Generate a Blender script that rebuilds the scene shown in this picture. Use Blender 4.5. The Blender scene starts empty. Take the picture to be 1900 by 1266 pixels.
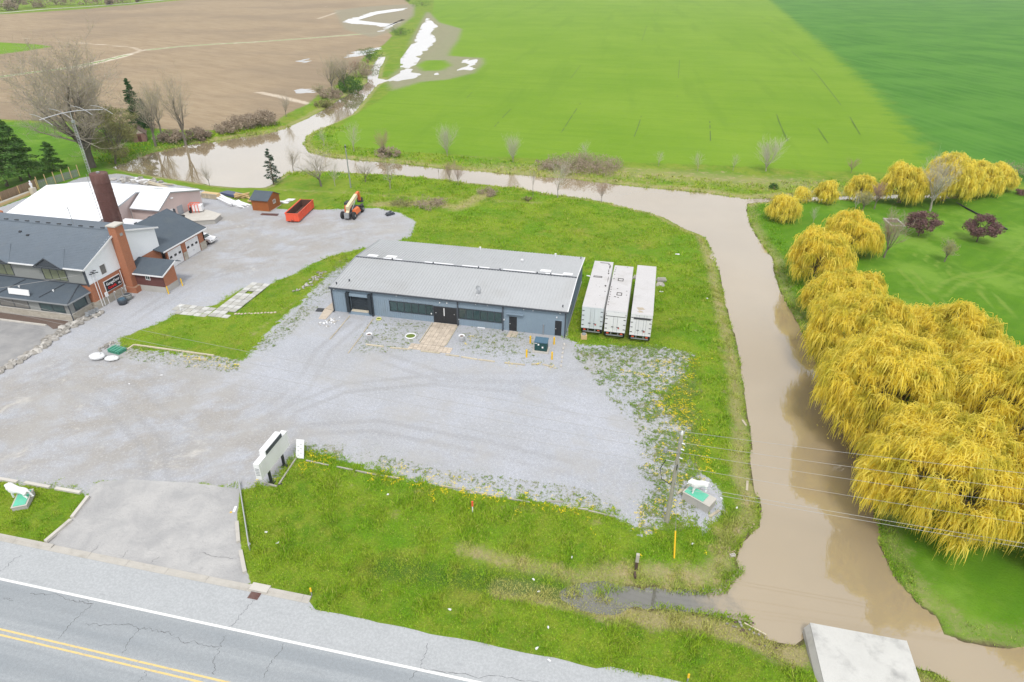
import bpy, bmesh, math, random
import numpy as np
from mathutils import Vector, Matrix
random.seed(7); RNG = np.random.default_rng(7)
SC = bpy.context.scene
COL = SC.collection
PI = math.pi; R = math.radians

# ------------------------------------------------------------------ camera, sky, sun, exposure
CAM_H = 42.0; PITCH = R(30.5); ROLL = R(.25); YAW = R(12.3); FPX = 1200.0
_F0 = Vector((-math.sin(YAW), math.cos(YAW), 0))
_R0 = Vector((math.cos(YAW), math.sin(YAW), 0))
_FW = _F0*math.cos(PITCH) - Vector((0, 0, 1))*math.sin(PITCH)
_UP = _F0*math.sin(PITCH) + Vector((0, 0, 1))*math.cos(PITCH)
_R1 = math.cos(ROLL)*_R0 + math.sin(ROLL)*_UP
_U1 = -math.sin(ROLL)*_R0 + math.cos(ROLL)*_UP
cam_d = bpy.data.cameras.new('camera'); cam = bpy.data.objects.new('camera', cam_d); COL.objects.link(cam)
cam_d.sensor_width = 36; cam_d.lens = 36*FPX/1900; cam_d.clip_start = .5; cam_d.clip_end = 9000
M4 = Matrix((_R1, _U1, -_FW)).transposed().to_4x4(); M4.translation = Vector((0, 0, CAM_H))
cam.matrix_world = M4; SC.camera = cam

wd = bpy.data.worlds.new('World'); SC.world = wd; wd.use_nodes = True
nt = wd.node_tree; nt.nodes.clear()
wo = nt.nodes.new('ShaderNodeOutputWorld'); bg = nt.nodes.new('ShaderNodeBackground')
sky = nt.nodes.new('ShaderNodeTexSky'); sky.sky_type = 'NISHITA'; sky.sun_disc = False
SUN_EL, SUN_AZ = R(56), R(168)          # azimuth measured from +Y towards +X
sky.sun_elevation = SUN_EL; sky.sun_rotation = SUN_AZ
tc = nt.nodes.new('ShaderNodeTexCoord'); mp = nt.nodes.new('ShaderNodeMapping'); mp.inputs['Scale'].default_value = (1, 1, 3)
nz = nt.nodes.new('ShaderNodeTexNoise'); nz.inputs['Scale'].default_value = 2.2; nz.inputs['Detail'].default_value = 7
rp = nt.nodes.new('ShaderNodeMapRange'); rp.inputs[1].default_value = .25; rp.inputs[2].default_value = .55
rp.inputs[3].default_value = .72; rp.inputs[4].default_value = .97
cl = nt.nodes.new('ShaderNodeMapRange'); cl.inputs[1].default_value = .3; cl.inputs[2].default_value = .7
cl.inputs[3].default_value = 7.2; cl.inputs[4].default_value = 9.4
nz2 = nt.nodes.new('ShaderNodeTexNoise'); nz2.inputs['Scale'].default_value = 4; nz2.inputs['Detail'].default_value = 6
cc = nt.nodes.new('ShaderNodeMixRGB'); cc.blend_type = 'MULTIPLY'; cc.inputs[0].default_value = 1; cc.inputs[2].default_value = (.985, .99, 1.0, 1)
mx = nt.nodes.new('ShaderNodeMixRGB')
L = nt.links.new
L(tc.outputs['Generated'], mp.inputs[0]); L(mp.outputs[0], nz.inputs[0]); L(mp.outputs[0], nz2.inputs[0])
L(nz.outputs[0], rp.inputs[0]); L(nz2.outputs[0], cl.inputs[0]); L(cl.outputs[0], cc.inputs[1])
L(rp.outputs[0], mx.inputs[0]); L(sky.outputs[0], mx.inputs[1]); L(cc.outputs[0], mx.inputs[2])
L(mx.outputs[0], bg.inputs[0]); bg.inputs[1].default_value = .1; L(bg.outputs[0], wo.inputs[0])

sl = bpy.data.lights.new('sun', 'SUN'); sl.energy = 1.7; sl.angle = R(13); sl.color = (1, .965, .91)
so = bpy.data.objects.new('sun', sl); COL.objects.link(so)
_sd = Vector((math.sin(SUN_AZ)*math.cos(SUN_EL), math.cos(SUN_AZ)*math.cos(SUN_EL), math.sin(SUN_EL)))
so.rotation_euler = _sd.to_track_quat('Z', 'Y').to_euler()
SC.view_settings.view_transform = 'Standard'; SC.view_settings.look = 'None'
SC.view_settings.gamma = 1; SC.view_settings.use_curve_mapping = False; SC.view_settings.exposure = .5
SC.render.engine = 'CYCLES'; SC.cycles.max_bounces = 6; SC.cycles.transparent_max_bounces = 8

# ------------------------------------------------------------------ survey helper: a point of the photograph taken back to height z of the place
def G(u, v, z=0.0):
    a = (u-950)/FPX; b = (633-v)/FPX
    d = a*_R1 + b*_U1 + _FW; t = (z-CAM_H)/d.z
    return Vector((d.x*t, d.y*t, z))
def proj_v(p):
    q = Vector(p) - Vector((0, 0, CAM_H)); return 633 - FPX*(q.dot(_U1))/(q.dot(_FW))
def height_for(p, vtop):
    lo, hi = 0., 38.
    for _ in range(24):
        m = (lo+hi)/2
        if proj_v((p.x, p.y, p.z+m)) > vtop: lo = m
        else: hi = m
    return lo

# ------------------------------------------------------------------ naming
def tag(o, label=None, cat=None, group=None, kind=None):
    if label: o['label'] = label
    if cat: o['category'] = cat
    if group: o['group'] = group
    if kind: o['kind'] = kind
    return o
OFF = {}
def thing(name, label, cat, loc=(0, 0, 0), rz=0, group=None, world=False):
    """an Empty at the base of a thing; world=True: its parts are modelled in site coordinates"""
    o = bpy.data.objects.new(name, None); COL.objects.link(o); o.empty_display_size = .3
    o.location = loc; o.rotation_euler = (0, 0, rz)
    if world: OFF[o.name] = -Vector(loc)
    return tag(o, label, cat, group)
def link(name, me, parent=None, top=None):
    o = bpy.data.objects.new(name, me); COL.objects.link(o)
    if parent is not None:
        o.parent = parent
        if parent.name in OFF: o.location = OFF[parent.name]
    return o
def copy_thing(src, loc, rz=None, scale=None, label=None):
    r = src.copy(); COL.objects.link(r); r.location = loc
    if rz is not None: r.rotation_euler = (0, 0, rz)
    if scale is not None: r.scale = (scale, scale, scale) if not hasattr(scale, '__len__') else scale
    if label: r['label'] = label
    for ch in list(src.children):
        c = ch.copy(); COL.objects.link(c); c.parent = r
        for g in list(ch.children):
            d = g.copy(); COL.objects.link(d); d.parent = c
    return r

# ------------------------------------------------------------------ mesh builders
class MB:
    def __init__(s): s.v = []; s.f = []; s.m = []; s.mi = 0
    def add(s, vs, fs):
        n = len(s.v); s.v += [tuple(p) for p in vs]
        for f in fs: s.f.append([i+n for i in f]); s.m.append(s.mi)
        return s
    def box(s, x0, x1, y0, y1, z0, z1):
        return s.add([(x0,y0,z0),(x1,y0,z0),(x1,y1,z0),(x0,y1,z0),(x0,y0,z1),(x1,y0,z1),(x1,y1,z1),(x0,y1,z1)],
              [(3,2,1,0),(4,5,6,7),(0,1,5,4),(1,2,6,5),(2,3,7,6),(3,0,4,7)])
    def cbox(s, c, d, rz=0, rx=0, ry=0):
        from mathutils import Euler
        m = Euler((rx, ry, rz)).to_matrix(); h = Vector(d)/2; c = Vector(c)
        vs = [c + m @ Vector((sx*h.x, sy*h.y, sz*h.z)) for sz in (-1, 1) for sx, sy in ((-1,-1),(1,-1),(1,1),(-1,1))]
        return s.add(vs, [(3,2,1,0),(4,5,6,7),(0,1,5,4),(1,2,6,5),(2,3,7,6),(3,0,4,7)])
    def prism(s, poly, z0, z1):
        n = len(poly); b = [(x, y, z0) for x, y in poly]; t = [(x, y, z1) for x, y in poly]
        return s.add(b+t, [list(range(n))[::-1], list(range(n, 2*n))] + [(i, (i+1) % n, n+(i+1) % n, n+i) for i in range(n)])
    def slab(s, pts, th=.12, d=(0, 0, -1)):
        """a flat polygon given thickness th along d"""
        n = len(pts); d = Vector(d)*th; a = [Vector(p) for p in pts]; b = [p+d for p in a]
        return s.add(a+b, [list(range(n)), list(range(n, 2*n))[::-1]] + [((i+1) % n, i, n+i, n+(i+1) % n) for i in range(n)])
    def tube(s, pts, r, n=6, r1=None, cap=True):
        pts = [Vector(p) for p in pts]; k = len(pts); rings = []
        for i, p in enumerate(pts):
            t = (pts[min(i+1, k-1)] - pts[max(i-1, 0)]).normalized()
            u = t.orthogonal().normalized() if abs(t.z) < .99 else Vector((1, 0, 0))
            if abs(t.z) < .99: u = t.cross(Vector((0, 0, 1))).normalized()
            w = t.cross(u); rr = r if r1 is None else r + (r1-r)*i/(k-1)
            rings.append([p + rr*(math.cos(2*PI*j/n)*u + math.sin(2*PI*j/n)*w) for j in range(n)])
        fs = [(i*n+j, i*n+(j+1) % n, (i+1)*n+(j+1) % n, (i+1)*n+j) for i in range(k-1) for j in range(n)]
        if cap: fs += [list(range(n))[::-1], list(range((k-1)*n, k*n))]
        return s.add([q for g in rings for q in g], fs)
    def lathe(s, prof, c=(0, 0, 0), n=16):
        """prof: (radius, z) upwards"""
        c = Vector(c); vs = [c + Vector((r*math.cos(2*PI*j/n), r*math.sin(2*PI*j/n), z)) for r, z in prof for j in range(n)]; k = len(prof)
        fs = [(i*n+j, i*n+(j+1) % n, (i+1)*n+(j+1) % n, (i+1)*n+j) for i in range(k-1) for j in range(n)]
        fs += [list(range(n))[::-1], list(range((k-1)*n, k*n))]
        return s.add(vs, fs)
    def blob(s, c, d, n=7, k=5, jit=.15, seed=None):
        rg = random.Random(seed if seed is not None else random.random()); c = Vector(c); vs = []
        for i in range(k+1):
            ph = PI*i/k
            for j in range(n):
                th = 2*PI*j/n; q = 1+rg.uniform(-jit, jit)
                vs.append(c + Vector((d[0]/2*math.sin(ph)*math.cos(th)*q, d[1]/2*math.sin(ph)*math.sin(th)*q, -d[2]/2*math.cos(ph)*q)))
        fs = [(i*n+j, i*n+(j+1) % n, (i+1)*n+(j+1) % n, (i+1)*n+j) for i in range(k) for j in range(n)]
        return s.add(vs, fs)
    def mesh(s, name, mats, smooth=False):
        me = bpy.data.meshes.new(name); me.from_pydata(s.v, [], s.f)
        for m in (mats if isinstance(mats, (list, tuple)) else [mats]): me.materials.append(m)
        if any(s.m): me.polygons.foreach_set('material_index', s.m)
        if smooth: me.polygons.foreach_set('use_smooth', [True]*len(s.f))
        me.update(); return me
    def build(s, name, mats, parent=None, smooth=False): return link(name, s.mesh(name, mats, smooth), parent)

def np_mesh(name, V, F, mat, attrs=None, smooth=False):
    """V (n,3), F (m,k) arrays straight into a mesh"""
    V = np.asarray(V, np.float32); F = np.asarray(F, np.int32); k = F.shape[1]
    me = bpy.data.meshes.new(name); me.vertices.add(len(V)); me.vertices.foreach_set('co', V.ravel())
    me.loops.add(F.size); me.loops.foreach_set('vertex_index', F.ravel())
    me.polygons.add(len(F)); me.polygons.foreach_set('loop_start', np.arange(0, F.size, k, dtype=np.int32))
    for m in (mat if isinstance(mat, (list, tuple)) else [mat]): me.materials.append(m)
    if smooth: me.polygons.foreach_set('use_smooth', np.ones(len(F), bool))
    me.update(calc_edges=True)
    for n_, a in (attrs or {}).items():
        at = me.attributes.new(n_, 'FLOAT', 'POINT'); at.data.foreach_set('value', np.asarray(a, np.float32))
    return me

# ------------------------------------------------------------------ node shorthand
class NT:
    def __init__(s, name):
        s.m = bpy.data.materials.new(name); s.m.use_nodes = True; s.t = s.m.node_tree
        s.b = s.t.nodes['Principled BSDF']; s.pos = None
    def n(s, t, **k):
        x = s.t.nodes.new(t)
        for a, b in k.items(): setattr(x, a, b)
        return x
    def put(s, sock, v):
        if isinstance(v, bpy.types.NodeSocket): s.t.links.new(v, sock)
        elif v is not None:
            if hasattr(v, '__len__') and len(v) == 3 and len(sock.default_value) == 4: v = (*v, 1)
            sock.default_value = v
    def P(s, sc=(1, 1, 1), rz=0):
        if s.pos is None: s.pos = s.n('ShaderNodeNewGeometry').outputs['Position']
        if sc == (1, 1, 1) and rz == 0: return s.pos
        m = s.n('ShaderNodeMapping'); m.vector_type = 'TEXTURE' if False else 'POINT'
        m.inputs['Rotation'].default_value = (0, 0, rz); m.inputs['Scale'].default_value = sc
        if rz:
            m0 = s.n('ShaderNodeMapping'); m0.inputs['Rotation'].default_value = (0, 0, rz); s.put(m0.inputs[0], s.pos)
            m.inputs['Rotation'].default_value = (0, 0, 0); s.put(m.inputs[0], m0.outputs[0])
        else: s.put(m.inputs[0], s.pos)
        return m.outputs[0]
    def noise(s, scale, detail=4, rough=.55, vec=None, dist=0):
        x = s.n('ShaderNodeTexNoise'); x.inputs['Scale'].default_value = scale; x.inputs['Detail'].default_value = detail
        x.inputs['Roughness'].default_value = rough; x.inputs['Distortion'].default_value = dist
        s.put(x.inputs['Vector'], vec if vec is not None else s.P()); return x.outputs[0]
    def vor(s, scale, feature='F1', vec=None, out='Distance'):
        x = s.n('ShaderNodeTexVoronoi'); x.feature = feature; x.inputs['Scale'].default_value = scale
        s.put(x.inputs['Vector'], vec if vec is not None else s.P()); return x.outputs[out]
    def ma(s, op, a, b=None, c=None):
        x = s.n('ShaderNodeMath', operation=op); s.put(x.inputs[0], a); s.put(x.inputs[1], b)
        if c is not None: s.put(x.inputs[2], c)
        return x.outputs[0]
    def mr(s, v, a, b, c=0., d=1., smooth=True):
        x = s.n('ShaderNodeMapRange'); x.interpolation_type = 'SMOOTHSTEP' if smooth else 'LINEAR'
        for i, q in enumerate((v, a, b, c, d)): s.put(x.inputs[i], q)
        return x.outputs[0]
    def mix(s, f, a, b, mode='MIX'):
        x = s.n('ShaderNodeMixRGB', blend_type=mode); s.put(x.inputs[0], f); s.put(x.inputs[1], a); s.put(x.inputs[2], b); return x.outputs[0]
    def attr(s, name):
        x = s.n('ShaderNodeAttribute'); x.attribute_name = name; return x.outputs['Fac']
    def rnd(s): return s.n('ShaderNodeNewGeometry').outputs['Random Per Island']
    def orand(s): return s.n('ShaderNodeObjectInfo').outputs['Random']
    def bump(s, h, dist=.02, strength=1):
        x = s.n('ShaderNodeBump'); x.inputs['Distance'].default_value = dist; x.inputs['Strength'].default_value = strength
        s.put(x.inputs['Height'], h); s.put(s.b.inputs['Normal'], x.outputs[0])
    def out(s, col, rough=.85, metal=0, spec=.5):
        s.put(s.b.inputs['Base Color'], col); s.put(s.b.inputs['Roughness'], rough); s.put(s.b.inputs['Metallic'], metal)
        s.put(s.b.inputs['Specular IOR Level'], spec); return s.m
def mul(c, k): return tuple(min(1, x*k) for x in c)
def pm(name, col, rough=.8, var=.16, scale=1.5, metal=0, dirt=None, dirt_amt=.3, spec=.4, bump=0, orand=0):
    """painted / raw surface: broad tonal drift, fine grain, optional dirt in blotches and streaks"""
    t = NT(name)
    c = t.mix(t.noise(scale, 5), mul(col, 1-var), mul(col, 1+var))
    c = t.mix(t.mr(t.noise(scale*14, 3), .3, .7, 0, .35*var*4), c, mul(col, .7))
    if dirt:
        d = t.mr(t.noise(scale*.7, 6, .65, t.P((1, 1, .35))), .48, .75, 0, dirt_amt); c = t.mix(d, c, dirt)
    if orand: c = t.mix(t.mr(t.orand(), 0, 1, 0, orand, False), c, mul(col, .45))
    m = t.out(c, t.mr(t.noise(scale*5, 3), .3, .7, max(.02, rough-.1), min(1, rough+.1)), metal, spec)
    if bump: t.bump(t.noise(scale*10, 4), bump)
    return m
# ------------------------------------------------------------------ the ground: outlines taken off the photograph, then one height field cut by land use
def W2(pts, z=0.0): return np.array([tuple(G(u, v, z))[:2] for u, v in pts])
WATER = -.7
RIVER = W2([(211,311),(253,295),(290,282),(354,268),(394,264),(440,256),(480,250),(506,246),(535,238),(562,225.6),(594,209),(632,185),(655,172),(683,154),
 (684,140),(691,126),(709,100),(714,107),(703,129),(700,146),(723,149),(700,157),(688,168),(675,185),(653,212),(630,223),(610,231),(585,242),(567,252),(561,268),
 (570,282),(600,291),(648,297),(702,301),(755,306),(809,313),(863,317),(929,323),(995,328),(1060,333),(1100,338),(1200,350),(1300,358),(1380,370),
 (1425,369),(1530,366),(1665,362),(1756,362),(1756,367),(1665,368),(1530,371),(1425,374),(1384,377),
 (1384,398),(1395,428),(1412,455),(1431,479),(1437,515),(1449,548),(1473,590),(1503,650),(1531,718),(1564,786),(1597,844),(1612,889),(1617,943),
 (1630,1012),(1655,1070),(1697,1117),(1734,1146),(1749,1179),(1790,1194),(1845,1202),(1900,1211),(2000,1225),(2200,1240),(2500,1300),
 (2400,1400),(2100,1350),(1900,1282),(1790,1263),(1734,1246),(1705,1236),(1600,1215),(1495,1182),(1478,1194),(1439,1190),(1406,1168),(1384,1148),(1345,1146),(1310,1139),(1274,1134),
 (1224,1126),(1200,1130),(1177,1123),(1150,1124),(1132,1115),(1112,1112),(1095,1104),(1112,1099),(1128,1092),(1150,1094),(1175,1089),(1192,1094),(1215,1091),(1240,1097),(1274,1097),(1340,1097),(1352,1076),(1373,1060),(1368,1036),
 (1380,1006),(1412,978),(1415,960),(1412,925),(1400,902),(1394,861),(1398,816),(1396,795),(1387,770),(1385,720),(1372,650),(1358,600),(1347,560),(1338,510),
 (1326,470),(1310,440),(1272,425),(1230,402),(1190,391),(1130,376),(1060,365),(1014,360),(962,348),(916,344),(864,338),(799,330),(734,325),(688,323),
 (642,320),(603,317),(544,318),(518,328),(492,348),(440,348),(404,345),(328,333),(278,325),(235,317)], WATER)
P_LOT = W2([(-500,885),(0,893),(75,902),(150,912),(165,925),(180,893),(380,898),(443,908),(470,905),(480,898),(500,903),(548,848),(562,830),(620,850),
 (720,878),(800,900),(880,915),(1000,930),(1090,942),(1150,962),(1200,990),(1255,960),(1300,985),(1345,950),(1335,905),(1302,880),(1262,845),(1280,790),(1245,765),(1225,730),
 (1265,705),(1284,655),(1225,645),(1075,640),(1052,627),(1045,560),(695,462),(690,470),(653,482),(638,494),(613,507),(583,535),(560,560),(532,583),(512,603),(492,623),(476,642),(450,670),
 (400,662),(330,656),(222,645),(222,628),(300,597),(335,578),(400,566),(452,534),(500,528),(517,520),(550,507),(580,489),(618,474),(666,462),(700,458),(762,440),(772,412),(745,396),(700,386),(640,388),(560,390),(480,386),
 (420,366),(365,350),(300,338),(220,322),(150,330),(0,385),(-500,520)])
P_PARK = W2([(-500,600),(0,574),(60,583),(112,592),(128,606),(118,622),(60,648),(0,684),(-500,850)])
P_APR = W2([(160,930),(168,905),(185,893),(250,890),(380,898),(446,909),(440,960),(450,1040),(466,1082),(440,1088),(300,1058),(180,1030),(82,1013),(130,965)])
P_PLOW = W2([(-900,35),(0,27),(160,17),(312,2),(500,-8),(742,-12),(766,16),(757,35),(715,54),(728,67),(712,83),(675,107),(640,150),(595,172),(572,192),(530,212),(511,226),
 (470,235),(414,243),(328,242),(265,236),(200,226),(45,224),(0,222),(-900,260)])
P_WHEAT = W2([(806,-12),(804,16),(800,32),(817,48),(835,60),(812,90),(760,130),(745,150),(728,166),(702,188),(659,212),(622,240),(614,258),(634,272),(675,276),(712,279),(809,284),(903,291),(968,293),
 (1137,301),(1374,309),(1532,317),(1742,322),(2600,340),(2600,200),(2600,-30),(1400,-12)])
P_GREEN = W2([(1418,-12),(1437,5),(1495,53),(1540,90),(1584,126),(1625,163),(1663,200),(1721,263),(1760,318),(1820,330),(2600,340),(2600,-30)])
P_LAWN = W2([(1384,377),(1530,371),(1756,367),(1900,350),(2600,360),(2600,1200),(1900,1211),(1845,1202),(1790,1194),(1749,1170),(1697,1100),(1670,1060),(1640,1000),(1634,943),(1628,889),
 (1612,844),(1580,786),(1550,721),(1520,655),(1490,593),(1465,548),(1450,515),(1445,479),(1425,450),(1400,410)])
P_LEFTLAWN = W2([(-900,262),(0,226),(45,228),(200,230),(265,240),(328,246),(354,262),(253,290),(205,311),(235,320),(328,338),(370,346),(300,338),(220,322),(150,330),(0,400),(-900,600)])
P_WEDGE = W2([(-400,60),(0,79),(60,82),(98,87),(60,93),(0,101),(-400,120)])
P_BERM = W2([(222,645),(222,628),(300,597),(335,580),(420,592),(440,560),(480,545),(500,528),(517,520),(550,507),(580,489),(618,474),(666,462),(690,470),(653,482),(638,494),(613,507),(583,535),(560,560),(532,583),(512,603),(492,623),(476,642),(450,670),(400,662),(330,656)])
P_POOL = [W2(p) for p in (
 [(793,32),(812,50),(798,62),(809,75),(782,102),(763,131),(785,134),(769,142),(728,149),(722,145),(745,132),(747,107),(769,78),(782,48)],
 [(634,40),(659,32),(696,21),(755,15),(752,19),(702,27),(675,37),(702,41),(723,43),(750,34),(763,20),(761,27),(728,51),(702,62),(697,59),(712,50),(680,46),(648,44)],
 [(645,106),(661,97),(691,89),(716,86),(700,94),(672,103)], [(549,113),(566,107),(583,106),(575,112),(560,116)],
 [(862,112),(880,108),(893,112),(884,124),(868,131),(850,134),(858,124)], [(538,168),(560,163),(582,170),(570,176),(548,174)], [(806,128),(820,126),(818,140),(800,142)])]
P_MUD = [W2([(793,20),(815,42),(857,54),(850,75),(836,94),(832,104),(895,108),(897,118),(879,136),(830,148),(782,152),(728,168),(716,150),(745,125),(765,70)]),
         W2([(620,20),(700,10),(770,8),(768,30),(730,58),(690,70),(640,55)])]
P_ISLAND = W2([(772,121),(790,112),(825,112),(838,121),(820,131),(785,132)])
DITCH = W2([(708,1050),(800,1062),(900,1072),(1000,1085),(1107,1103)])
def sdf(poly, X, Y, lim=25.):
    """metres inside (+) / outside (-) of a polygon, clipped to lim"""
    sh = X.shape; x = X.ravel(); y = Y.ravel(); out = np.full(x.shape, -lim)
    mn = poly.min(0)-lim; mx_ = poly.max(0)+lim
    idx = np.nonzero((x > mn[0]) & (x < mx_[0]) & (y > mn[1]) & (y < mx_[1]))[0]
    if len(idx) == 0: return out.reshape(sh)
    px = x[idx]; py = y[idx]; d2 = np.full(px.shape, 1e18); ins = np.zeros(px.shape, bool); n = len(poly)
    for i in range(n):
        ax, ay = poly[i]; bx, by = poly[(i+1) % n]; ex, ey = bx-ax, by-ay; L2 = ex*ex+ey*ey+1e-12
        t = np.clip(((px-ax)*ex+(py-ay)*ey)/L2, 0, 1)
        d2 = np.minimum(d2, (px-ax-t*ex)**2+(py-ay-t*ey)**2)
        if ay != by: ins ^= ((ay > py) != (by > py)) & (px < ex*(py-ay)/(by-ay)+ax)
    out[idx] = np.where(ins, 1, -1)*np.minimum(np.sqrt(d2), lim)
    return out.reshape(sh)
def dline(poly, X, Y):
    d2 = np.full(X.shape, 1e18)
    for i in range(len(poly)-1):
        ax, ay = poly[i]; bx, by = poly[i+1]; ex, ey = bx-ax, by-ay
        t = np.clip(((X-ax)*ex+(Y-ay)*ey)/(ex*ex+ey*ey), 0, 1); d2 = np.minimum(d2, (X-ax-t*ex)**2+(Y-ay-t*ey)**2)
    return np.sqrt(d2)
_hs = np.random.default_rng(3).random((256, 256))
def vnoise(X, Y, s):
    x = np.asarray(X)*s; y = np.asarray(Y)*s; xi = np.floor(x).astype(int); yi = np.floor(y).astype(int); fx = x-xi; fy = y-yi
    fx = fx*fx*(3-2*fx); fy = fy*fy*(3-2*fy); h = lambda a, b: _hs[a % 256, b % 256]
    return (h(xi, yi)*(1-fx)+h(xi+1, yi)*fx)*(1-fy)+(h(xi, yi+1)*(1-fx)+h(xi+1, yi+1)*fx)*fy
def fbm(X, Y, s, o=4):
    return sum(vnoise(X+i*31.7, Y-i*17.3, s*2**i)*.5**i for i in range(o))/sum(.5**i for i in range(o))
def sstep(x, a, b):
    t = np.clip((x-a)/(b-a), 0, 1); return t*t*(3-2*t)
def terrain(X, Y, dr, dl):
    """dr: metres outside the river, dl: metres inside the yard"""
    wob = (fbm(X, Y, .35, 3)-.5)*1.1
    d = dr + wob*np.clip(dr+2, 0, 1.0)
    z = WATER*(1-sstep(d, 0, 3.6)); z = np.where(dr < 0, WATER+np.maximum(dr*.45, -1.3), z)
    z -= (.33+.25*sstep(X, -14, -2))*np.exp(-(dline(DITCH, X, Y)/1.5)**2)*(Y < 60)
    rough = np.clip(-dl, 0, 2)/2*np.clip(dr, 0, 3)/3
    near = (Y > 29.5)
    z += rough*near*((fbm(X, Y, .45, 4)-.5)*.34 + (fbm(X, Y, .05, 2)-.5)*.5)
    z -= .18*sstep(-Y, -28.8, -26)*0
    return z
def river_d(X, Y): return -sdf(RIVER, X, Y)
def ground_z(x, y):
    X = np.atleast_1d(np.asarray(x, float)); Y = np.atleast_1d(np.asarray(y, float))
    return terrain(X, Y, river_d(X, Y), sdf(P_LOT, X, Y))
def gz(x, y): return float(ground_z(x, y)[0])
def GP(u, v):
    """a point of the photograph brought down on the terrain"""
    p = G(u, v)
    for _ in range(3): z = gz(p.x, p.y); p = G(u, v, max(z, WATER))
    return p

def lines(segs):
    out = []
    for a, b, st in segs: out += list(np.arange(a, b, st))
    return np.array(out)
gx = np.concatenate([-np.geomspace(140, 4200, 42)[::-1], lines([(-139, -76, 1.2), (-76, 42, .42), (42, 92, 1.0)]), np.geomspace(92, 4200, 46)])
gy = np.concatenate([-np.geomspace(8, 900, 14)[::-1], lines([(-6, 18, 3), (18, 30, .6), (30, 104, .42), (104, 165, .8), (165, 300, 2.0), (300, 640, 4)]), np.geomspace(644, 6500, 34)])
# finer columns where the flood water lies
gx = np.sort(np.concatenate([gx, np.arange(-330, -141, 2.6)]))
GX, GY = np.meshgrid(gx, gy, indexing='ij')
dR = river_d(GX, GY); dL = sdf(P_LOT, GX, GY)
Z = terrain(GX, GY, dR, dL)
dPool = np.max([sdf(p, GX, GY)-(0 if i_ == 0 else 1.2) for i_, p in enumerate(P_POOL)], axis=0)
POOLZ = -.06
Z = np.where(dPool > -3, np.minimum(Z, POOLZ + .05 - .09*np.clip(dPool, -.8, 3) + (fbm(GX, GY, .22, 4)-.5)*.5*np.clip(dPool+3, 0, 1)), Z)
Z += np.clip((GY-700)/4000, 0, 1)*(fbm(GX, GY, .0012, 3)-.5)*30
Z = np.where((GY > 222) & (dR > 4) & (dPool < -3), np.maximum(Z, .02), Z)
dAp = sdf(P_APR, GX, GY); dPk = sdf(P_PARK, GX, GY); dPl = sdf(P_PLOW, GX, GY); dWh = sdf(P_WHEAT, GX, GY); dGr = sdf(P_GREEN, GX, GY)
dLw = np.maximum(sdf(P_LAWN, GX, GY), sdf(P_LEFTLAWN, GX, GY)); dBm = sdf(P_BERM, GX, GY); dWg = sdf(P_WEDGE, GX, GY)
dMd = np.max([sdf(p, GX, GY) for p in P_MUD], axis=0); dIs = sdf(P_ISLAND, GX, GY); dMd = np.minimum(dMd, -dIs)
dPl = np.minimum(dPl, -dWg); dWh = np.minimum(dWh, -dGr)
# grass strips through the ploughed field
strips = [W2([(-60,150),(0,143),(60,135),(130,126),(190,114),(240,101)]), W2([(270,94),(330,87),(400,82),(480,78),(600,69),(705,61)])]
dSt = np.minimum(*[dline(s_, GX, GY) for s_ in strips])
pale = [W2([(-40,66),(30,70),(150,80),(245,88),(262,95),(225,107),(130,131)]), W2([(590,35),(630,22),(600,10),(690,0)]), W2([(480,172),(520,180),(590,196)])]
dPale = np.min([dline(s_, GX, GY) for s_ in pale], axis=0)
dDt = dline(DITCH, GX, GY)
def dryness(X, Y, dr):
    far = (Y > 100)
    a = np.exp(-((dr-1.3)/1.6)**2)*.85
    rt = W2([(930,1085),(1010,1100),(1080,1110),(1180,1135),(1290,1148),(1400,1180),(1480,1205)]); b = np.exp(-(dline(rt, X, Y)/1.25)**2)*1.4
    c = np.exp(-(dline(W2([(1780,1160),(1850,1185),(1960,1210)]), X, Y)/1.1)**2)*.9
    e = np.exp(-(dline(W2([(540,1145),(640,1190),(760,1200),(900,1235),(1060,1262)]), X, Y)/.8)**2)*.85
    f = np.exp(-(dline(W2([(520,865),(720,900),(980,950),(1180,985)]), X, Y)/2.6)**2)*.4
    g = np.exp(-(dline(W2([(900,312),(1000,316),(1140,320),(1300,330),(1520,345)]), X, Y)/9)**2)*.75
    v_ = np.exp(-(dline(W2([(860,1015),(960,1045),(1040,1062),(1120,1072),(1290,1078)]), X, Y)/1.3)**2)*.8; v2 = np.exp(-(dline(W2([(600,880),(640,925),(760,960),(820,1010)]), X, Y)/1.1)**2)*.45
    h = np.exp(-(dline(W2([(480,348),(700,362),(900,372),(1000,375)]), X, Y)/1.8)**2)*.6
    h2 = np.exp(-(dline(W2([(700,378),(800,376),(850,385),(905,358)]), X, Y)/2.8)**2)*.9
    k = np.exp(-(dline(W2([(700,295),(860,290),(1000,300)]), X, Y)/1.6)**2)*.5
    m = np.exp(-(dline(W2([(640,480),(600,508),(560,545),(530,575),(470,620)]), X, Y)/1.0)**2)*.5
    n = np.exp(-(dline(W2([(1215,560),(1240,600),(1340,620),(1370,700),(1390,900)]), X, Y)/2.0)**2)*.35
    return np.clip(np.max([a, b, c, e, f, g, h, h2, k, m, n, v_, v2], axis=0), 0, 1)
DRY = dryness(GX, GY, dR)
def twin(pts, g=.9):
    q = W2(pts); d = np.gradient(q, axis=0); d /= np.linalg.norm(d, axis=1, keepdims=True); n = np.stack([-d[:, 1], d[:, 0]], -1)*g; return [q+n, q-n]
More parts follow.
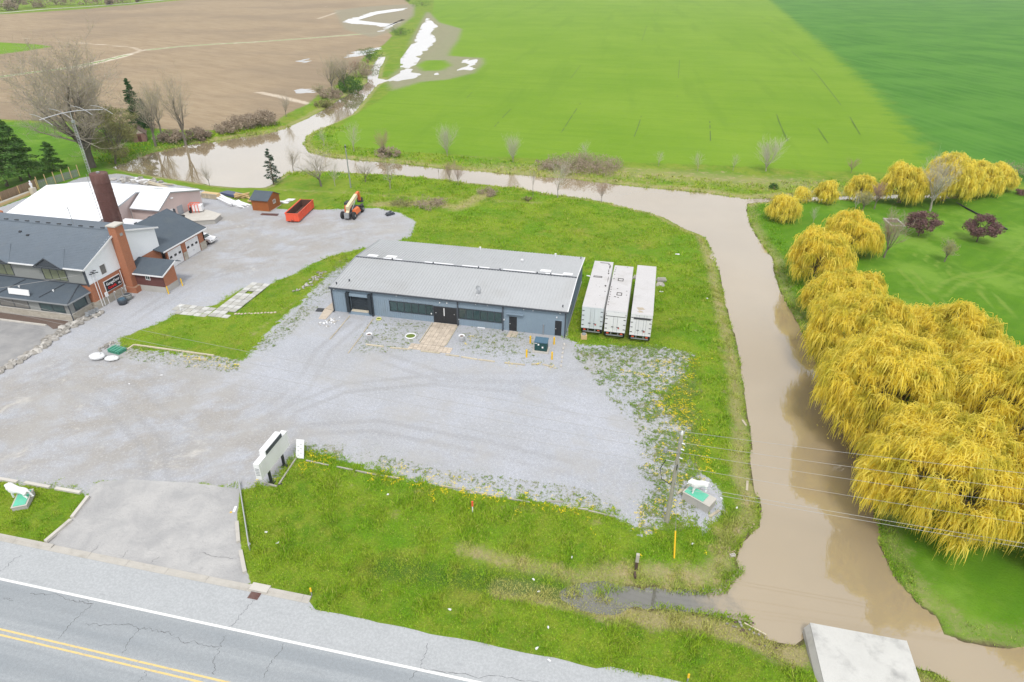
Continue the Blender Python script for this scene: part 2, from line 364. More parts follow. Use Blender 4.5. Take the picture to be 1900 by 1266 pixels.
TRK = [t_ for p in ([(450,1040),(440,930),(470,830),(540,760),(640,720),(800,705),(960,720),(1100,770)], [(300,1060),(300,920),(280,820),(200,740),(80,700),(-80,720)], [(0,730),(120,680),(220,610),(330,540),(420,490),(470,440),(480,410)],
   [(380,1050),(400,900),(520,800),(700,790),(900,830),(1060,870)], [(250,700),(330,760),(420,820),(430,900)], [(360,520),(480,490),(560,450),(640,430),(700,425)], [(660,600),(600,650),(560,720),(440,800),(300,840)], [(700,660),(820,700),(1000,700),(1120,690)],
   [(1745,545),(1765,525),(1800,514),(1850,507),(1878,488),(1900,462),(1930,440)], [(1700,470),(1760,500),(1830,545),(1880,590)], [(1680,500),(1740,560),(1800,590)]) for t_ in twin(p)]
dTrk = np.min([dline(t_, GX, GY) for t_ in TRK], axis=0)
dirt_polys = [(-5, W2([(-300,700),(0,700),(120,660),(240,650),(420,700),(480,760),(560,800),(520,860),(460,905),(300,895),(160,890),(0,880),(-300,870)])), (-3, W2([(375,385),(480,400),(620,400),(740,405),(740,445),(640,460),(560,490),(470,510),(350,520),(330,480)]))]
dDirt = np.max([sdf(p, GX, GY) for _, p in dirt_polys], axis=0)
weed_polys = [W2(p) for p in ([(690,590),(805,600),(770,650),(655,655)], [(850,605),(990,615),(985,655),(1040,685),(850,655)], [(1060,650),(1200,640),(1290,660),(1285,790),(1290,880),(1200,960),(1180,800),(1100,700)],
  [(640,470),(655,500),(560,600),(500,650),(470,650),(560,570)], [(560,830),(640,845),(900,905),(1150,950),(1090,910),(800,870),(640,825)], [(230,640),(440,668),(440,690),(330,680),(225,665)], [(1180,760),(1300,700),(1290,980),(1190,985)])]
dWeed = np.max([sdf(p, GX, GY) for p in weed_polys], axis=0)
dRoad = np.abs(GY-17)-11.2
nz_lab = (fbm(GX, GY, .8, 3)-.5)*1.2
lab = np.zeros(GX.shape, np.int8)                 # 0 grass
lab[dMd + nz_lab > 0] = 8
lab[(dPl + nz_lab > 0)] = 4
lab[(dWh + nz_lab > 0) & (dMd < 0)] = 5; lab[dGr > 0] = 6; lab[dWg > 0] = 5
lab[dLw > 0] = 7
lab[dL + nz_lab*.5 > 0] = 1; lab[dPk > 0] = 2; lab[dAp > 0] = 3
lab[dR < -.8] = 9
fl = lab[:-1, :-1]
ATT = dict(a_lot=dL, a_apr=dAp, a_park=dPk, a_plow=dPl, a_wheat=np.maximum(dWh, dWg), a_green=dGr, a_lawn=dLw, a_dry=DRY, a_mud=dMd, a_strip=dSt.clip(0, 30), a_dirt=dDirt, a_weed=dWeed, a_riv=dR, a_ditch=dDt.clip(0, 30), a_pale=dPale.clip(0, 30), a_berm=dBm, a_trk=dTrk.clip(0, 30))

def grass_colour(t, dry, lawn=None):
    """shared by the soil under the grass and by the tufts"""
    n1 = t.noise(.16, 5, .6); n2 = t.noise(.9, 4, .6); n3 = t.noise(6, 4, .65)
    c = t.mix(t.mr(n1, .38, .62), (0.129, 0.2385, 0.012), (0.2021, 0.2925, 0.021))
    c = t.mix(t.mr(n2, .42, .68, 0, .55), c, (0.258, 0.2925, 0.039))
    c = t.mix(t.mr(t.noise(.45, 4, .6, t.P((1, 1, 1), .5)), .56, .7, 0, .6), c, (0.0774, 0.1935, 0.0108))
    c = t.mix(t.mr(t.noise(.075, 5, .65), .50, .64, 0, .75), c, (0.1161, 0.2565, 0.0096)); c = t.mix(t.mr(t.noise(.11, 6, .7, t.P((1, 1, 1), 2.0)), .54, .66, 0, .7), c, (0.2666, 0.2745, 0.051))
    d = t.ma('ADD', dry, t.mr(t.noise(.55, 5, .7), .5, .75, -.08, .42))
    d = t.mr(t.ma('ADD', d, t.ma('MULTIPLY', t.ma('SUBTRACT', n3, .5), .9)), .35, 1.0)
    c = t.mix(d, c, t.mix(n3, (.30, .25, .12), (.50, .41, .25)))
    c = t.mix(t.mr(n3, .35, .7, .0, .5), c, (.075, .12, .015))
    if lawn is not None:
        w = t.n('ShaderNodeTexWave'); w.inputs['Scale'].default_value = .13; w.inputs['Distortion'].default_value = 9; w.inputs['Detail'].default_value = 2; w.inputs['Detail Scale'].default_value = .4
        t.put(w.inputs['Vector'], t.P((1, 1, 1), .75))
        l = t.mix(t.mr(w.outputs['Fac'], .2, .8, .3, .6), (0.0792, 0.1998, 0.0081), (0.1188, 0.2553, 0.0126))
        l = t.mix(t.mr(n1, .35, .7, 0, .7), l, (0.066, 0.1776, 0.0081)); l = t.mix(t.mr(t.noise(.35, 5), .5, .7, 0, .6), l, (0.1386, 0.2516, 0.018))
        l = t.mix(t.mr(n3, .4, .75, 0, .35), l, (.06, .12, .01)); l = t.mix(t.mr(t.noise(.5, 4, .6, t.P((.25, 2.2, 1), .75)), .48, .64, 0, .55), l, (.085, .20, .012)); l = t.mix(t.mr(t.noise(.06, 5, .65), .48, .62, 0, .55), l, (.20, .33, .045))
        c = t.mix(t.ma('MULTIPLY', lawn, t.ma('SUBTRACT', 1, t.ma('MULTIPLY', d, .5))), c, l)
    return c
def ground_material():
    t = NT('ground_cover'); A = {k: t.attr(k) for k in ATT}
    nE = t.ma('SUBTRACT', t.noise(1.1, 6, .68), .5); nF = t.ma('SUBTRACT', t.noise(5, 4, .7), .5)
    def mask(k, w, amp, fine=0.):
        x = t.ma('ADD', A[k], t.ma('MULTIPLY', nE, amp))
        if fine: x = t.ma('ADD', x, t.ma('MULTIPLY', nF, fine))
        return t.mr(x, -w, w)
    lawn = t.mr(A['a_lawn'], -1, 1.5); trk = t.ma('MULTIPLY', t.mr(t.ma('ADD', A['a_trk'], t.ma('MULTIPLY', nE, .5)), .12, .55, 1, 0), t.mr(t.noise(.05, 3, .6), .3, .6))
    c = grass_colour(t, A['a_dry'], lawn)
    c = t.mix(t.ma('MULTIPLY', t.ma('MULTIPLY', trk, lawn), .55), c, (.20, .29, .05))
    c = t.mix(t.mr(A['a_ditch'], .4, 1.8, .75, 0), c, t.mix(nF, (.05, .12, .012), (.09, .17, .03)))
    # ploughed earth
    st = t.noise(.05, 6, .62, t.P((1, 4.5, 1), .35)); st2 = t.noise(.5, 5, .7, t.P((.25, 2.5, 1), .32)); w3 = t.noise(.012, 4)
    pl = t.mix(t.mr(st, .3, .7), (0.252, 0.1847, 0.1142), (0.336, 0.2592, 0.1666)); pl = t.mix(t.mr(st2, .35, .72, 0, .65), pl, (0.3948, 0.3159, 0.2108)); pl = t.mix(t.mr(w3, .42, .62, 0, .55), pl, (0.2184, 0.1701, 0.119))
    fr = t.n('ShaderNodeTexWave'); fr.inputs['Scale'].default_value = .16; fr.inputs['Distortion'].default_value = 2.2; fr.inputs['Detail'].default_value = 3; fr.inputs['Detail Scale'].default_value = .6
    t.put(fr.inputs['Vector'], t.P((1, 1, 1), 1.25)); pl = t.mix(t.mr(fr.outputs['Fac'], .7, 1, 0, .25), pl, (.22, .18, .15))
    pl = t.mix(t.mr(t.ma('ADD', A['a_pale'], t.ma('MULTIPLY', nE, 2.5)), .6, 2.2, .8, 0), pl, (.60, .52, .42))
    pl = t.mix(t.mr(t.ma('ADD', A['a_strip'], t.ma('MULTIPLY', nE, 2.0)), 1.8, 2.6, .9, 0), pl, (.62, .56, .48))
    pl = t.mix(t.mr(t.ma('ADD', A['a_strip'], t.ma('MULTIPLY', nE, 1.5)), .8, 1.7, 1, 0), pl, (.14, .25, .04))
    c = t.mix(mask('a_plow', .8, 5), c, pl)
    # spring cereals
    wn = t.noise(.03, 5, .6); wr = t.noise(.8, 4, .7, t.P((.12, 2.2, 1), .02)); wf = t.noise(3, 4, .7, t.P((.3, 1.6, 1), .02))
    wh = t.mix(t.mr(wn, .3, .7), (0.1387, 0.2583, 0.0117), (0.1762, 0.2911, 0.0189)); wh = t.mix(t.mr(wr, .4, .7, 0, .6), wh, (0.1013, 0.2214, 0.0081)); wh = t.mix(t.mr(wf, .45, .7, 0, .5), wh, (0.195, 0.3116, 0.0225)); wh = t.mix(t.mr(t.noise(.22, 5, .7, t.P((.06, 1.2, 1), .02)), .45, .68, 0, .5), wh, (0.1125, 0.2337, 0.009)); wh = t.mix(t.mr(t.noise(.05, 4, .6, t.P((1.6, .12, 1), -.05)), .52, .66, 0, .35), wh, (0.105, 0.2132, 0.01125))
    hz = t.noise(.008, 4, .6); wh = t.mix(t.mr(hz, .45, .7, 0, .35), wh, (0.2025, 0.328, 0.027))
    c = t.mix(mask('a_wheat', .6, 3, .8), c, wh)
    gr = t.mix(t.mr(wn, .35, .65), (0.0434, 0.1591, 0.0126), (0.0744, 0.2109, 0.021)); gr = t.mix(t.mr(t.noise(.1, 4, .6, t.P((3.5, .2, 1), -.38)), .42, .62, 0, .4), gr, (0.0992, 0.2368, 0.0315))
    c = t.mix(t.mr(t.ma('ADD', A['a_green'], t.ma('MULTIPLY', t.ma('SUBTRACT', t.noise(.15, 5, .6), .5), 14)), -7, 3), c, gr)
    # wet margins
    mud = t.mix(t.noise(.25, 5, .7), (.20, .19, .13), (.32, .29, .21)); c = t.mix(t.ma('MULTIPLY', mask('a_mud', 2.5, 9), .85), c, mud)
    mudb = t.mr(t.ma('ADD', A['a_riv'], t.ma('MULTIPLY', nE, 1.2)), .0, .55, 1, 0); c = t.mix(mudb, c, t.mix(nF, (.10, .08, .045), (.20, .16, .10)))
    # crushed stone yard
    g1 = t.noise(.12, 5, .6); g2 = t.noise(14, 3, .75); g3 = t.noise(2.2, 5, .65)
    lot = t.mix(t.mr(g1, .3, .7), (0.3811, 0.4043, 0.451), (0.4892, 0.5145, 0.583)); lot = t.mix(t.mr(g3, .38, .68, 0, .5), lot, (0.5459, 0.567, 0.6215)); lot = t.mix(t.mr(t.noise(.7, 6, .75), .45, .7, 0, .35), lot, (0.3399, 0.3518, 0.385)); lot = t.mix(t.mr(t.noise(5, 4, .75), .42, .66, 0, .4), lot, (0.309, 0.3202, 0.352)); lot = t.mix(t.mr(g2, .4, .65, 0, .8), lot, (0.2369, 0.2467, 0.275))
    lot = t.mix(t.mr(t.noise(18, 2, .8), .54, .66, 0, .8), lot, (.64, .65, .67))
    dn = t.noise(.2, 7, .7, t.P((1, 1.35, 1), -.5), .25)
    df = t.ma('MULTIPLY', t.mr(A['a_dirt'], -6, 4), t.mr(dn, .34, .60, 0, .95)); lot = t.mix(df, lot, t.mix(t.noise(1.2, 5, .7, t.P((.4, 2, 1), .7)), (.27, .255, .235), (.37, .35, .325)))
    pf = t.ma('MULTIPLY', t.mr(A['a_dirt'], -3, 4), t.mr(t.noise(.16, 7, .75, t.P((1, 1.5, 1), .35), .5), .58, .70, 0, .7)); lot = t.mix(pf, lot, (.62, .59, .54))
    lot = t.mix(t.mr(t.noise(.055, 5, .7), .42, .62, .0, .35), lot, (.33, .325, .315))
    lot = t.mix(t.ma('MULTIPLY', trk, .4), lot, (.27, .27, .275)); lot = t.mix(t.mr(t.noise(3.2, 5, .8), .40, .60, .30, 0), lot, (.27, .275, .29)); lot = t.mix(t.mr(t.noise(4.1, 4, .8, t.P((1, 1, 1), 1.0)), .54, .66, 0, .4), lot, (.64, .645, .66)); lot = t.mix(t.mr(t.noise(.14, 7, .72), .47, .66, 0, .5), lot, (.37, .362, .35))
    wl = t.mr(t.ma('ADD', A['a_weed'], t.ma('MULTIPLY', t.ma('SUBTRACT', t.noise(.35, 4), .5), 7)), -2, 2)
    wspots = t.mr(t.noise(3.2, 5, .75), .55, .62, 0, .75); lot = t.mix(t.ma('MULTIPLY', wl, wspots), lot, t.mix(nF, (.11, .16, .03), (.24, .24, .09)))
    bermd = t.mr(A['a_berm'], -2.2, .2, 0, .5)
    lx = t.ma('ADD', A['a_lot'], t.ma('MULTIPLY', nE, t.ma('ADD', 1.5, t.ma('MULTIPLY', wl, 6.5)))); lx = t.ma('ADD', lx, t.ma('MULTIPLY', nF, t.ma('ADD', 1.3, t.ma('MULTIPLY', wl, 1.5)))); c = t.mix(t.mr(lx, -.15, .15), c, lot)
    pk = t.mix(t.mr(t.noise(.3, 6, .65), .3, .7), (.25, .25, .255), (.35, .345, .34)); pk = t.mix(t.mr(g2, .4, .7, 0, .35), pk, (.2, .2, .21))
    c = t.mix(mask('a_park', .08, .25), c, pk)
    ap = t.mix(t.mr(t.noise(.35, 6, .62, t.P((1, 1, 1), .3), .5), .3, .7), (.36, .36, .365), (.47, .465, .46)); ap = t.mix(t.mr(g3, .5, .75, 0, .35), ap, (.30, .30, .31)); ap = t.mix(t.mr(g2, .45, .7, 0, .35), ap, (.30, .30, .30))
    sp = t.mr(t.noise(.55, 4, .5, t.P((1, 2.6, 1), -.75)), .69, .76, 0, .55); ap = t.mix(sp, ap, (.17, .17, .175))
    c = t.mix(mask('a_apr', .06, .3), c, ap)
    t.out(c, .92, 0, .15)
    gh = t.ma('MULTIPLY', t.mr(A['a_lot'], -.4, .4, 1, .12), t.noise(4.5, 5, .7)); t.bump(t.ma('ADD', gh, t.ma('MULTIPLY', g2, .15)), .13, .8)
    return t.m
GM = ground_material()
nX, nY = GX.shape
I = np.arange(nX*nY).reshape(nX, nY)
quad = np.stack([I[:-1, :-1], I[1:, :-1], I[1:, 1:], I[:-1, 1:]], -1)
GV = np.stack([GX, GY, Z], -1).reshape(-1, 3)
names = {0: 'grass_ground', 1: 'gravel_yard', 2: 'parking_area', 3: 'driveway', 4: 'plowed_field', 5: 'cereal_field', 6: 'green_field', 7: 'mown_lawn', 8: 'muddy_field_margin', 9: 'river_bed'}
for k, nm in names.items():
    q = quad[fl == k]
    if len(q) == 0: continue
    u, inv = np.unique(q.ravel(), return_inverse=True)
    me = np_mesh(nm, GV[u], inv.reshape(-1, 4), GM, {a: b.ravel()[u] for a, b in ATT.items()}, True)
    tag(link(nm, me), kind='structure')

# water
def water_material(name, silt, deep):
    t = NT(name); n = t.noise(.05, 4)
    c = t.mix(t.mr(n, .3, .7), silt, mul(silt, .88)); c = t.mix(t.mr(t.noise(.4, 4, .6), .55, .75, 0, .12), c, deep)
    
    if name == 'silty_water':                       # clearer, greyer water where the ditch joins
        sx = t.n('ShaderNodeSeparateXYZ'); t.put(sx.inputs[0], t.P()); e = t.ma('ADD', sx.outputs[0], t.ma('MULTIPLY', t.ma('SUBTRACT', t.noise(.5, 5, .7), .5), 7)); g = t.ma('MULTIPLY', t.mr(e, 6.5, 10.5, 1, 0), t.mr(sx.outputs[1], 38, 46, 1, 0))
        c = t.mix(t.ma('MULTIPLY', g, .92), c, t.mix(t.noise(.9, 5, .7), (.065, .07, .065), (.13, .13, .115)))
    t.out(c, .03, 0, .5); t.b.inputs['IOR'].default_value = 1.5; t.b.inputs['Coat IOR'].default_value = 1.75; t.b.inputs['Coat Weight'].default_value = 1.0; t.b.inputs['Coat Roughness'].default_value = .02
    t.bump(t.noise(1.6, 3, .5, t.P((1, 1, 1), .4)), .012, .35); return t.m
WM = water_material('silty_water', (.33, .262, .165), (.29, .235, .15))
mb = MB(); mb.add([(-260, 15, WATER), (110, 15, WATER), (110, 430, WATER), (-260, 430, WATER)], [(0, 1, 2, 3)])
tag(mb.build('river', WM), kind='structure')
PWM = water_material('flood_water', (.26, .23, .19), (.2, .18, .15))
for i_, p in enumerate(P_POOL):
    c_ = p.mean(0); q_ = c_+(p-c_)*(1+5/np.linalg.norm(p-c_, axis=1, keepdims=True).clip(8)); zz = POOLZ-.006*i_
    tag(MB().add([(x, y, zz) for x, y in q_], [list(range(len(q_)))]).build('flood_water', PWM), kind='structure')

# road
t = NT('road_asphalt')
sp = t.n('ShaderNodeSeparateXYZ'); t.put(sp.inputs[0], t.P()); y = sp.outputs['Y']
band = t.noise(.75, 2, .5, t.P((.015, 1, 1))); fine = t.noise(18, 3, .8); broad = t.noise(.3, 5, .6, t.P((.3, 1, 1)))
c = t.mix(t.mr(band, .35, .65), (0.2688, 0.2968, 0.3219), (0.364, 0.392, 0.4163)); c = t.mix(t.mr(broad, .3, .75, 0, .4), c, (0.392, 0.4088, 0.4218)); c = t.mix(t.mr(fine, .4, .7, 0, .4), c, (0.1904, 0.2016, 0.2109))
c = t.mix(t.mr(y, 24.75, 24.95), c, t.mix(t.noise(.6, 5, .6), (0.3696, 0.3864, 0.3996), (0.448, 0.4648, 0.4829)))
c = t.mix(t.mr(t.noise(5, 5, .8), .42, .6, .28, 0), c, (0.1904, 0.2016, 0.2109)); c = t.mix(t.mr(t.noise(8, 3, .8), .58, .68, 0, .12), c, (0.5824, 0.5936, 0.5994)); c = t.mix(t.mr(t.noise(.9, 6, .7, t.P((.5, 2, 1))), .56, .7, 0, .3), c, (0.224, 0.2352, 0.2442))
t.out(c, .85, 0, .3); t.bump(fine, .004); RM = t.m
xs = lines([(-300, -60, 6), (-60, 40, 1.0), (40, 301, 6)])
def road_edge(x):
    return 28.35 if x < -21.5 else 27.55 + .22*vnoise(x, 3., .35) + .12*vnoise(x, 9., 1.3) - .1 + (.35 if x > 0 else 0)
mb = MB(); k = len(xs)
mb.add([(x, 8.0, .016) for x in xs] + [(x, road_edge(x), .016) for x in xs], [(i, i+1, k+i+1, k+i) for i in range(k-1)])
tag(mb.build('road', RM), kind='structure')
def paint_mat(name, col, wear):
    t = NT(name); c = t.mix(t.mr(t.noise(3, 6, .75), wear, wear+.12), col, (.30, .31, .31)); c = t.mix(t.noise(2, 4), c, mul(col, .85)); return t.out(c, .6)
WP = paint_mat('road_paint_white', (.80, .80, .79), .66); YP = paint_mat('road_paint_yellow', (.70, .53, .22), .52)
tag(MB().add([(-300, 24.74, .021), (300, 24.74, .021), (300, 24.93, .021), (-300, 24.93, .021)], [(0, 1, 2, 3)]).build('road_edge_line', WP), kind='structure')
mb = MB()
for a, b in ((20.72, 20.86), (21.10, 21.24)): mb.add([(-300, a, .021), (300, a, .021), (300, b, .021), (-300, b, .021)], [(0, 1, 2, 3)])
tag(mb.build('road_centre_lines', YP), kind='structure')
SEAL = pm('crack_filler', (.075, .075, .08), .8, .2)
mb = MB(); mb.mi = 0
def crack(p0, p1, w, z, wig, seed, n=26):
    r_ = random.Random(seed); a = Vector(p0); b = Vector(p1); d = b-a; nn = Vector((-d.y, d.x)).normalized(); o = 0; L_, R_ = [], []
    for i in range(n+1):
        o = o*.85 + r_.uniform(-wig, wig); q = a + d*i/n + nn*o; ww = w*r_.uniform(.3, 1.2)
        L_.append((q.x+nn.x*ww/2, q.y+nn.y*ww/2, z)); R_.append((q.x-nn.x*ww/2, q.y-nn.y*ww/2, z))
    mb.add(L_+R_, [(i, i+1, n+2+i, n+1+i) for i in range(n)])
def cr(a, b, w=.035, z=.0205, wig=.12, seed=1): crack(tuple(G(*a))[:2], tuple(G(*b))[:2], w, z, wig, seed)
for i, (a, b) in enumerate([((110,1186),(170,1122)),((170,1122),(60,1098)),((175,1120),(150,1112)),((225,1212),(262,1168)),((160,1156),(262,1168)),((262,1168),(325,1175)),((425,1165),(473,1115)),
   ((325,1182),(410,1202)),((410,1202),(398,1252)),((420,1180),(410,1202)),((490,1258),(528,1195)),((258,1266),(275,1242)),((760,1262),(795,1195)),((0,1060),(38,1030)),((780,1240),(1000,1266)),((0,1117),(25,1114))]): cr(a, b, seed=i)
for i, (a, b) in enumerate([((165,1028),(215,985)),((225,1035),(268,996)),((280,1045),(325,1008)),((130,978),(330,1015)),((330,1015),(440,1040)),((250,1000),(300,945)),((300,945),(330,912))]): cr(a, b, .03, .012, .1, 40+i)
tag(mb.build('asphalt_cracks', SEAL), kind='structure')
# kerb of concrete lengths along the road
KM = pm('kerb_concrete', (.44, .42, .385), .85, .15, 1.2, dirt=(.27, .25, .21), dirt_amt=.5)
def kerb(x0, x1, drop):
    r = bpy.data.objects.new('kerb', None); COL.objects.link(r); tag(r, kind='structure'); x = x0
    r.location = (x0, 28.2, 0); OFF[r.name] = -r.location
    while x < x1-.3:
        xe = min(x+3.6, x1); h = .05 if drop(x) else .15
        b = MB(); y0, y1 = 28.02, 28.62
        for (xa, xb) in ((x+.012, xe-.012),):
            prof = [(y0, .02), (y0, .035), (28.28, .035), (28.34, h), (y1, h), (y1, -.1), (y0, -.1)]
            vs = [(xa, p, q) for p, q in prof] + [(xb, p, q) for p, q in prof]; n = len(prof)
            b.add(vs, [list(range(n)), list(range(n, 2*n))[::-1]] + [((i+1) % n, i, n+i, n+(i+1) % n) for i in range(n)])
        b.build('kerb_stone', KM, r); x = xe
kerb(-63, -26.6, lambda x: -46 < x < -27); kerb(-26.0, -21.8, lambda x: False)
# dark seams left by the drill in the cereals
mb = MB(); SM = pm('drill_gap', (.07, .13, .025), .9)
def seam(pts, w):
    w *= .55; p_, q_ = pts[0], pts[1]; pts = [(p_[0]+(p_[0]-q_[0])*.25, p_[1]+(p_[1]-q_[1])*.25)]+pts
    pts = [G(*p) for p in pts]; n = len(pts); d = [(pts[min(i+1, n-1)]-pts[max(i-1, 0)]).normalized() for i in range(n)]
    l = [(p.x-q.y*w/2, p.y+q.x*w/2, gz(p.x, p.y)+.05) for p, q in zip(pts, d)]; r = [(p.x+q.y*w/2, p.y-q.x*w/2, gz(p.x, p.y)+.05) for p, q in zip(pts, d)]
    mb.add(r+l, [(i, i+1, n+i+1, n+i) for i in range(n-1)])
for p, w in (([(1426,42),(1432,57),(1457,84),(1470,97),(1500,123),(1515,138),(1545,175),(1575,214),(1596,250)], .42), ([(921,231),(935,216),(948,203)], .45), ([(1045,241),(1060,218),(1077,192)], .45), ([(1062,142),(1077,122)], .35),
   ([(1178,250),(1184,235),(1190,216)], .4), ([(1257,172),(1259,140),(1261,112)], .35), ([(1318,255),(1317,225)], .5), ([(1459,256),(1448,232),(1441,213)], .4), ([(1533,260),(1518,238)], .35), ([(1193,70),(1200,48)], .4), ([(1209,36),(1222,0)], .4), ([(868,180),(876,172)], .3), ([(1354,25),(1356,38)], .3)): seam(p, w)
tag(mb.build('drill_seams', SM), kind='structure')
# far lane along the ploughed field
mb = MB(); LM = pm('lane_gravel', (.55, .55, .50), .9)
def strip(pts, w, z=.03):
    pts = [G(*p) for p in pts]; n = len(pts); d = [(pts[min(i+1, n-1)]-pts[max(i-1, 0)]).normalized() for i in range(n)]
    mb.add([(p.x+q.y*w/2, p.y-q.x*w/2, z) for p, q in zip(pts, d)]+[(p.x-q.y*w/2, p.y+q.x*w/2, z) for p, q in zip(pts, d)], [(i, i+1, n+i+1, n+i) for i in range(n-1)])
strip([(-300,45),(0,25),(80,18),(160,13),(240,7),(312,0),(420,-10)], 4.6, .25)
tag(mb.build('farm_lane', LM), kind='structure')
# ------------------------------------------------------------------ materials for buildings
M = {}
M['clad'] = pm('grey_cladding', (.22, .29, .36), .6, .08, .5, dirt=(.22, .24, .25), dirt_amt=.35)
M['roofm'] = pm('galvanised_roof', (.47, .485, .50), .5, .05, .25, metal=.1, dirt=(.36, .355, .345), dirt_amt=.35)
M['trim'] = pm('dark_trim', (.055, .065, .08), .5, .1)
M['black'] = pm('black_door', (.022, .025, .03), .45, .15)
M['dockrub'] = pm('dock_rubber', (.025, .035, .045), .8, .2)
M['glass'] = pm('dark_glass', (.035, .075, .08), .06, .4, .9, spec=.9, orand=.6)
M['white'] = pm('white_paint', (.76, .77, .79), .5, .05, 1, dirt=(.5, .49, .46), dirt_amt=.2)
M['whitesid'] = pm('white_siding', (.78, .81, .85), .6, .03, .4)
M['whiteroof'] = pm('white_roof', (.80, .82, .86), .6, .03, .3, dirt=(.62, .62, .64), dirt_amt=.25)
M['shingle'] = pm('charcoal_shingles', (.135, .165, .20), .9, .12, .8, dirt=(.15, .17, .19), dirt_amt=.4)
M['shingle2'] = pm('dark_shingles', (.078, .10, .125), .9, .14, .8, dirt=(.10, .12, .13), dirt_amt=.4)
M['conc'] = pm('concrete', (.42, .41, .385), .9, .12, .9, dirt=(.25, .24, .21), dirt_amt=.5, bump=.005)
M['conc_l'] = pm('pale_concrete', (.56, .535, .49), .9, .1, 1.1, dirt=(.33, .31, .27), dirt_amt=.5, orand=.35)
M['conc_w'] = pm('weathered_slab', (.52, .52, .50), .9, .12, .7, dirt=(.27, .27, .265), dirt_amt=.85, bump=.006)
M['paver'] = pm('tan_paver', (.57, .49, .40), .9, .12, 1.5, dirt=(.30, .25, .18), dirt_amt=.5, orand=.4)
M['paver_g'] = pm('grey_paver', (.48, .475, .44), .9, .12, 1.5, dirt=(.28, .27, .2), dirt_amt=.5, orand=.45)
M['timber'] = pm('weathered_timber', (.56, .50, .38), .9, .16, 2, dirt=(.2, .17, .12), dirt_amt=.5, orand=.4)
M['timber_g'] = pm('grey_timber', (.44, .42, .37), .9, .16, 2, orand=.4)
M['fence'] = pm('brown_fence_board', (.29, .205, .13), .85, .15, 2, orand=.35)
M['fence_g'] = pm('grey_fence_board', (.25, .26, .26), .85, .15, 2, orand=.35)
M['newwood'] = pm('new_wood', (.58, .42, .22), .8, .12, 2)
M['rust'] = pm('rusty_steel', (.125, .058, .05), .85, .3, .35, dirt=(.26, .19, .17), dirt_amt=.6, bump=.01)
M['steel'] = pm('grey_steel', (.38, .40, .42), .45, .12, 2, metal=.5)
M['galv'] = pm('galvanised_tube', (.55, .56, .58), .4, .1, 2, metal=.6)
M['pink'] = pm('pink_render', (.60, .49, .47), .9, .05, .5, dirt=(.5, .43, .4), dirt_amt=.3)
M['cream'] = pm('cream_block', (.55, .50, .40), .9, .08, .8)
M['greyst'] = pm('grey_stucco', (.25, .26, .255), .9, .07, .6)
M['yellow'] = pm('yellow_paint', (.80, .50, .02), .5, .12, 2)
M['dkgreen'] = pm('transformer_green', (.012, .06, .06), .45, .12, 1)
M['dkblue'] = pm('transformer_lid', (.06, .13, .19), .4, .1, 1)
M['mint'] = pm('mint_paint', (.13, .52, .36), .7, .15, 1.5, dirt=(.3, .5, .42), dirt_amt=.5)
M['orange'] = pm('orange_red_paint', (.78, .12, .06), .55, .12, 1, dirt=(.35, .08, .05), dirt_amt=.5)
M['rustin'] = pm('rusty_inside', (.12, .06, .045), .9, .25, 1)
M['shedw'] = pm('stained_cedar', (.36, .115, .03), .75, .14, 1, dirt=(.2, .07, .03), dirt_amt=.4)
M['maroon'] = pm('dark_maroon', (.125, .05, .045), .8, .1, 1)
M['bag'] = pm('white_woven_sack', (.72, .73, .75), .8, .08, 4, bump=.03)
M['tarp'] = pm('green_plastic', (.08, .30, .21), .6, .2, 3)
M['stone'] = pm('field_stone', (.36, .34, .31), .95, .2, 3, dirt=(.18, .17, .14), dirt_amt=.5, bump=.03, orand=.55)
M['stone_w'] = pm('pale_stone', (.52, .50, .47), .95, .2, 3, orand=.55)
M['mulch'] = pm('red_brown_mulch', (.16, .115, .095), .95, .3, 4, bump=.05)
M['tyre'] = pm('tyre_rubber', (.03, .03, .032), .9, .2, 3)
M['trailer'] = pm('trailer_white', (.70, .71, .73), .5, .05, .5, dirt=(.50, .49, .47), dirt_amt=.5)
M['trailer_r'] = pm('trailer_roof', (.50, .49, .495), .6, .06, .5, dirt=(.36, .34, .32), dirt_amt=.6)
M['trailer_s'] = pm('trailer_rear_steel', (.57, .62, .65), .45, .08, .8, dirt=(.40, .38, .36), dirt_amt=.45)
M['chassis'] = pm('chassis_dark', (.05, .05, .055), .7, .25, 2)
M['patch'] = pm('black_sealant', (.05, .045, .04), .8, .2)
# brickwork: courses too far off to tell one from another
t = NT('brickwork'); bt = t.n('ShaderNodeTexBrick'); bt.inputs['Scale'].default_value = 1; bt.inputs['Brick Width'].default_value = .23; bt.inputs['Row Height'].default_value = .075; bt.inputs['Mortar Size'].default_value = .008
s1 = t.n('ShaderNodeSeparateXYZ'); t.put(s1.inputs[0], t.P()); cb = t.n('ShaderNodeCombineXYZ'); t.put(cb.inputs[0], t.ma('ADD', s1.outputs[0], s1.outputs[1])); t.put(cb.inputs[1], s1.outputs[2]); t.put(bt.inputs['Vector'], cb.outputs[0])
bt.inputs['Color1'].default_value = (.42, .145, .065, 1); bt.inputs['Color2'].default_value = (.34, .11, .055, 1); bt.inputs['Mortar'].default_value = (.32, .21, .15, 1)
c = t.mix(t.mr(t.noise(.7, 5), .3, .7, 0, .35), bt.outputs['Color'], (.40, .16, .08)); t.out(c, .9); M['brick'] = t.m
t = NT('stone_facing'); v = t.vor(2.2, vec=t.P((1, 1, 1.8)), out='Color'); sv = t.n('ShaderNodeSeparateXYZ'); t.put(sv.inputs[0], v)
c = t.mix(sv.outputs[0], (.36, .32, .26), (.55, .51, .44)); c = t.mix(t.noise(6, 4), c, mul((.45, .42, .36), .8)); t.out(c, .9); M['facing'] = t.m

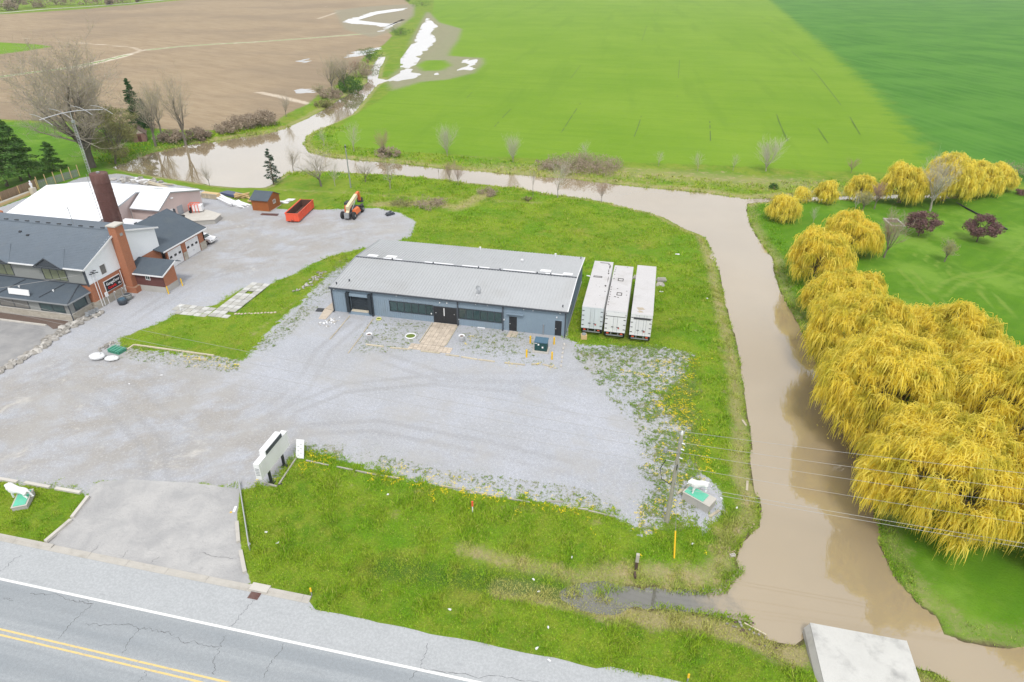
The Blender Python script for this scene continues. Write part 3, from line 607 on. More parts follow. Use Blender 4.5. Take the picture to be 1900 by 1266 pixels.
def wall_with_openings(mb, axis, c, a0, a1, z0, z1, holes, th, outward):
    """rectangular wall on plane axis=c, spanning a0..a1, z0..z1, with holes [(a,b,zl,zh)] cut out; thickness goes inward"""
    cuts = sorted(set([a0, a1] + [q for h in holes for q in h[:2]])); lv = sorted(set([z0, z1] + [q for h in holes for q in h[2:]]))
    i0, i1 = (c-th, c) if outward > 0 else (c, c+th)
    for i in range(len(cuts)-1):
        run = None
        for j in range(len(lv)-1):
            am, zm = (cuts[i]+cuts[i+1])/2, (lv[j]+lv[j+1])/2
            if any(h[0] < am < h[1] and h[2] < zm < h[3] for h in holes):
                continue
            if axis == 'y': mb.box(cuts[i], cuts[i+1], i0, i1, lv[j], lv[j+1])
            else: mb.box(i0, i1, cuts[i], cuts[i+1], lv[j], lv[j+1])

# ------------------------------------------------------------------ the long metal-clad building in the middle
BX0, BX1, BY0, BY1, EH, RH = -40.85, -8.75, 72.25, 89.6, 3.72, 4.42
RY = (BY0+BY1)/2
b = thing('metal_clad_building', 'long low blue grey metal clad building with ribbed grey roof and black entrance doors', 'building', (-24.8, 80.9, 0), world=True)
win_z = (1.05, 2.5)
W_A = (-32.6, -26.55); W_B = (-22.95, -17.15); DR = (-26.5, -23.2); D1 = (-16.15, -15.1); D2 = (-10.1, -8.98 - .25); DK = (-38.3, -35.55)
mb = MB()
wall_with_openings(mb, 'y', BY0, BX0, BX1, .0, EH, [(W_A[0], W_A[1], *win_z), (W_B[0], W_B[1], *win_z), (DR[0], DR[1], 0, 2.5), (D1[0], D1[1], 0, 2.15), (D2[0], D2[1], .05, 2.25), (DK[0], DK[1], .55, 3.0)], .2, -1)
wall_with_openings(mb, 'x', BX1, BY0+.2, BY1, 0, EH, [], .2, 1); wall_with_openings(mb, 'x', BX0, BY0+.2, BY1, 0, EH, [], .2, -1)
wall_with_openings(mb, 'y', BY1, BX0+.2, BX1-.2, 0, EH, [], .2, 1)
for x, s in ((BX1, -1), (BX0, 1)):
    mb.slab([(x, BY0, EH), (x, BY1, EH), (x, RY, RH-.05)][::1], .2, (s, 0, 0))
# standing ribs of the cladding
def ribs(mb, axis, c, a0, a1, z0, z1, holes, step, d, out, w=.035):
    a = a0 + step/2
    while a < a1:
        segs = [(z0, z1)]
        for h in holes:
            if h[0]-.02 < a < h[1]+.02: segs = [s for (p, q) in segs for s in ((p, min(q, h[2])), (max(p, h[3]), q)) if s[1]-s[0] > .05]
        for p, q in segs:
            if axis == 'y': mb.box(a-w, a+w, c-(d if out < 0 else 0), c+(d if out > 0 else 0), p, q)
            else: mb.box(c-(d if out < 0 else 0), c+(d if out > 0 else 0), a-w, a+w, p, q)
        a += step
mb.build('wall', M['clad'], b)
mb = MB()
hs = [(W_A[0]-.1, W_A[1]+.1, win_z[0]-.1, win_z[1]+.1), (W_B[0]-.1, W_B[1]+.1, win_z[0]-.1, win_z[1]+.1), (DR[0]-.05, DR[1]+.05, 0, 2.55), (D1[0]-.1, D1[1]+.1, 0, 2.25), (D2[0]-.35, D2[1]+.3, 0, 2.5), (DK[0]-.5, DK[1]+.5, 0, 3.5)]
ribs(mb, 'y', BY0, BX0, BX1, .02, EH-.02, hs, .305, .035, -1); ribs(mb, 'x', BX1, BY0, BY1, .02, EH, [], .305, .035, 1); ribs(mb, 'x', BX0, BY0, BY1, .02, EH, [], .305, .035, -1)
tag(mb.build('wall_ribs', M['clad'], b), kind='stuff')
# roof: two planes of ribbed sheet
OV = .22
for nm, ye, sgn in (('front', BY0-OV, -1), ('back', BY1+OV, 1)):
    slope = (RH-EH)/(RY-BY0); ze = EH + .06 - OV*slope
    mb = MB(); mb.slab([(BX0-.2, ye, ze), (BX1+.2, ye, ze), (BX1+.2, RY+sgn*.05, RH+.06), (BX0-.2, RY+sgn*.05, RH+.06)][::(1 if sgn < 0 else -1)], .07)
    x = BX0
    while x < BX1+.1:
        for dx, hh, ww in ((0, .085, .04), (.14, .03, .03), (.28, .03, .03)):
            xx = x+dx
            if xx < BX1+.15: mb.slab([(xx-ww, ye, ze+hh), (xx+ww, ye, ze+hh), (xx+ww, RY+sgn*.06, RH+.06+hh), (xx-ww, RY+sgn*.06, RH+.06+hh)][::(1 if sgn < 0 else -1)], hh*.9)
        x += .42
    mb.build('roof_slope', M['roofm'], b)
mb = MB().box(BX0-.25, BX1+.25, RY-.16, RY+.06, RH+.06, RH+.16); mb.build('ridge_flashing', M['trim'], b)
for xa, xb in ((-36.9, -34.0), (-30.6, -26.3), (-25.0, -21.0), (-19.0, -14.4), (-13.0, -10.5)):
    MB().slab([(xa, RY+.1, RH+.19), (xb, RY+.1, RH+.19), (xb, RY+.42, RH+.17), (xa, RY+.42, RH+.17)], .05).build('ridge_strip', M['white'], b)
for xa, xb, ya in ((-39.6, -38.1, .6), (-36.9, -35.3, .9), (-13.9, -12.4, 1.0), (-10.6, -9.3, .55)):
    sl_ = (RH-EH)/(RY-BY0); y0 = RY+ya; y1 = y0+.85; MB().slab([(xa, y0, RH+.15-sl_*ya), (xb, y0, RH+.15-sl_*ya), (xb, y1, RH+.15-sl_*(ya+.85)), (xa, y1, RH+.15-sl_*(ya+.85))], .05).build('skylight', M['white'], b)
for x, y in ((-35.4, RY-.05), (-29.2, RY-.05), (-22.5, RY-.05), (-19.4, RY-.05), (-14.1, RY-.05), (-12.2, RY-.05), (-39.0, 74.0), (-40.4, 72.9), (-9.3, 73.0), (-9.0, 89.0)):
    z = EH+(RH-EH)*(1-abs(y-RY)/(RY-BY0)); MB().cbox((x, y, z+.2), (.14, .14, .38)).build('roof_vent', M['trim'], b)
MB().lathe([(.12, 0), (.12, .3), (.22, .3), (.2, .42)], (-17.2, 85.5, EH+.3), 10).build('roof_vent', M['white'], b)
for x in (-24.4, -12.8): MB().lathe([(.09, 0), (.09, .45), (.16, .45), (.14, .55)], (x, 88.9, EH+.1), 8).build('roof_vent', M['white'], b)
MB().box(BX0-.3, BX1+.3, BY0-OV-.16, BY0-OV-.01, EH-.14, EH+.03).build('gutter', M['trim'], b)
for x0_, x1_ in ((BX0-.28, BX0-.2), (BX1+.21, BX1+.3)):
    mb = MB()
    for sgn, ye in ((-1, BY0-OV), (1, BY1+OV)): mb.slab([(x0_, ye, EH+.1), (x1_, ye, EH+.1), (x1_, RY, RH+.2), (x0_, RY, RH+.2)][::(1 if sgn < 0 else -1)], .22)
    mb.build('rake_trim', M['white' if x0_ > 0 or x1_ > -20 else 'steel'], b)
for x in (BX0-.05, -35.05, -23.05, -16.95, BX1-.02):
    mb = MB().box(x-.07, x+.07, BY0-.2, BY0-.06, .12, EH-.14); mb.cbox((x, BY0-.3, .12), (.13, .4, .1), 0, -.3); mb.build('downpipe', M['trim'], b)
def window_strip(x0, x1, n):
    f = MB(); z0, z1 = win_z; y = BY0
    f.box(x0-.06, x1+.06, y-.07, y+.08, z0-.07, z0); f.box(x0-.06, x1+.06, y-.07, y+.08, z1, z1+.07); f.box(x0-.06, x0, y-.07, y+.08, z0, z1); f.box(x1, x1+.06, y-.07, y+.08, z0, z1)
    st = (x1-x0)/n
    for i in range(1, n): f.box(x0+i*st-.035, x0+i*st+.035, y-.06, y+.06, z0, z1)
    fo = f.build('window', M['trim'], b)
    for i in range(n):
        MB().box(x0+i*st+.037, x0+(i+1)*st-.037, y+.01, y+.03, z0+.002, z1-.002).build('pane', M['glass'], fo)
window_strip(W_A[0], W_A[1], 6); window_strip(W_B[0], W_B[1], 6)
# entrance doors
mb = MB(); xm = (DR[0]+DR[1])/2; mb.box(DR[0], DR[1], BY0-.06, BY0+.06, 2.42, 2.5); mb.box(DR[0], DR[0]+.08, BY0-.06, BY0+.06, 0, 2.42); mb.box(DR[1]-.08, DR[1], BY0-.06, BY0+.06, 0, 2.42); mb.build('door_frame', M['trim'], b)
for i, (xa, xb) in enumerate(((DR[0]+.08, xm-.01), (xm+.01, DR[1]-.08))):
    d = MB().box(xa, xb, BY0-.02, BY0+.05, .03, 2.42).build('door', M['black'], b)
    if i == 0: MB().box(xb-.17, xb-.06, BY0-.09, BY0-.02, 1.15, 2.3).build('push_plate', M['white'], d)
    MB().cbox((xa+.3 if i == 0 else xb-.3, BY0-.05, 1.5), (.08, .06, .08)).build('lock', M['white'], d)
for (xa, xb, z0, z1, hx) in ((D1[0], D1[1], 0.03, 2.15, D1[0]-.35), (D2[0], D2[1], .05, 2.25, D2[0]+.13)):
    mb = MB(); mb.box(xa-.09, xa, BY0-.05, BY0+.05, z0, z1+.09); mb.box(xb, xb+.09, BY0-.05, BY0+.05, z0, z1+.09); mb.box(xa, xb, BY0-.05, BY0+.05, z1, z1+.09); mb.build('door_frame', M['clad'], b)
    d = MB().box(xa, xb, BY0+.0, BY0+.05, z0, z1).build('door', M['black'], b); MB().cbox((xa+.12, BY0-.02, 1.05), (.07, .05, .1)).build('handle', M['white'], d)
MB().box(D1[0]-.3, D1[1]+.9, BY0-.45, BY0-.05, 2.62, 2.7).build('door_canopy', M['clad'], b)
# loading dock with rubber shelter
MB().box(DK[0]-.45, DK[0], BY0-.55, BY0-.037, .35, 3.25).build('dock_shelter', M['dockrub'], b); MB().box(DK[1], DK[1]+.45, BY0-.55, BY0-.037, .35, 3.25).build('dock_shelter', M['dockrub'], b)
MB().box(DK[0]+.001, DK[1]-.001, BY0-.3, BY0-.037, 2.72, 3.1).build('dock_header', M['clad'], b)
mb = MB(); z = .57
while z < 2.98: mb.box(DK[0], DK[1], BY0+.08, BY0+.13, z, z+.46); z += .485
mb.build('overhead_door', M['dockrub'], b)
MB().box(DK[0]+.15, DK[1]-.15, BY0-.42, BY0+.05, .5, .62).build('dock_plate', M['cream'], b)
MB().box(DK[0]-.3, DK[1]+.3, BY0-.36, BY0-.037, -.3, .49).build('dock_face', M['clad'], b)
for x, z in ((-40.5, 3.45), (-31.5, 3.45), (-25.5, 3.1), (-24.5, 3.15), (-20.6, 3.45), (-14.2, 3.42), (-13.0, 3.4), (-9.5, 3.42), (-26.75, 1.3), (-23.0, .9), (-9.9, 2.75), (-16.8, 1.6), (-19.0, 3.45)):
    MB().cbox((x, BY0-.1, z), (.13, .14, .15)).build('wall_lamp', M['white'], b)
MB().tube([(-11.6, BY0-.08, .1), (-11.6, BY0-.08, 1.5)], .07, 8).build('bollard_pipe', M['steel'], b)
for y in (76.5, 77.2): MB().cbox((BX1+.06, y, 1.9), (.08, .5, .9)).build('wall_louvre', M['steel'], b)
mb = MB().tube([(BX1+.12, 73.2, .35), (BX1+.12, 88.6, .35)], .05, 6); mb.tube([(BX1+.3, 72.6, 0), (BX1+.3, 72.6, 1.0)], .05, 6); mb.build('pipe_run', M['galv'], b)
mb = MB().tube([(0, 0, 0), (0, 0, .9)], .03, 6); sd = thing('satellite_dish', 'grey satellite dish on a short mast near the middle of the ribbed roof', 'satellite dish', (-20.75, 73.9, 3.86))
mb.cbox((0, 0, .04), (.4, .3, .05)); mb.build('mast', M['white'], sd)
mb = MB(); n = 14
pr = [(.02, 0), (.2, .03), (.34, .09), (.42, .15)]; mb.lathe(pr + [(.42, .16), (.34, .11), (.02, .03)], (0, 0, 0), 16); o = mb.build('dish', M['steel'], sd, True); o.location = (0, -.05, .95); o.rotation_euler = (R(48), 0, R(65)); o.scale = (1, 1, 1)
MB().tube([(0, -.1, .8), (.25, -.5, .95)], .015, 5).build('feed_arm', M['steel'], sd)

# ------------------------------------------------------------------ trailers
def trailer(x0, x1, y0, y1, label, style):
    w = x1-x0; Lh = y1-y0; zt = 4.1; zb = 1.05
    r = thing('semi_trailer', label, 'trailer', ((x0+x1)/2, y0, 0), 0, 'semi trailers parked beside the metal building'); h = w/2
    MB().box(-h, h, .12, Lh, zb, zt-.04).build('cargo_box', M['trailer'], r)
    MB().box(-h-.02, h+.02, .06, Lh+.02, zt-.035, zt).build('roof', M['trailer_r'], r)
    mb = MB(); y = .6
    while y < Lh-.3:
        for sx in (-1, 1): mb.box(sx*h if sx > 0 else -h-.02, h+.02 if sx > 0 else -h, y-.03, y+.03, zb+.1, zt-.15)
        y += .6
    tag(mb.build('side_posts', M['trailer'], r), kind='stuff')
    mb = MB(); mb.box(-h, h, 0.02, .118, zt-.16, zt-.036); mb.box(-h, h, 0.02, .118, zb-.02, zb+.1); mb.box(-h, -h+.1, 0.02, .118, zb+.1, zt-.16); mb.box(h-.1, h, .02, .118, zb+.1, zt-.16); mb.build('rear_frame', M['trailer_s' if style == 1 else 'trailer'], r)
    for s in (-1, 1):
        xa, xb = (-h+.1, -.01) if s < 0 else (.01, h-.1)
        d = MB().box(xa, xb, .05, .11, zb+.1, zt-.16).build('door', M['trailer_s' if style == 1 else 'trailer'], r)
        for k in range(4): MB().cbox((s*(h-.17), .03, zb+.45+k*.68), (.3, .05, .07)).build('hinge', M['chassis'], d)
        for dx in ((.25,) if style < 3 else (.3, .62)):
            MB().tube([(s*dx, .02, zb+.05), (s*dx, .02, zt-.12)], .018, 6).build('lock_rod', M['steel'], d)
        MB().cbox((s*.32, -.01, zb+.75), (.3, .04, .06)).build('handle', M['chassis'], d)
    if style == 2: MB().box(-h+.15, h-.15, -.01, .03, zt-.75, zt-.2).build('header_panel', M['trailer'], r); MB().box(-h+.08, h-.08, .0, .02, zt-.82, zt-.76).build('header_seal', M['chassis'], r)
    if style == 3:
        MB().box(-h+.35, h-.2, -.015, .03, zt-.75, zt-.5).build('dark_panel', M['chassis'], r)
    MB().cbox((.45, .03, zb+.6), (.2, .03, .22)).build('placard', pm('red_placard', (.45, .12, .1), .6), r)
    mb = MB(); mb.box(-h+.25, h-.25, .02, .14, .5, .62); mb.box(-.5, -.4, .02, .12, .62, zb); mb.box(.4, .5, .02, .12, .62, zb); mb.build('underride_guard', M['steel'], r)
    mb = MB(); mb.box(-.5, -.36, .2, Lh-.6, zb-.28, zb); mb.box(.36, .5, .2, Lh-.6, zb-.28, zb)
    for y in (1.0, 2.3): mb.tube([(-h+.2, y, .5), (h-.2, y, .5)], .07, 6)
    mb.build('chassis', M['chassis'], r)
    for y in (1.0, 2.3):
        for s in (-1, 1):
            w_ = MB().tube([(s*(h-.02), y, .5), (s*(h-.6), y, .5)], .5, 18).build('wheel', M['tyre'], r); MB().tube([(s*(h-.0), y, .5), (s*(h-.1), y, .5)], .24, 10).build('rim', M['steel'], w_)
    for s in (-1, 1):
        MB().box(s*.8-.06, s*.8+.06, Lh-3.1, Lh-2.95, 0.02, zb).build('landing_gear', M['chassis'], r)
        MB().cbox((s*(h-.45), .0, .85), (.3, .06, .12)).build('tail_lamp', M['orange'], r)
    def ring(cx, cy, a, c_):
        mb = MB(); e = .09
        mb.box(cx-a, cx+a, cy-c_, cy-c_+e, zt, zt+.04); mb.box(cx-a, cx+a, cy+c_-e, cy+c_, zt, zt+.04); mb.box(cx-a, cx-a+e, cy-c_+e, cy+c_-e, zt, zt+.04); mb.box(cx+a-e, cx+a, cy-c_+e, cy+c_-e, zt, zt+.04); mb.build('roof_hatch', M['patch'], r)
    rg = random.Random(style)
    def spot(cx, cy, a, c_): MB().blob((cx, cy, zt), (a, c_, .05), 8, 4, .35, rg.random()).build('sealant_patch', M['patch'], r)
    if style == 1:
        ring(-.35, 9.4, .6, .22); MB().box(-.5, .7, 14.3, 14.38, zt, zt+.04).build('roof_seam', M['patch'], r)
        for q in ((.8, 14.1, .25, .5), (1.0, 13.2, .2, 1.5), (.95, 11.8, .12, 1.1), (1.0, 10.8, .2, .5), (1.1, 8.8, .07, 1.8), (.95, 6.7, .25, .5), (.2, 6.2, .1, .15), (-.3, 6.7, .1, .12), (1.05, 5.0, .18, .2), (.5, 3.6, .1, .12), (.2, 1.0, .1, .12)): spot(*q)
    if style == 2:
        ring(-.15, 9.4, .38, .42); ring(0, 4.9, .35, .42)
        for q in ((-.5, 4.0, .28, .25), (-.1, 3.9, .3, .18), (-.35, 6.5, .22, .18), (.9, 6.0, .15, .2), (.95, 4.8, .12, .2), (-1.1, 13.3, .14, .3), (-1.1, 12.6, .14, .3), (-1.15, 12.0, .14, .3), (-1.1, 11.0, .1, .3), (-1.1, 9.6, .2, .3), (.5, 13.9, .15, .15)): spot(*q)
        for k in range(8): spot(-1.18, 1.6+k*.75, .12, .35)
    if style == 3:
        st_ = pm('rust_stain', (.42, .36, .28), .8, .3); MB().blob((-.3, 1.5, zt), (1.1, .8, .02), 10, 4, .4, 5).build('stain', st_, r); MB().blob((-.25, .7, zt), (.8, .5, .02), 10, 4, .4, 8).build('stain', st_, r)
    return r
trailer(-6.85, -4.15, 73.3, 88.2, 'white semi trailer nearest the metal building, with pale steel rear doors', 1)
trailer(-3.85, -1.2, 73.0, 87.2, 'white semi trailer in the middle of three, black squares on its roof', 2)
trailer(-.65, 2.0, 72.8, 88.0, 'white semi trailer farthest from the metal building, clean roof and dark strip on its doors', 3)
# ------------------------------------------------------------------ brick house with the grey porch, on the left
HX = -73.0; HL = -106.0; HY0, HY1 = 65.3, 79.4; HE = 6.3; HEB = 6.95; HR = 9.1; HRY = 72.1
h = thing('brick_house', 'two storey brick and white sided building with charcoal roof, tall chimney and dark porch', 'building', (-89, 72, 0), world=True)
BB = 3.75
mb = MB(); wall_with_openings(mb, 'x', HX, HY0, HY1, 1.15, BB, [], .3, 1); mb.box(HL, HX-.3, HY1-.3, HY1, 1.15, BB); mb.box(HL, HX-.3, HY0, HY0+.3, 1.15, BB); mb.build('brick_wall', M['brick'], h)
mb = MB().box(HL, HX+.06, HY0-.05, HY1+.05, -.6, 1.15); mb.build('stone_base', M['facing'], h)
mb = MB(); GW = [(67.7, 68.75, 4.15, 5.55)]
wall_with_openings(mb, 'x', HX+.03, HY0, HY1, BB, HE, GW, .3, 1)
mb.slab([(HX+.03, HY0, HE), (HX+.03, HY1, HE), (HX+.03, HY1, HEB-.1), (HX+.03, HRY, HR-.12)], .3, (-1, 0, 0)); mb.build('gable_wall', M['whitesid'], h)
mb = MB(); z = BB+.2
while z < HR-.3:                                    # lap joints of the siding
    t_ = max(0, (z-HE)/(HR-HE)); ya = HY0+(HRY-HY0)*t_+.05; yb = HY1-(HY1-HRY)*t_-.05
    for (p, q) in (((ya, 67.6), (68.85, yb)) if 4.05 < z < 5.65 else ((ya, yb),)):
        if q > p: mb.slab([(HX+.05, p, z), (HX+.05, q, z), (HX+.03, q, z+.1), (HX+.03, p, z+.1)], .015, (-1, 0, 0))
    z += .2
tag(mb.build('siding_lap', M['whitesid'], h), kind='stuff')
mb = MB().box(HL, HX-.27, HY1-.32, HY1-.02, BB, HE); mb.build('rear_wall', M['whitesid'], h)
# front upper wall, grey, with two grouped windows under the little gables
WU = [(-79.9, -76.2), (-88.6, -85.0), (-97.4, -93.9)]
mb = MB(); wall_with_openings(mb, 'y', HY0, HL, HX-.3, BB, HE, [(a, b_, 4.05, 5.6) for a, b_ in WU], .3, -1); mb.build('front_wall', M['greyst'], h)
MB().box(HX-.3, HX+.08, HY0-.06, HY0-.001, BB-.2, HE-.1).build('corner_board', M['trim'], h)
def window(parent, axis, c, a0, a1, z0, z1, n, frame, out, glass=None):
    f = MB(); e = .07; th = .12; o0, o1 = (c-.04, c+.05) if out > 0 else (c-.05, c+.04)
    def bx(p, q, za, zb, g=f, i0=o0, i1=o1):
        g.box(i0, i1, p, q, za, zb) if axis == 'x' else g.box(p, q, i0, i1, za, zb)
    bx(a0-e, a1+e, z0-e, z0); bx(a0-e, a1+e, z1, z1+e); bx(a0-e, a0, z0, z1); bx(a1, a1+e, z0, z1); st = (a1-a0)/n
    for i in range(1, n): bx(a0+i*st-.03, a0+i*st+.03, z0, z1)
    w = f.build('window', frame, parent)
    for i in range(n):
        g = MB(); bx(a0+i*st+.032, a0+(i+1)*st-.032, z0+.002, z1-.002, g, c-.02, c+.0); g.build('pane', glass or M['glass'], w)
    return w
M['glass_b'] = pm('curtained_glass', (.17, .165, .155), .15, .25, .5, spec=.8); M['glass_g'] = pm('curtained_glass_green', (.20, .22, .14), .15, .3, .5, spec=.8)
for i, (a, b_) in enumerate(WU): window(h, 'y', HY0, a, b_, 4.05, 5.6, 3, M['trim'], -1, M['glass_g'])
window(h, 'x', HX+.03, 67.75, 68.7, 4.2, 5.5, 1, M['white'], 1, M['glass_b'])
# roof
OVX = .35; OVY = .45
def gable_roof(parent, x0, x1, y0, y1, ry, ez, rz, mat, th=.12, name='roof', edge=None, eb=None):
    eb = ez if eb is None else eb; _ez0 = ez
    for sgn, ye, ez in ((-1, y0, ez), (1, y1, eb)):
        mb = MB(); P4 = [(x0, ye, ez), (x1, ye, ez), (x1, ry, rz), (x0, ry, rz)]
        mb.slab(P4 if sgn < 0 else P4[::-1], th); mb.build(name, mat, parent)
    if edge:
        for x in (x0, x1):
            mb = MB(); dx = .05 if x == x1 else -.05
            for sgn, ye, ez in ((-1, y0, ez if False else _ez0), (1, y1, eb)):
                q = [(x, ye, ez+.02), (x+dx, ye, ez+.02), (x+dx, ry, rz+.02), (x, ry, rz+.02)]; mb.slab(q if (sgn < 0) == (dx > 0) else q[::-1], .24)
            mb.build('verge_board', edge, parent)
gable_roof(h, HL, HX+OVX, HY0-OVY, HY1+OVY, HRY, HE-.1, HR, M['shingle'], edge=M['white'], eb=HEB-.12)
MB().box(HL, HX+OVX, HY0-OVY-.12, HY0-OVY-.005, HE-.22, HE-.06).build('gutter', M['white'], h); MB().box(HL, HX+OVX, HRY-.12, HRY+.12, HR+.0, HR+.05).build('ridge_cap', M['shingle'], h)
sl = (HR-HE)/(HRY-HY0)
mb = MB()
for i in range(1, 26):                               # shingle courses, butt edges standing proud
    y = HY0-OVY+i*.28; z = HE-.05+(y-(HY0-OVY))*(HR-HE+.05)/(HRY-HY0+OVY); mb.box(HL, HX+OVX-.01, y, y+.03, z+.004, z+.016)
tag(mb.build('shingle_courses', M['shingle'], h), kind='stuff')
for i in range(13):                                  # box vents just behind the ridge
    x = -75.6-i*1.83; MB().cbox((x, HRY+.8, HR-.8*.28+.06), (.42, .36, .15), 0, -.28).build('roof_vent', M['black'], h)
for x, y in ((-87.1, 70.2), (-85.4, 69.7)): MB().cbox((x, y, HE+(y-HY0)*sl+.1), (.36, .3, .14), 0, .4).build('roof_vent', M['black'], h)
mb = MB().tube([(-81.6, 74.0, 8.2), (-81.6, 74.0, 11.2)], .04, 6); mb.tube([(-81.6, 74.0, 11.0), (-82.2, 73.6, 10.6)], .03, 5); mb.build('service_mast', M['steel'], h)
# little gables over the upper windows: open truss pediments with shingled backs
for xc in (-78.0, -86.8, -95.6):
    w = 2.25; y0 = HY0-.85; zt = HE+1.25; zb = HE-.1
    yr = HY0-OVY+(zt-HE+.05)/sl
    mb = MB()
    for s in (-1, 1):
        P4 = [(xc+s*w, y0, zb), (xc, y0, zt), (xc, yr, zt), (xc+s*w, HY0-OVY+.02, zb+.04)]; mb.slab(P4 if s > 0 else P4[::-1], .08)
    mb.build('dormer_roof', M['shingle'], h)
    mb = MB()
    for s in (-1, 1): mb.slab([(xc+s*(w+.05), y0-.03, zb), (xc, y0-.03, zt+.03), (xc, y0-.03, zt-.16), (xc+s*(w-.15), y0-.03, zb-.02)][::s], .1, (0, 1, 0))
    mb.box(xc-w, xc+w, y0-.02, y0+.08, zb-.16, zb-.03); mb.build('dormer_trim', M['trim'], h)
    MB().slab([(xc-w+.3, y0+.12, zb), (xc+w-.3, y0+.12, zb), (xc, y0+.12, zt-.2)], .05, (0, 1, 0)).build('dormer_gable', M['trim'], h)
# porch
PX = -73.6; PY = 61.7
MB().box(HL, PX, PY, HY0-.051, -.5, .95).build('porch_base', M['facing'], h); MB().box(HL, PX+.06, PY-.06, PY+.28, .95, 1.03).build('porch_coping', M['conc_l'], h); MB().box(PX-.28, PX+.06, PY+.281, HY0-.06, .95, 1.03).build('porch_coping', M['conc_l'], h)
PW = [(-78.3, -74.5), (-84.9, -80.2), (-90.6, -86.6), (-97, -92.4)]
mb = MB(); wall_with_openings(mb, 'y', PY+.1, HL, PX-.05, 1.03, 2.75, [(a, b_, 1.15, 2.35) for a, b_ in PW], .2, -1); wall_with_openings(mb, 'x', PX-.05, PY+.301, HY0-.06, 1.03, 2.75, [(62.6, 64.6, 1.2, 2.4)], .2, 1); mb.build('porch_wall', M['greyst'], h)
for i, (a, b_) in enumerate(PW): window(h, 'y', PY+.1, a, b_, 1.15, 2.35, 2, M['trim'], -1, M['glass_b'] if i else None)
window(h, 'x', PX-.05, 62.6, 64.6, 1.2, 2.4, 1, M['trim'], 1)
PR0, PR1 = 2.75, 3.75; py0 = PY-.35; x1 = PX+.35
MB().slab([(HL, py0, PR0), (x1, py0, PR0), (x1-1.3, HY0-.01, PR1), (HL, HY0-.01, PR1)], .1).build('porch_roof', M['shingle2'], h)
MB().slab([(x1, py0, PR0), (x1, HY0-.01, PR0+.02), (x1-1.3, HY0-.01, PR1)], .1).build('porch_roof', M['shingle2'], h)
mb = MB().box(HL, x1+.05, py0-.1, py0-.005, PR0-.14, PR0+.02); mb.box(x1+.003, x1+.1, py0, HY0, PR0-.14, PR0+.02); mb.build('porch_gutter', M['steel'], h)
MB().box(HL, HX-.4, HY0-.12, HY0-.02, 3.72, 3.86).build('porch_flashing', M['trim'], h)
MB().tube([(x1, py0+.02, PR0), (x1-1.3, HY0-.05, PR1+.06)], .06, 5).build('hip_cap', M['trim'], h)
for x in (-78.2, -84.6, -90): MB().slab([(x, py0+.6, 2.98), (x+.08, py0+.6, 2.98), (x+1.6, HY0-.3, PR1-.05), (x+1.5, HY0-.3, PR1-.05)], -.06).build('roof_batten', M['trim'], h)
for x in (-77.1, -82.6): MB().lathe([(.08, 0), (.08, .22), (.13, .24), (.1, .34)], (x, 63.4, 3.2), 8).build('roof_vent', M['white'], h)
MB().cbox((-81.2, 62.0, 3.45), (3.3, .1, .8), 0, -.2).build('blank_sign_board', M['white'], h)
mb = MB().tube([(x1+.04, PY-.3, 2.7), (x1+.04, PY-.3, 0)], .06, 6); mb.tube([(x1-.1, PY-.25, 2.7), (x1-.1, PY-.25, .1)], .04, 6); mb.build('downpipe', M['trim'], h)
# chimney
ch = MB(); ch.box(HX+.035, HX+1.25, 71.1, 72.6, -.3, 10.0); ch.box(HX+.035, HX+1.7, 70.9, 72.8, -.4, .9); co = ch.build('chimney', M['brick'], h); MB().box(HX-.1, HX+1.4, 70.95, 72.75, 10.0, 10.18).build('chimney_cap', M['conc_l'], co)
MB().cbox((HX+1.27, 71.85, 8.7), (.03, .5, .4), 0).build('cleanout_plate', M['steel'], co)
MB().tube([(HX+.12, 70.75, 3.6), (HX+.12, 70.75, .3)], .05, 6).build('downpipe', M['white'], h)
for dy in (0, .45):
    MB().tube([(HX+.16, 66.1+dy, 5.3), (HX+.16, 66.1+dy, .1)], .045, 6).build('service_conduit', M['white'], h)
MB().cbox((HX+.2, 67.25, 1.45), (.22, .42, .62)).build('electric_meter', M['white'], h); MB().tube([(HX+.2, 67.25, 1.1), (HX+.2, 67.25, .1)], .04, 6).build('service_conduit', M['white'], h)
for dy, dz in ((0, 5.35), (.45, 5.4), (.2, 5.1), (.75, 5.0), (-.3, 5.15)): MB().cbox((HX+.3, 66.1+dy, dz), (.35, .1, .1), .4).build('wire_insulator', M['trim'], h)
# the company sign on the brick
sg = thing('wall_sign', 'black wall sign with white and red lettering on the brick gable end', 'sign', (HX+.02, 69.0, 2.4))
MB().box(0, .1, -1.5, 1.5, -.8, .8).build('frame', M['white'], sg); MB().box(.1, .13, -1.42, 1.42, -.72, .72).build('panel', M['black'], sg)
def text3d(txt, size, mat, parent, loc, rot, name='lettering', bold=.012, sx=1.0, align='CENTER'):
    cu = bpy.data.curves.new(name, 'FONT'); cu.body = txt; cu.size = size; cu.extrude = .008; cu.offset = bold; cu.align_x = align; cu.align_y = 'CENTER'; cu.resolution_u = 2
    ob = bpy.data.objects.new(name, cu); COL.objects.link(ob); dg = bpy.context.evaluated_depsgraph_get(); me = bpy.data.meshes.new_from_object(ob.evaluated_get(dg)); bpy.data.objects.remove(ob)
    me.materials.clear(); me.materials.append(mat); o = bpy.data.objects.new(name, me); COL.objects.link(o); o.parent = parent; o.location = loc; o.rotation_euler = rot; o.scale = (sx, 1, 1)
    return o
RED = pm('red_letters', (.75, .02, .02), .5, .05)
text3d('GarageDoor', .58, M['white'], sg, (.145, 0, .27), (R(90), 0, R(90)), bold=.009, sx=.83)
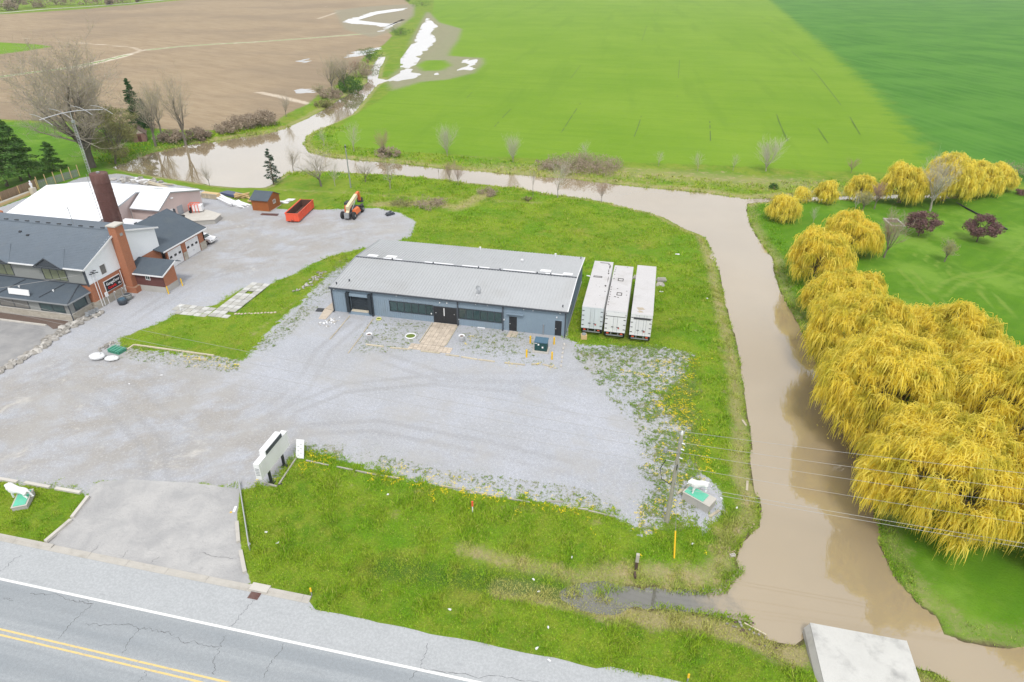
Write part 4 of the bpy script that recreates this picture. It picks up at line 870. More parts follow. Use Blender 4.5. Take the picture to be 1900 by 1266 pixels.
text3d('Canada', .52, RED, sg, (.145, -.32, -.33), (R(90), 0, R(90)), bold=.01, sx=.95); text3d('ca', .52, M['white'], sg, (.145, 1.02, -.3), (R(90), 0, R(90)), bold=.009)
# brick vestibule with its own little roof
vx0, vx1, vy0, vy1 = HX+1.72, -67.1, 71.9, 74.7
MB().box(HX+.07, vx1, vy0, vy1, -.2, .95).build('annex_base', M['conc'], h)
MB().box(HX+.07, vx1-.02, vy0+.02, vy0+.15, .95, 2.85).build('annex_front_wall', M['maroon'], h)  # front wall in a darker maroon than the brick side wall
mb = MB().box(vx1-.2, vx1-.02, vy0+.151, vy1-.02, .95, 2.85); mb.slab([(vx1-.02, vy0+.15, 2.85), (vx1-.02, vy1-.02, 2.85), (vx1-.02, vy1-.02, 3.75)], .18, (-1, 0, 0)); mb.build('annex_side_wall', M['brick'], h)
MB().slab([(HX+.1, vy0-.35, 2.85), (vx1+.3, vy0-.35, 2.85), (vx1+.3, vy1+.1, 4.0), (HX+.1, vy1+.1, 4.0)], .12).build('annex_roof', M['shingle2'], h)
MB().slab([(HX+.1, vy1+.1, 4.0), (vx1+.3, vy1+.1, 4.0), (vx1+.3, vy1+1.2, 3.5), (HX+.1, vy1+1.2, 3.5)], .12).build('annex_roof', M['shingle2'], h)
mb = MB().box(HX+1.3, vx1+.32, vy0-.42, vy0-.355, 2.7, 2.9); mb.slab([(vx1+.31, vy0-.35, 2.87), (vx1+.37, vy0-.35, 2.87), (vx1+.37, vy1+.1, 4.02), (vx1+.31, vy1+.1, 4.02)], .2); mb.build('annex_fascia', M['white'], h)
window(h, 'y', vy0+.0, -69.9, -69.3, 1.95, 2.5, 2, M['white'], -1)
for (x, y) in ((-66.75, 71.8), (-66.5, 74.6)):
    o = thing('bollard', 'yellow bollard at the ' + ('front' if y < 73 else 'rear') + ' corner of the small brick annex', 'bollard', (x, y, 0), group='yellow bollards by the brick annex'); MB().tube([(0, 0, 0), (-.03, 0, 1.15)], .09, 8).build('post', M['yellow'], o); MB().lathe([(.1, 0), (.07, .04)], (-.03, 0, 1.15), 8).build('cap', M['yellow'], o)
# garage wing
gx0, gx1, gy0, gy1 = -83.0, -72.15, 79.45, 88.7; GE = 3.35; GRX = -78.4; GRZ = 6.15
mb = MB(); wall_with_openings(mb, 'x', gx1, gy0, gy1, 0, GE, [(79.75, 82.95, .0, 2.75), (83.95, 87.25, .0, 2.75)], .3, 1); mb.slab([(gx0, gy1, 0), (gx1, gy1, 0), (gx1, gy1, GE), (GRX, gy1, GRZ-.1), (gx0, gy1, GE)][::-1], .3, (0, -1, 0)); mb.build('garage_wall', M['brick'], h)
MB().box(gx1+.001, gx1+.08, 83.0, 83.9, 0, 1.3).build('stone_base', M['facing'], h); MB().box(gx1+.001, gx1+.08, 87.3, 88.75, 0, 1.3).build('stone_base', M['facing'], h)
for (a, b_) in ((79.75, 82.95), (83.95, 87.25)):
    mb = MB()
    for k in range(4): mb.box(gx1-.14, gx1-.08, a+.02, b_-.02, .02+k*.685, .69+k*.685)
    d = mb.build('garage_door', M['white'], h)
    for k in range(3): y = a+.55+k*1.05; MB().box(gx1-.085, gx1-.06, y-.27, y+.27, 1.5, 1.85).build('pane', M['black'], d)
    MB().cbox((gx1-.05, (a+b_)/2, .8), (.05, .2, .08)).build('handle', M['steel'], d)
oy0, oy1 = 78.4, gy1+.45
MB().slab([(gx1+.45, oy0, GE-.02), (gx1+.45, oy1, GE-.02), (GRX, oy1, GRZ), (GRX, oy0-2.5, GRZ)], .12).build('garage_roof', M['shingle2'], h)
MB().slab([(gx0-.1, oy0+1.1, GE-.02), (GRX, oy0-2.5, GRZ), (GRX, oy1, GRZ), (gx0-.1, oy1, GE-.02)], .12).build('garage_roof', M['shingle2'], h)
MB().box(gx1+.46, gx1+.54, oy0, oy1, GE-.18, GE+.02).build('garage_fascia', M['white'], h)
MB().slab([(gx1+.5, oy1+.01, GE), (GRX, oy1+.01, GRZ+.02), (GRX, oy1+.01, GRZ-.2), (gx1+.5, oy1+.01, GE-.2)], .06, (0, 1, 0)).build('garage_fascia', M['trim'], h)
for x, y in ((GRX-.5, 85.5), (GRX-.6, 82.5), (GRX-.5, 80.4)): MB().cbox((x, y, GRZ-.2), (.35, .35, .14), 0, 0, -.4).build('roof_vent', M['black'], h)

# ------------------------------------------------------------------ pink workshop under the white roofs
w = thing('pink_workshop', 'low pink rendered workshop with white gabled roofs behind the brick house', 'building', (-98, 97, 0), world=True)
WE = 3.4; WR = 5.6
A = (-109.6, -91.2, 87.0, 107.0, 97.0); B = (-91.2, -85.2, 94.6, 107.0, 98.5)
MB().box(A[0], A[1], A[2]+.4, A[3]-.4, 0, WE-.1).build('wall', M['pink'], w); MB().box(A[1]+.001, B[1], B[2]+.4, B[3]-.4, 0, WE-.1).build('wall', M['pink'], w)
MB().slab([(A[1], A[2]+.4, WE-.1), (A[1], A[3]-.4, WE-.1), (A[1], A[4], WR-.1)], .3, (-1, 0, 0)).build('gable', M['pink'], w); MB().slab([(B[1], B[2]+.4, WE-.1), (B[1], B[3]-.4, WE-.1), (B[1], B[4], WR-.1)], .3, (-1, 0, 0)).build('gable', M['pink'], w)
MB().slab([(A[0], A[2]+.4, WE-.1), (A[0], A[4], WR-.1), (A[0], A[3]-.4, WE-.1)], .3, (1, 0, 0)).build('gable', M['pink'], w)
MB().box(A[1]+.002, A[1]+.12, A[2]+.4, B[2]+.3, 0, 1.5).build('block_base', M['cream'], w)
gable_roof(w, A[0]-.3, A[1]+.3, A[2], A[3], A[4], WE, WR, M['whiteroof'], .14, edge=M['steel']); gable_roof(w, A[1]+.35, B[1]+.3, B[2], B[3]+.02, B[4], WE+.05, WR+.02, M['whiteroof'], .14, edge=M['steel'])
for y0_ in (A[2], B[2]): MB().box(A[0]-.3 if y0_ == A[2] else A[1]+.35, A[1]+.3 if y0_ == A[2] else B[1]+.3, y0_-.12, y0_-.005, WE-.14, WE+.02).build('gutter', M['steel'], w)
mb = MB()
for i in range(1, 10): z = WE+i*.22; y = A[2]+(A[4]-A[2])*i*.1; mb.box(A[0]-.3, A[1]+.3, y, y+.04, z+.012, z+.03)
tag(mb.build('roof_seams', M['whiteroof'], w), kind='stuff')
MB().box(B[1]+.002, B[1]+.06, 96.0, 98.3, .2, 2.6).build('door', M['white'], w); MB().box(B[1]+.002, B[1]+.07, 99.5, 100.9, .2, 2.5).build('door', pm('grey_blue_door', (.33, .36, .40), .5), w)
MB().box(B[1]+.05, B[1]+.4, 98.35, 98.5, .3, 2.5).build('door_jamb', M['trim'], w)
MB().lathe([(.35, 0), (.35, .12), (.2, .16)], (0, 0, 0), 12).build('gable_fan', M['white'], w).location = Vector((B[1]+.1, 98.6, 4.4)) + OFF[w.name]
MB().cbox((A[1]+.05, 97.2, 4.3), (.08, .6, .7)).build('gable_louvre', M['steel'], w)
for (x, y, z) in ((A[1]+.6, B[2]-.2, 3.1), (B[1]+.2, B[2]-.1, 3.1)): MB().tube([(x, y, z), (x, y, 0)], .06, 6).build('downpipe', M['steel'], w)
MB().box(-90.5, -86.2, 89.8, 92.6, .0, 1.9).build('cold_frame', M['cream'], w); MB().slab([(-90.7, 89.6, 1.95), (-86.0, 89.6, 1.95), (-86.0, 92.8, 2.2), (-90.7, 92.8, 2.2)], .08).build('lean_to_roof', M['whiteroof'], w)
for xx, yy in ((-98.5, 99.0), (-101, 100.5), (-89.0, 100.6)): MB().cbox((xx, yy, 5.35), (2.2, .12, .06), -.08).build('roof_joint', M['steel'], w)

# rusty silo
r_ = thing('rusty_silo', 'tall rust red steel silo standing between the brick house and the white roofs', 'silo', (-85.25, 84.7, 0))
prof = [(.45, 3.2), (1.3, 4.4)] + [(1.3+.0*k, 4.4+k*1.35) for k in range(1, 6)] + [(1.3, 12.85), (1.22, 12.9)]
MB().lathe(prof, n=24).build('tank', M['rust'], r_, True)
for z in (5.8, 7.2, 8.6, 10.0, 11.4): MB().lathe([(1.3, z), (1.335, z+.02), (1.335, z+.09), (1.3, z+.11)], n=24).build('hoop', M['rust'], r_)
for k in range(4):
    a = PI/4+k*PI/2; MB().tube([(1.1*math.cos(a), 1.1*math.sin(a), 0), (1.1*math.cos(a), 1.1*math.sin(a), 4.7)], .11, 6).build('leg', M['rust'], r_)
MB().tube([(1.3, .2, 2.5), (1.3, .2, 6.8)], .16, 8).build('feed_pipe', M['rust'], r_); MB().tube([(0, 0, 3.3), (0, 0, 1.6)], .3, 10).build('outlet', M['rust'], r_); MB().lathe([(.25, 12.9), (.25, 13.1), (.1, 13.15)], n=10).build('hatch', M['steel'], r_)
# lattice tower with the big beam antenna
tw = thing('antenna_tower', 'slim lattice antenna tower with wide beam aerial rising behind the rusty silo', 'antenna tower', (-87.35, 85.3, 0))
mb = MB(); HT = 20.4; wT = .22
cs = [(wT*math.cos(a), wT*math.sin(a)) for a in (PI/2, PI/2+2*PI/3, PI/2+4*PI/3)]
for c_ in cs: mb.tube([(*c_, 0), (*c_, HT)], .022, 5)
mb.build('rails', M['galv'], tw)
mb = MB(); z = .3; k = 0
while z < HT-.5:
    for i in range(3): mb.tube([(*cs[i], z), (*cs[(i+1) % 3], z+.45)], .012, 4)
    for i in range(3): mb.tube([(*cs[i], z), (*cs[(i+1) % 3], z)], .014, 4)
    z += .45
tag(mb.build('lattice', M['galv'], tw), kind='stuff')
MB().tube([(0, 0, HT), (0, 0, HT+1.6)], .05, 6).build('mast', M['galv'], tw)
def arc(p, q, sag, n=8):
    p, q = Vector(p), Vector(q); return [p.lerp(q, i/n) - Vector((0, 0, sag*math.sin(PI*i/n)*-1)) for i in range(n+1)]
bm_ = MB().tube(arc((-2.4, -3.4, HT+.9), (2.2, 4.0, HT+1.2), .45), .06, 6).build('boom', M['galv'], tw)
for f_, ln in ((0.02, 5.2), (.33, 4.9), (.66, 4.6), (.98, 4.4)):
    c_ = Vector((-2.4, -3.4, HT+.9)).lerp(Vector((2.2, 4.0, HT+1.2)), f_)+Vector((0, 0, .45*math.sin(PI*f_))); d_ = Vector((.85, -.5, 0))
    MB().tube(arc(c_-d_*ln*1.1, c_+d_*ln*1.1, .35), .035, 5).build('element', M['galv'], tw)
MB().cbox((0, 0, HT+.1), (.35, .35, .4)).build('rotator', M['steel'], tw)
tv = thing('tv_aerial', 'thin aerial mast with short rods in front of the white roof, left of the silo', 'aerial', (-89.6, 86.7, 3.3)); MB().tube([(0, 0, 0), (.0, 0, 8.6)], .04, 5).build('mast', M['steel'], tv)
for z in (.3, 2.9, 5.4, 7.4): MB().tube([(-.5, -.1, z), (.5, .1, z)], .035, 5).build('rod', M['steel'], tv)

# board fence at the far left
def fence(p0, p1, label, mat, hgt, gap, posts, tall):
    p0, p1 = Vector((*p0, 0)), Vector((*p1, 0)); d = (p1-p0); Lf = d.length; f = thing('board_fence', label, 'fence', p0, math.atan2(d.y, d.x), group='board fences beside the pink workshop')
    n = int(Lf/(.15+gap)); me = MB().box(0, .145, -.012, .012, .05, hgt).mesh('board', mat)
    for i in range(n):
        o = link('board', me, f); o.location = (i*(.15+gap), 0, 0); o.scale = (1, 1, 1+.02*random.uniform(-1, 1))
    for z in (.4, hgt-.4): MB().box(0, Lf, .013, .06, z, z+.09).build('rail', mat, f)
    for k in range(posts): x = Lf*(k+.0)/(posts-1); MB().box(x-.06, x+.06, -.13, -.015, 0, tall).build('post', M['newwood'], f)
    return f
fence((-125.2, 91.0), (-126.1, 109.0), 'tall brown board fence left of the white roofed workshop', M['fence'], 2.1, .005, 5, 2.15)
fence((-126.1, 109.3), (-124.9, 119.0), 'open grey picket fence with light posts running toward the pond', M['fence_g'], 1.7, .09, 6, 2.6)
o = thing('timber_planter', 'low pale timber ledge along the foot of the brown board fence', 'ledge', (-124.6, 99, 0), R(93)); MB().box(-7, 7, -.5, .5, 0, .5).build('front', M['newwood'], o); MB().box(-6.9, 6.9, -.35, .35, .5, .62).build('top', M['timber_g'], o)
o = thing('garden_statue', 'small white statue on a pale pedestal by the brown fence', 'statue', (-124.0, 106.0, 0)); MB().box(-.45, .45, -.45, .45, 0, 1.4).build('pedestal', M['cream'], o); MB().lathe([(.3, 1.4), (.16, 1.6), (.26, 2.0), (.3, 2.3), (.1, 2.5), (.17, 2.7), (.05, 2.9)], n=10).build('figure', M['white'], o, True)
o = thing('brick_flue', 'low round terracotta flue at the left end of the brick house roof', 'flue', (-104.0, 81.8, 0)); MB().lathe([(.9, 0), (.9, 5.2), (1.0, 5.2), (1.0, 5.5)], n=14).build('base', M['cream'], o); MB().lathe([(.4, 5.5), (.45, 6.1), (.2, 6.3)], n=10).build('pot', M['brick'], o)
# ------------------------------------------------------------------ paving and low edges
def pieces(root, name, spots, mesh_fn, mats, hj=.012):
    """lay alike pieces: each an object of its own sharing mesh data"""
    mats = mats if isinstance(mats, list) else [mats]; ms = [mesh_fn(m) for m in mats]
    for i, (x, y, z, rz, s) in enumerate(spots):
        o = link(name, ms[i % len(ms)], root); o.location = (x, y, z+random.uniform(0, hj)); o.rotation_euler = (random.uniform(-.012, .012), random.uniform(-.012, .012), rz); o.scale = s
rd = random.Random(11)
wk = thing('entrance_walk', 'tan paved walk leading from the black entrance doors to the gravel yard', 'walkway', (-24.9, 66, 0))
sp = []
for i in range(6):
    for j in range(13):
        sp.append(((i-2.5)*.545+.08, j*.445+.55, .02, rd.uniform(-.02, .02), (.53, .43, 1)))
for i in range(10):
    for j in range(3): sp.append((-2.35+i*.55, -.85+j*.44, .015, rd.uniform(-.03, .03), (.53, .42, 1)))
pieces(wk, 'paver', sp, lambda m: MB().box(-.49, .49, -.49, .49, -.04, .04).mesh('paver', m), [M['paver']])
wt = thing('walk_edging', 'weathered timber edging along both sides of the tan entrance walk', 'edging', (-24.9, 69, 0))
for s in (-1, 1):
    for k in range(2): MB().box(s*1.75+.06-.06, s*1.75+.06+.06, -2.3+k*2.6, .25+k*2.6, 0, .12).build('timber', M['timber'], wt)
pt = thing('paved_patio', 'L shaped patio of pale worn concrete slabs on the grass left of the metal building', 'patio', (-55.6, 72, 0)); sp = []
for i in range(3):
    for j in range(12):
        if rd.random() < .94: sp.append((-1.0+i*1.02, -4.6+j*.92, .015, rd.uniform(-.03, .03), (.97, .86, 1)))
for i in range(6):
    for j in range(3):
        if not (i == 0 and j == 0): sp.append((-7.0+i*.98, -5.0+j*.92, .015, rd.uniform(-.04, .04), (.93, .86, 1)))
pieces(pt, 'slab', sp, lambda m: MB().box(-.49, .49, -.49, .49, -.05, .05).mesh('slab', m), [M['paver_g'], M['conc_w']], .03)
sp = thing('stepping_path', 'short uneven path of tan stones running from the patio across the grass', 'path', (-51, 69.2, 0))
l_ = [((-2.8+k*.42), -.8+k*.13+rd.uniform(-.1, .1), .01, rd.uniform(-.3, .3), (.4, .42, 1)) for k in range(13)]
pieces(sp, 'stone', l_, lambda m: MB().blob((0, 0, 0), (1, 1, .14), 7, 4, .2, 3).mesh('stone', m), [M['paver']])
pd_ = thing('side_pad', 'two tan concrete slabs beside the left end of the metal building', 'concrete pad', (-41.8, 72.5, 0))
MB().slab([(.7, -.2, .07), (.85, 2.9, .07), (-.5, 2.6, .07), (-.7, .1, .07)], .12).build('slab', M['paver'], pd_); MB().slab([(.7, -.3, .07), (.8, -2.8, .07), (-.2, -2.9, .07), (-.75, 0, .07)], .12).build('slab', M['paver'], pd_)
MB().cbox((0, 0, .03), (1.0, .95, .04), .1).build('rubber_mat', M['black']).location = (-43.0, 72.0, .03)
tag(bpy.data.objects['rubber_mat'], 'black rubber mat lying beside the tan slab at the building corner', 'mat')
p2_ = thing('door_step_slabs', 'two cracked tan slabs in front of the narrow black door', 'doorstep', (-15.6, 71.4, 0))
MB().slab([(-.55, -.85, .06), (-.02, -.85, .06), (.02, .7, .06), (-.4, .7, .06)], .1).build('slab', M['paver'], p2_); MB().slab([(.03, -.75, .05), (.75, -.75, .05), (.75, .6, .05), (.06, .7, .05)], .1).build('slab', M['paver'], p2_)
rp_ = thing('dock_ramp', 'gravel truck ramp between timber kerbs leading down to the black dock door', 'ramp', (-36.5, 67, 0), world=True)
for pts in ([(649,587),(640,597)],[(640,597),(632,607)],[(632,607),(612,630)],[(693,592),(684,604)],[(684,604),(675,617)],[(672,622),(658,640)],[(658,640),(646,656)]):
    a, c_ = G(*pts[0]), G(*pts[1]); MB().tube([a+Vector((0, 0, .04)), c_+Vector((0, 0, .04))], .085, 4).build('timber_kerb', M['timber'], rp_)
def beam_line(name, cat, label_fn, segs, w, hgt, mat, group, z0=None):
    for i, (a, c_) in enumerate(segs):
        p, q = G(*a), G(*c_); p.z = q.z = 0; m = (p+q)/2; d = q-p; zz = gz(m.x, m.y) if z0 is None else z0
        o = MB().box(-d.length/2, d.length/2, -w/2, w/2, -.05, hgt).build(name, mat); o.location = (m.x, m.y, zz); o.rotation_euler = (0, 0, math.atan2(d.y, d.x)); tag(o, label_fn(i), cat, group)
ORD = ['first', 'second', 'third', 'fourth', 'fifth', 'sixth', 'seventh', 'eighth', 'ninth', 'tenth', 'eleventh', 'twelfth']
beam_line('timber_edge', 'timber', lambda i: f'weathered pale timber, {ORD[i]} from the left along the gravel bed before the metal building',
  [((679,640),(712,644)),((724,646),(760,649)),((781,652),(816,656)),((827,659),(852,662)),((856,663),(886,668)),((888,668),(918,672)),((936,674),(974,678)),((986,677),(1001,676)),((1007,677),(1026,682))], .16, .13, M['timber'], 'timbers edging the gravel bed')
for i, (u, v) in enumerate([(1041,680),(1042,672),(1043,664),(1044,656),(1045,648),(1047,640)]):
    p = G(u, v); o = MB().cbox((0, 0, .08), (.2, .42, .16), rd.uniform(-.2, .2)+.1).build('kerb_block', M['conc_l']); o.location = (p.x, p.y, 0); tag(o, f'pale kerb block, {ORD[i]} counted from the corner of the gravel bed toward the building', 'block', 'pale blocks beside the transformer')
beam_line('timber_edge', 'timber', lambda i: f'low grey timber, {ORD[i]} from the sign along the front edge of the gravel yard',
  [((568,855),(610,864)),((625,867),(655,873)),((660,874),(700,882)),((706,883),(740,888)),((815,902),(874,911)),((878,913),(926,923)),((943,926),(983,933)),((1014,931),(1044,932)),((1073,945),(1091,947)),((1092,949),(1139,960))], .13, .12, M['timber_g'], 'timbers along the front edge of the yard')
beam_line('timber_edge', 'timber', lambda i: 'long grey timber on the grass edge ' + ['beside the blank sign', 'in front of the blank sign'][i], [((562,833),(518,900)),((489,897),(514,904))], .15, .14, M['timber_g'], 'timbers around the blank sign')
beam_line('timber_edge', 'timber', lambda i: ['long pale timber retaining the grass wedge behind the sacks', 'short pale timber lying on gravel below the grass wedge', 'slanting timber at the green pallet end of the grass wedge'][i], [((250,641),(397,661)),((357,667),(384,669)),((236,650),(249,641))], .18, .16, M['timber'], 'timbers below the grass wedge')
beam_line('concrete_wheel_stop', 'wheel stop', lambda i: ['pale concrete stop at the left frame edge above the lion lawn', 'pale concrete stop directly behind the left lion statue', 'pale concrete stop between the left lion and the driveway corner', 'pale concrete stop on the driveway edge nearest the gravel yard', 'pale concrete stop on the left driveway edge nearest the road'][i],
  [((-12,888),(33,896)),((47,897),(93,906)),((104,908),(150,916)),((165,924),(135,963)),((133,968),(86,1008))], .3, .2, M['conc_l'], 'concrete stops around the lion lawn')
beam_line('concrete_wheel_stop', 'wheel stop', lambda i: ['pale concrete stop on the right driveway edge, farther from the road', 'pale concrete stop on the right driveway edge, nearest the road'][i], [((440,970),(443,1007)),((447,1024),(455,1064))], .3, .2, M['conc_l'], 'concrete stops at the right driveway edge')
rl = thing('pipe_rail', 'low double galvanised pipe rail along the right edge of the driveway', 'rail', (-31.5, 35, 0), world=True)
a, c_ = G(445, 899), G(464, 1022)
for k, z in enumerate((.25, .55)): MB().tube([a+Vector((0, 0, z)), c_+Vector((0, 0, z))], .05, 6).build('rail', M['galv'], rl)
for k in range(5): p = a.lerp(c_, k/4); MB().tube([p, p+Vector((0, 0, .62))], .05, 6).build('post', M['galv'], rl)
o = thing('traffic_cone_board', 'short white and yellow marker board lying at the driveway edge', 'marker', tuple(G(436, 946))); MB().cbox((0, 0, .05), (.22, .7, .08), .3).build('board', M['white'], o); MB().cbox((-.1, -.42, .06), (.16, .14, .1), .3).build('end', M['yellow'], o)
# rock retaining edge on the left
rw = thing('rock_edging', 'winding edging of rough grey fieldstones along the parking area', 'rock edging', (-72, 57, 0), world=True)
path = [G(*q) for q in [(-25,702),(0,690),(30,673),(75,646),(105,623),(130,606),(160,592),(188,580)]]
ms = [MB().blob((0, 0, 0), (1, 1, .62), 7, 5, .2, s).mesh('stone', M['stone' if s % 3 else 'stone_w']) for s in range(7)]
tot = sum((path[i+1]-path[i]).length for i in range(len(path)-1)); n = 150
for k in range(n):
    t_ = tot*k/n; i = 0
    while t_ > (path[i+1]-path[i]).length and i < len(path)-2: t_ -= (path[i+1]-path[i]).length; i += 1
    d = (path[i+1]-path[i]).normalized(); p = path[i]+d*t_; nn = Vector((-d.y, d.x, 0)); s = rd.uniform(.4, 1.0); wd_ = .45 if k < 75 else .75
    o = link('stone', ms[k % 7], rw); o.location = p+nn*rd.uniform(-wd_, wd_)+Vector((0, 0, s*.12))+OFF[rw.name]; o.rotation_euler = (rd.uniform(-.3, .3), rd.uniform(-.3, .3), rd.uniform(0, 6)); o.scale = (s*rd.uniform(.8, 1.4), s, s*.9)
def stone_pile(name, label, cat, pts, n, smin, smax, spread, mats=('stone_w', 'stone'), group=None):
    pts = [G(*q) for q in pts]; c0 = sum(pts, Vector())/len(pts); r = thing(name, label, cat, (c0.x, c0.y, gz(c0.x, c0.y)), group=group); m_ = [MB().blob((0, 0, 0), (1, 1, .6), 6, 4, .25, s+50).mesh('stone', M[mats[s % len(mats)]]) for s in range(4)]
    for k in range(n):
        t_ = rd.random()*(len(pts)-1); i = int(min(t_, len(pts)-1.001)); p = pts[i].lerp(pts[i+1], t_-i) if len(pts) > 1 else pts[0]; s = rd.uniform(smin, smax)
        o = link('stone', m_[k % 4], r); o.location = p-Vector((c0.x, c0.y, p.z))+Vector((rd.gauss(0, spread), rd.gauss(0, spread), s*.15)); o.rotation_euler = (0, rd.uniform(-.4, .4), rd.uniform(0, 6)); o.scale = (s, s*rd.uniform(.6, 1), s)
    return r
stone_pile('rock_pile', 'scattered pale rocks on the bank between grass and metal building', 'rocks', [(553,540),(572,528),(590,515),(600,504)], 60, .22, .6, .4)
stone_pile('rock_pile', 'small cluster of stones beside the white sacks and green pallet', 'rocks', [(186,652),(200,640),(214,634)], 22, .25, .6, .25)
stone_pile('rubble_heap', 'thin heap of broken white rubble near the dock ramp', 'rubble', [(600,604),(612,598),(622,600)], 45, .12, .4, .5, ('white', 'stone_w'))
stone_pile('rock_pile', 'grey boulders heaped behind the white roofed workshop', 'rocks', [(220,334),(245,334),(262,337),(285,341)], 60, .5, 1.5, 1.0)
stone_pile('rubble_heap', 'low spread of stones by the river end of the road ditch', 'rubble', [(1345,1150),(1385,1162),(1420,1180)], 25, .1, .3, .5, ('stone', 'mulch'))
tag(MB().prism([(-105, 60.2), (-76.5, 60.2), (-74.6, 59.3), (-73.2, 60.4), (-73.4, 61.5), (-105, 61.6)], .02, .06).build('mulch_bed', M['mulch']), kind='structure')
o = thing('parking_kerb', 'long pale kerb between the dark mulch bed and the parking area', 'kerb', (-90, 59.9, 0)); 
for k in range(8): MB().box(-15+k*3.6, -11.45+k*3.6, -.12, .12, 0, .16).build('kerb_length', M['conc_l'], o)

# ------------------------------------------------------------------ yard furniture
def planter(u, v, label):
    p = G(u, v); r = thing('planter', label, 'planter', (p.x, p.y, 0), group='white planters beside the entrance walk'); MB().lathe([(.33, 0), (.38, .78), (.42, .82), (.36, .82), (.34, .72)], n=16).build('pot', M['white'], r, True); MB().lathe([(.345, .7), (.02, .78)], n=12).build('soil', M['mulch'], r)
planter(686, 630, 'white round planter on gravel left of the entrance walk'); planter(857, 633, 'white round planter on gravel right of the entrance walk')
def ringp(u, v, R_, label, mat):
    p = G(u, v); r = thing('planter_ring', label, 'planter ring', (p.x, p.y, 0)); n = 22; mb = MB(); vs = []; fs = []
    for i in range(n):
        a = 2*PI*i/n
        for j in range(6):
            b_ = 2*PI*j/6; q = R_+.07*math.cos(b_); vs.append((q*math.cos(a), q*math.sin(a), .1+.1*math.sin(b_)))
    for i in range(n):
        for j in range(6): fs.append((i*6+j, ((i+1) % n)*6+j, ((i+1) % n)*6+(j+1) % 6, i*6+(j+1) % 6))
    mb.add(vs, fs); mb.build('ring', mat, r, True); MB().lathe([(R_-.02, .05), (R_*.5, .12), (.02, .13)], n=14).build('grass_fill', pm('ring_grass', (.13, .18, .03), .9), r)
ringp(762, 625, .66, 'white ring planter filled with grass in the weedy gravel', M['white']); ringp(703, 593, .33, 'small pale yellow ring against the foot of the metal wall', pm('pale_yellow', (.6, .6, .25), .7))
o = MB().cbox((0, 0, .06), (1.0, .12, .1)).build('white_plank', M['white']); o.location = tuple(G(893, 609)); tag(o, 'short white plank lying under the right window strip', 'plank')
tb = thing('transformer_box', 'dark green pad mounted transformer between four yellow bollards', 'transformer', (-11.15, 68.25, 0))
MB().box(-1.0, 1.0, -.75, .8, -.1, .14).build('pad', M['conc_l'], tb); MB().box(-.78, .78, -.42, .55, .14, 1.38).build('cabinet', M['dkgreen'], tb)
for s in (0, 1): d = MB().box(-.76+s*.77, -.01+s*.77, -.46, -.421, .2, 1.3).build('door', M['dkgreen'], tb); MB().cbox((-.28+s*.52, -.47, 1.05-s*.35), (.2, .02, .22)).build('warning_label', M['white'], d)
MB().slab([(-.84, -.5, 1.4), (.84, -.5, 1.4), (.84, .62, 1.56), (-.84, .62, 1.56)], .1).build('lid', M['dkblue'], tb); MB().cbox((-.6, -.47, 1.2), (.3, .02, .07)).build('number_strip', M['white'], tb)
for (u, v, l) in ((984,637,'left rear'), (1028,639,'right rear'), (977,663,'left front'), (1024,667,'right front')):
    p = G(u, v); r = thing('bollard', f'yellow bollard at the {l} corner of the green transformer', 'bollard', (p.x, p.y, 0), group='yellow bollards around the transformer'); MB().tube([(0, 0, 0), (0, 0, 1.0)], .11, 10).build('post', M['yellow'], r); MB().lathe([(.11, 1.0), (.08, 1.06), (.02, 1.08)], n=10).build('cap', M['yellow'], r)
p = G(1083, 628); r = thing('tree_stump_drum', 'tan carton with a pale drum beside the first trailer rear wheels', 'carton', (p.x, p.y, 0)); MB().cbox((0, 0, .28), (.75, .7, .56), .2).build('carton', M['newwood'], r); MB().lathe([(.28, .57), (.28, .72), (.2, .74)], n=12).build('drum', M['steel'], r)
# pallets
def pallet_mesh(parent, z, rz=0, dx=0, mat='timber_g'):
    for k in range(3): MB().box(-.6, .6, -.55+k*.5, -.45+k*.5, 0, .09).build('bearer', M[mat], parent).location = (dx, 0, z)
    me = MB().box(-.045, .045, -.6, .6, .09, .115).mesh('slat', M[mat])
    for k in range(7): o = link('slat', me, parent); o.location = (dx-.54+k*.18, 0, z)
for (x, y, rz, n, lab) in ((3.0, 92.2, .2, 3, 'stack of grey pallets on grass behind the third trailer'), (1.3, 91.4, .9, 2, 'low grey pallets half hidden behind the third trailer'), (-.6, 92.6, -.2, 2, 'grey pallets in the gap between the middle and third trailers')):
    r = thing('pallet_stack', lab, 'pallet', (x, y, gz(x, y)), rz, group='pallets behind the trailers')
    for k in range(n): pallet_mesh(r, k*.16, dx=k*.1)
o = thing('cable_drum', 'pale round drum end leaning on the pallets behind the third trailer', 'drum', (3.0, 90.6, 0), .3); MB().lathe([(.65, 0), (.65, .09), (.1, .1)], n=16).build('disc', M['timber_g'], o); MB().lathe([(.2, .1), (.2, .3)], n=10).build('hub', M['timber_g'], o); o.rotation_euler = (R(30), 0, .3)
for (u, v, s, lab) in ((1257,472,.9,'crumpled white plastic sheet on the grass right of the trailers'), (1312,553,.4,'small white scrap on grass near the river bank'), (1227,542,.6,'white bag on the grass below the pallets'), (1092,512,.7,'thin white board on the grass beside the first trailer'), (905,435,.01,'')):
    if not lab: continue
    p = G(u, v); o = MB().blob((0, 0, .06), (s, s*.55, .14), 7, 4, .45, u).build('white_litter', M['white']); o.location = (p.x, p.y, gz(p.x, p.y)); tag(o, lab, 'litter')
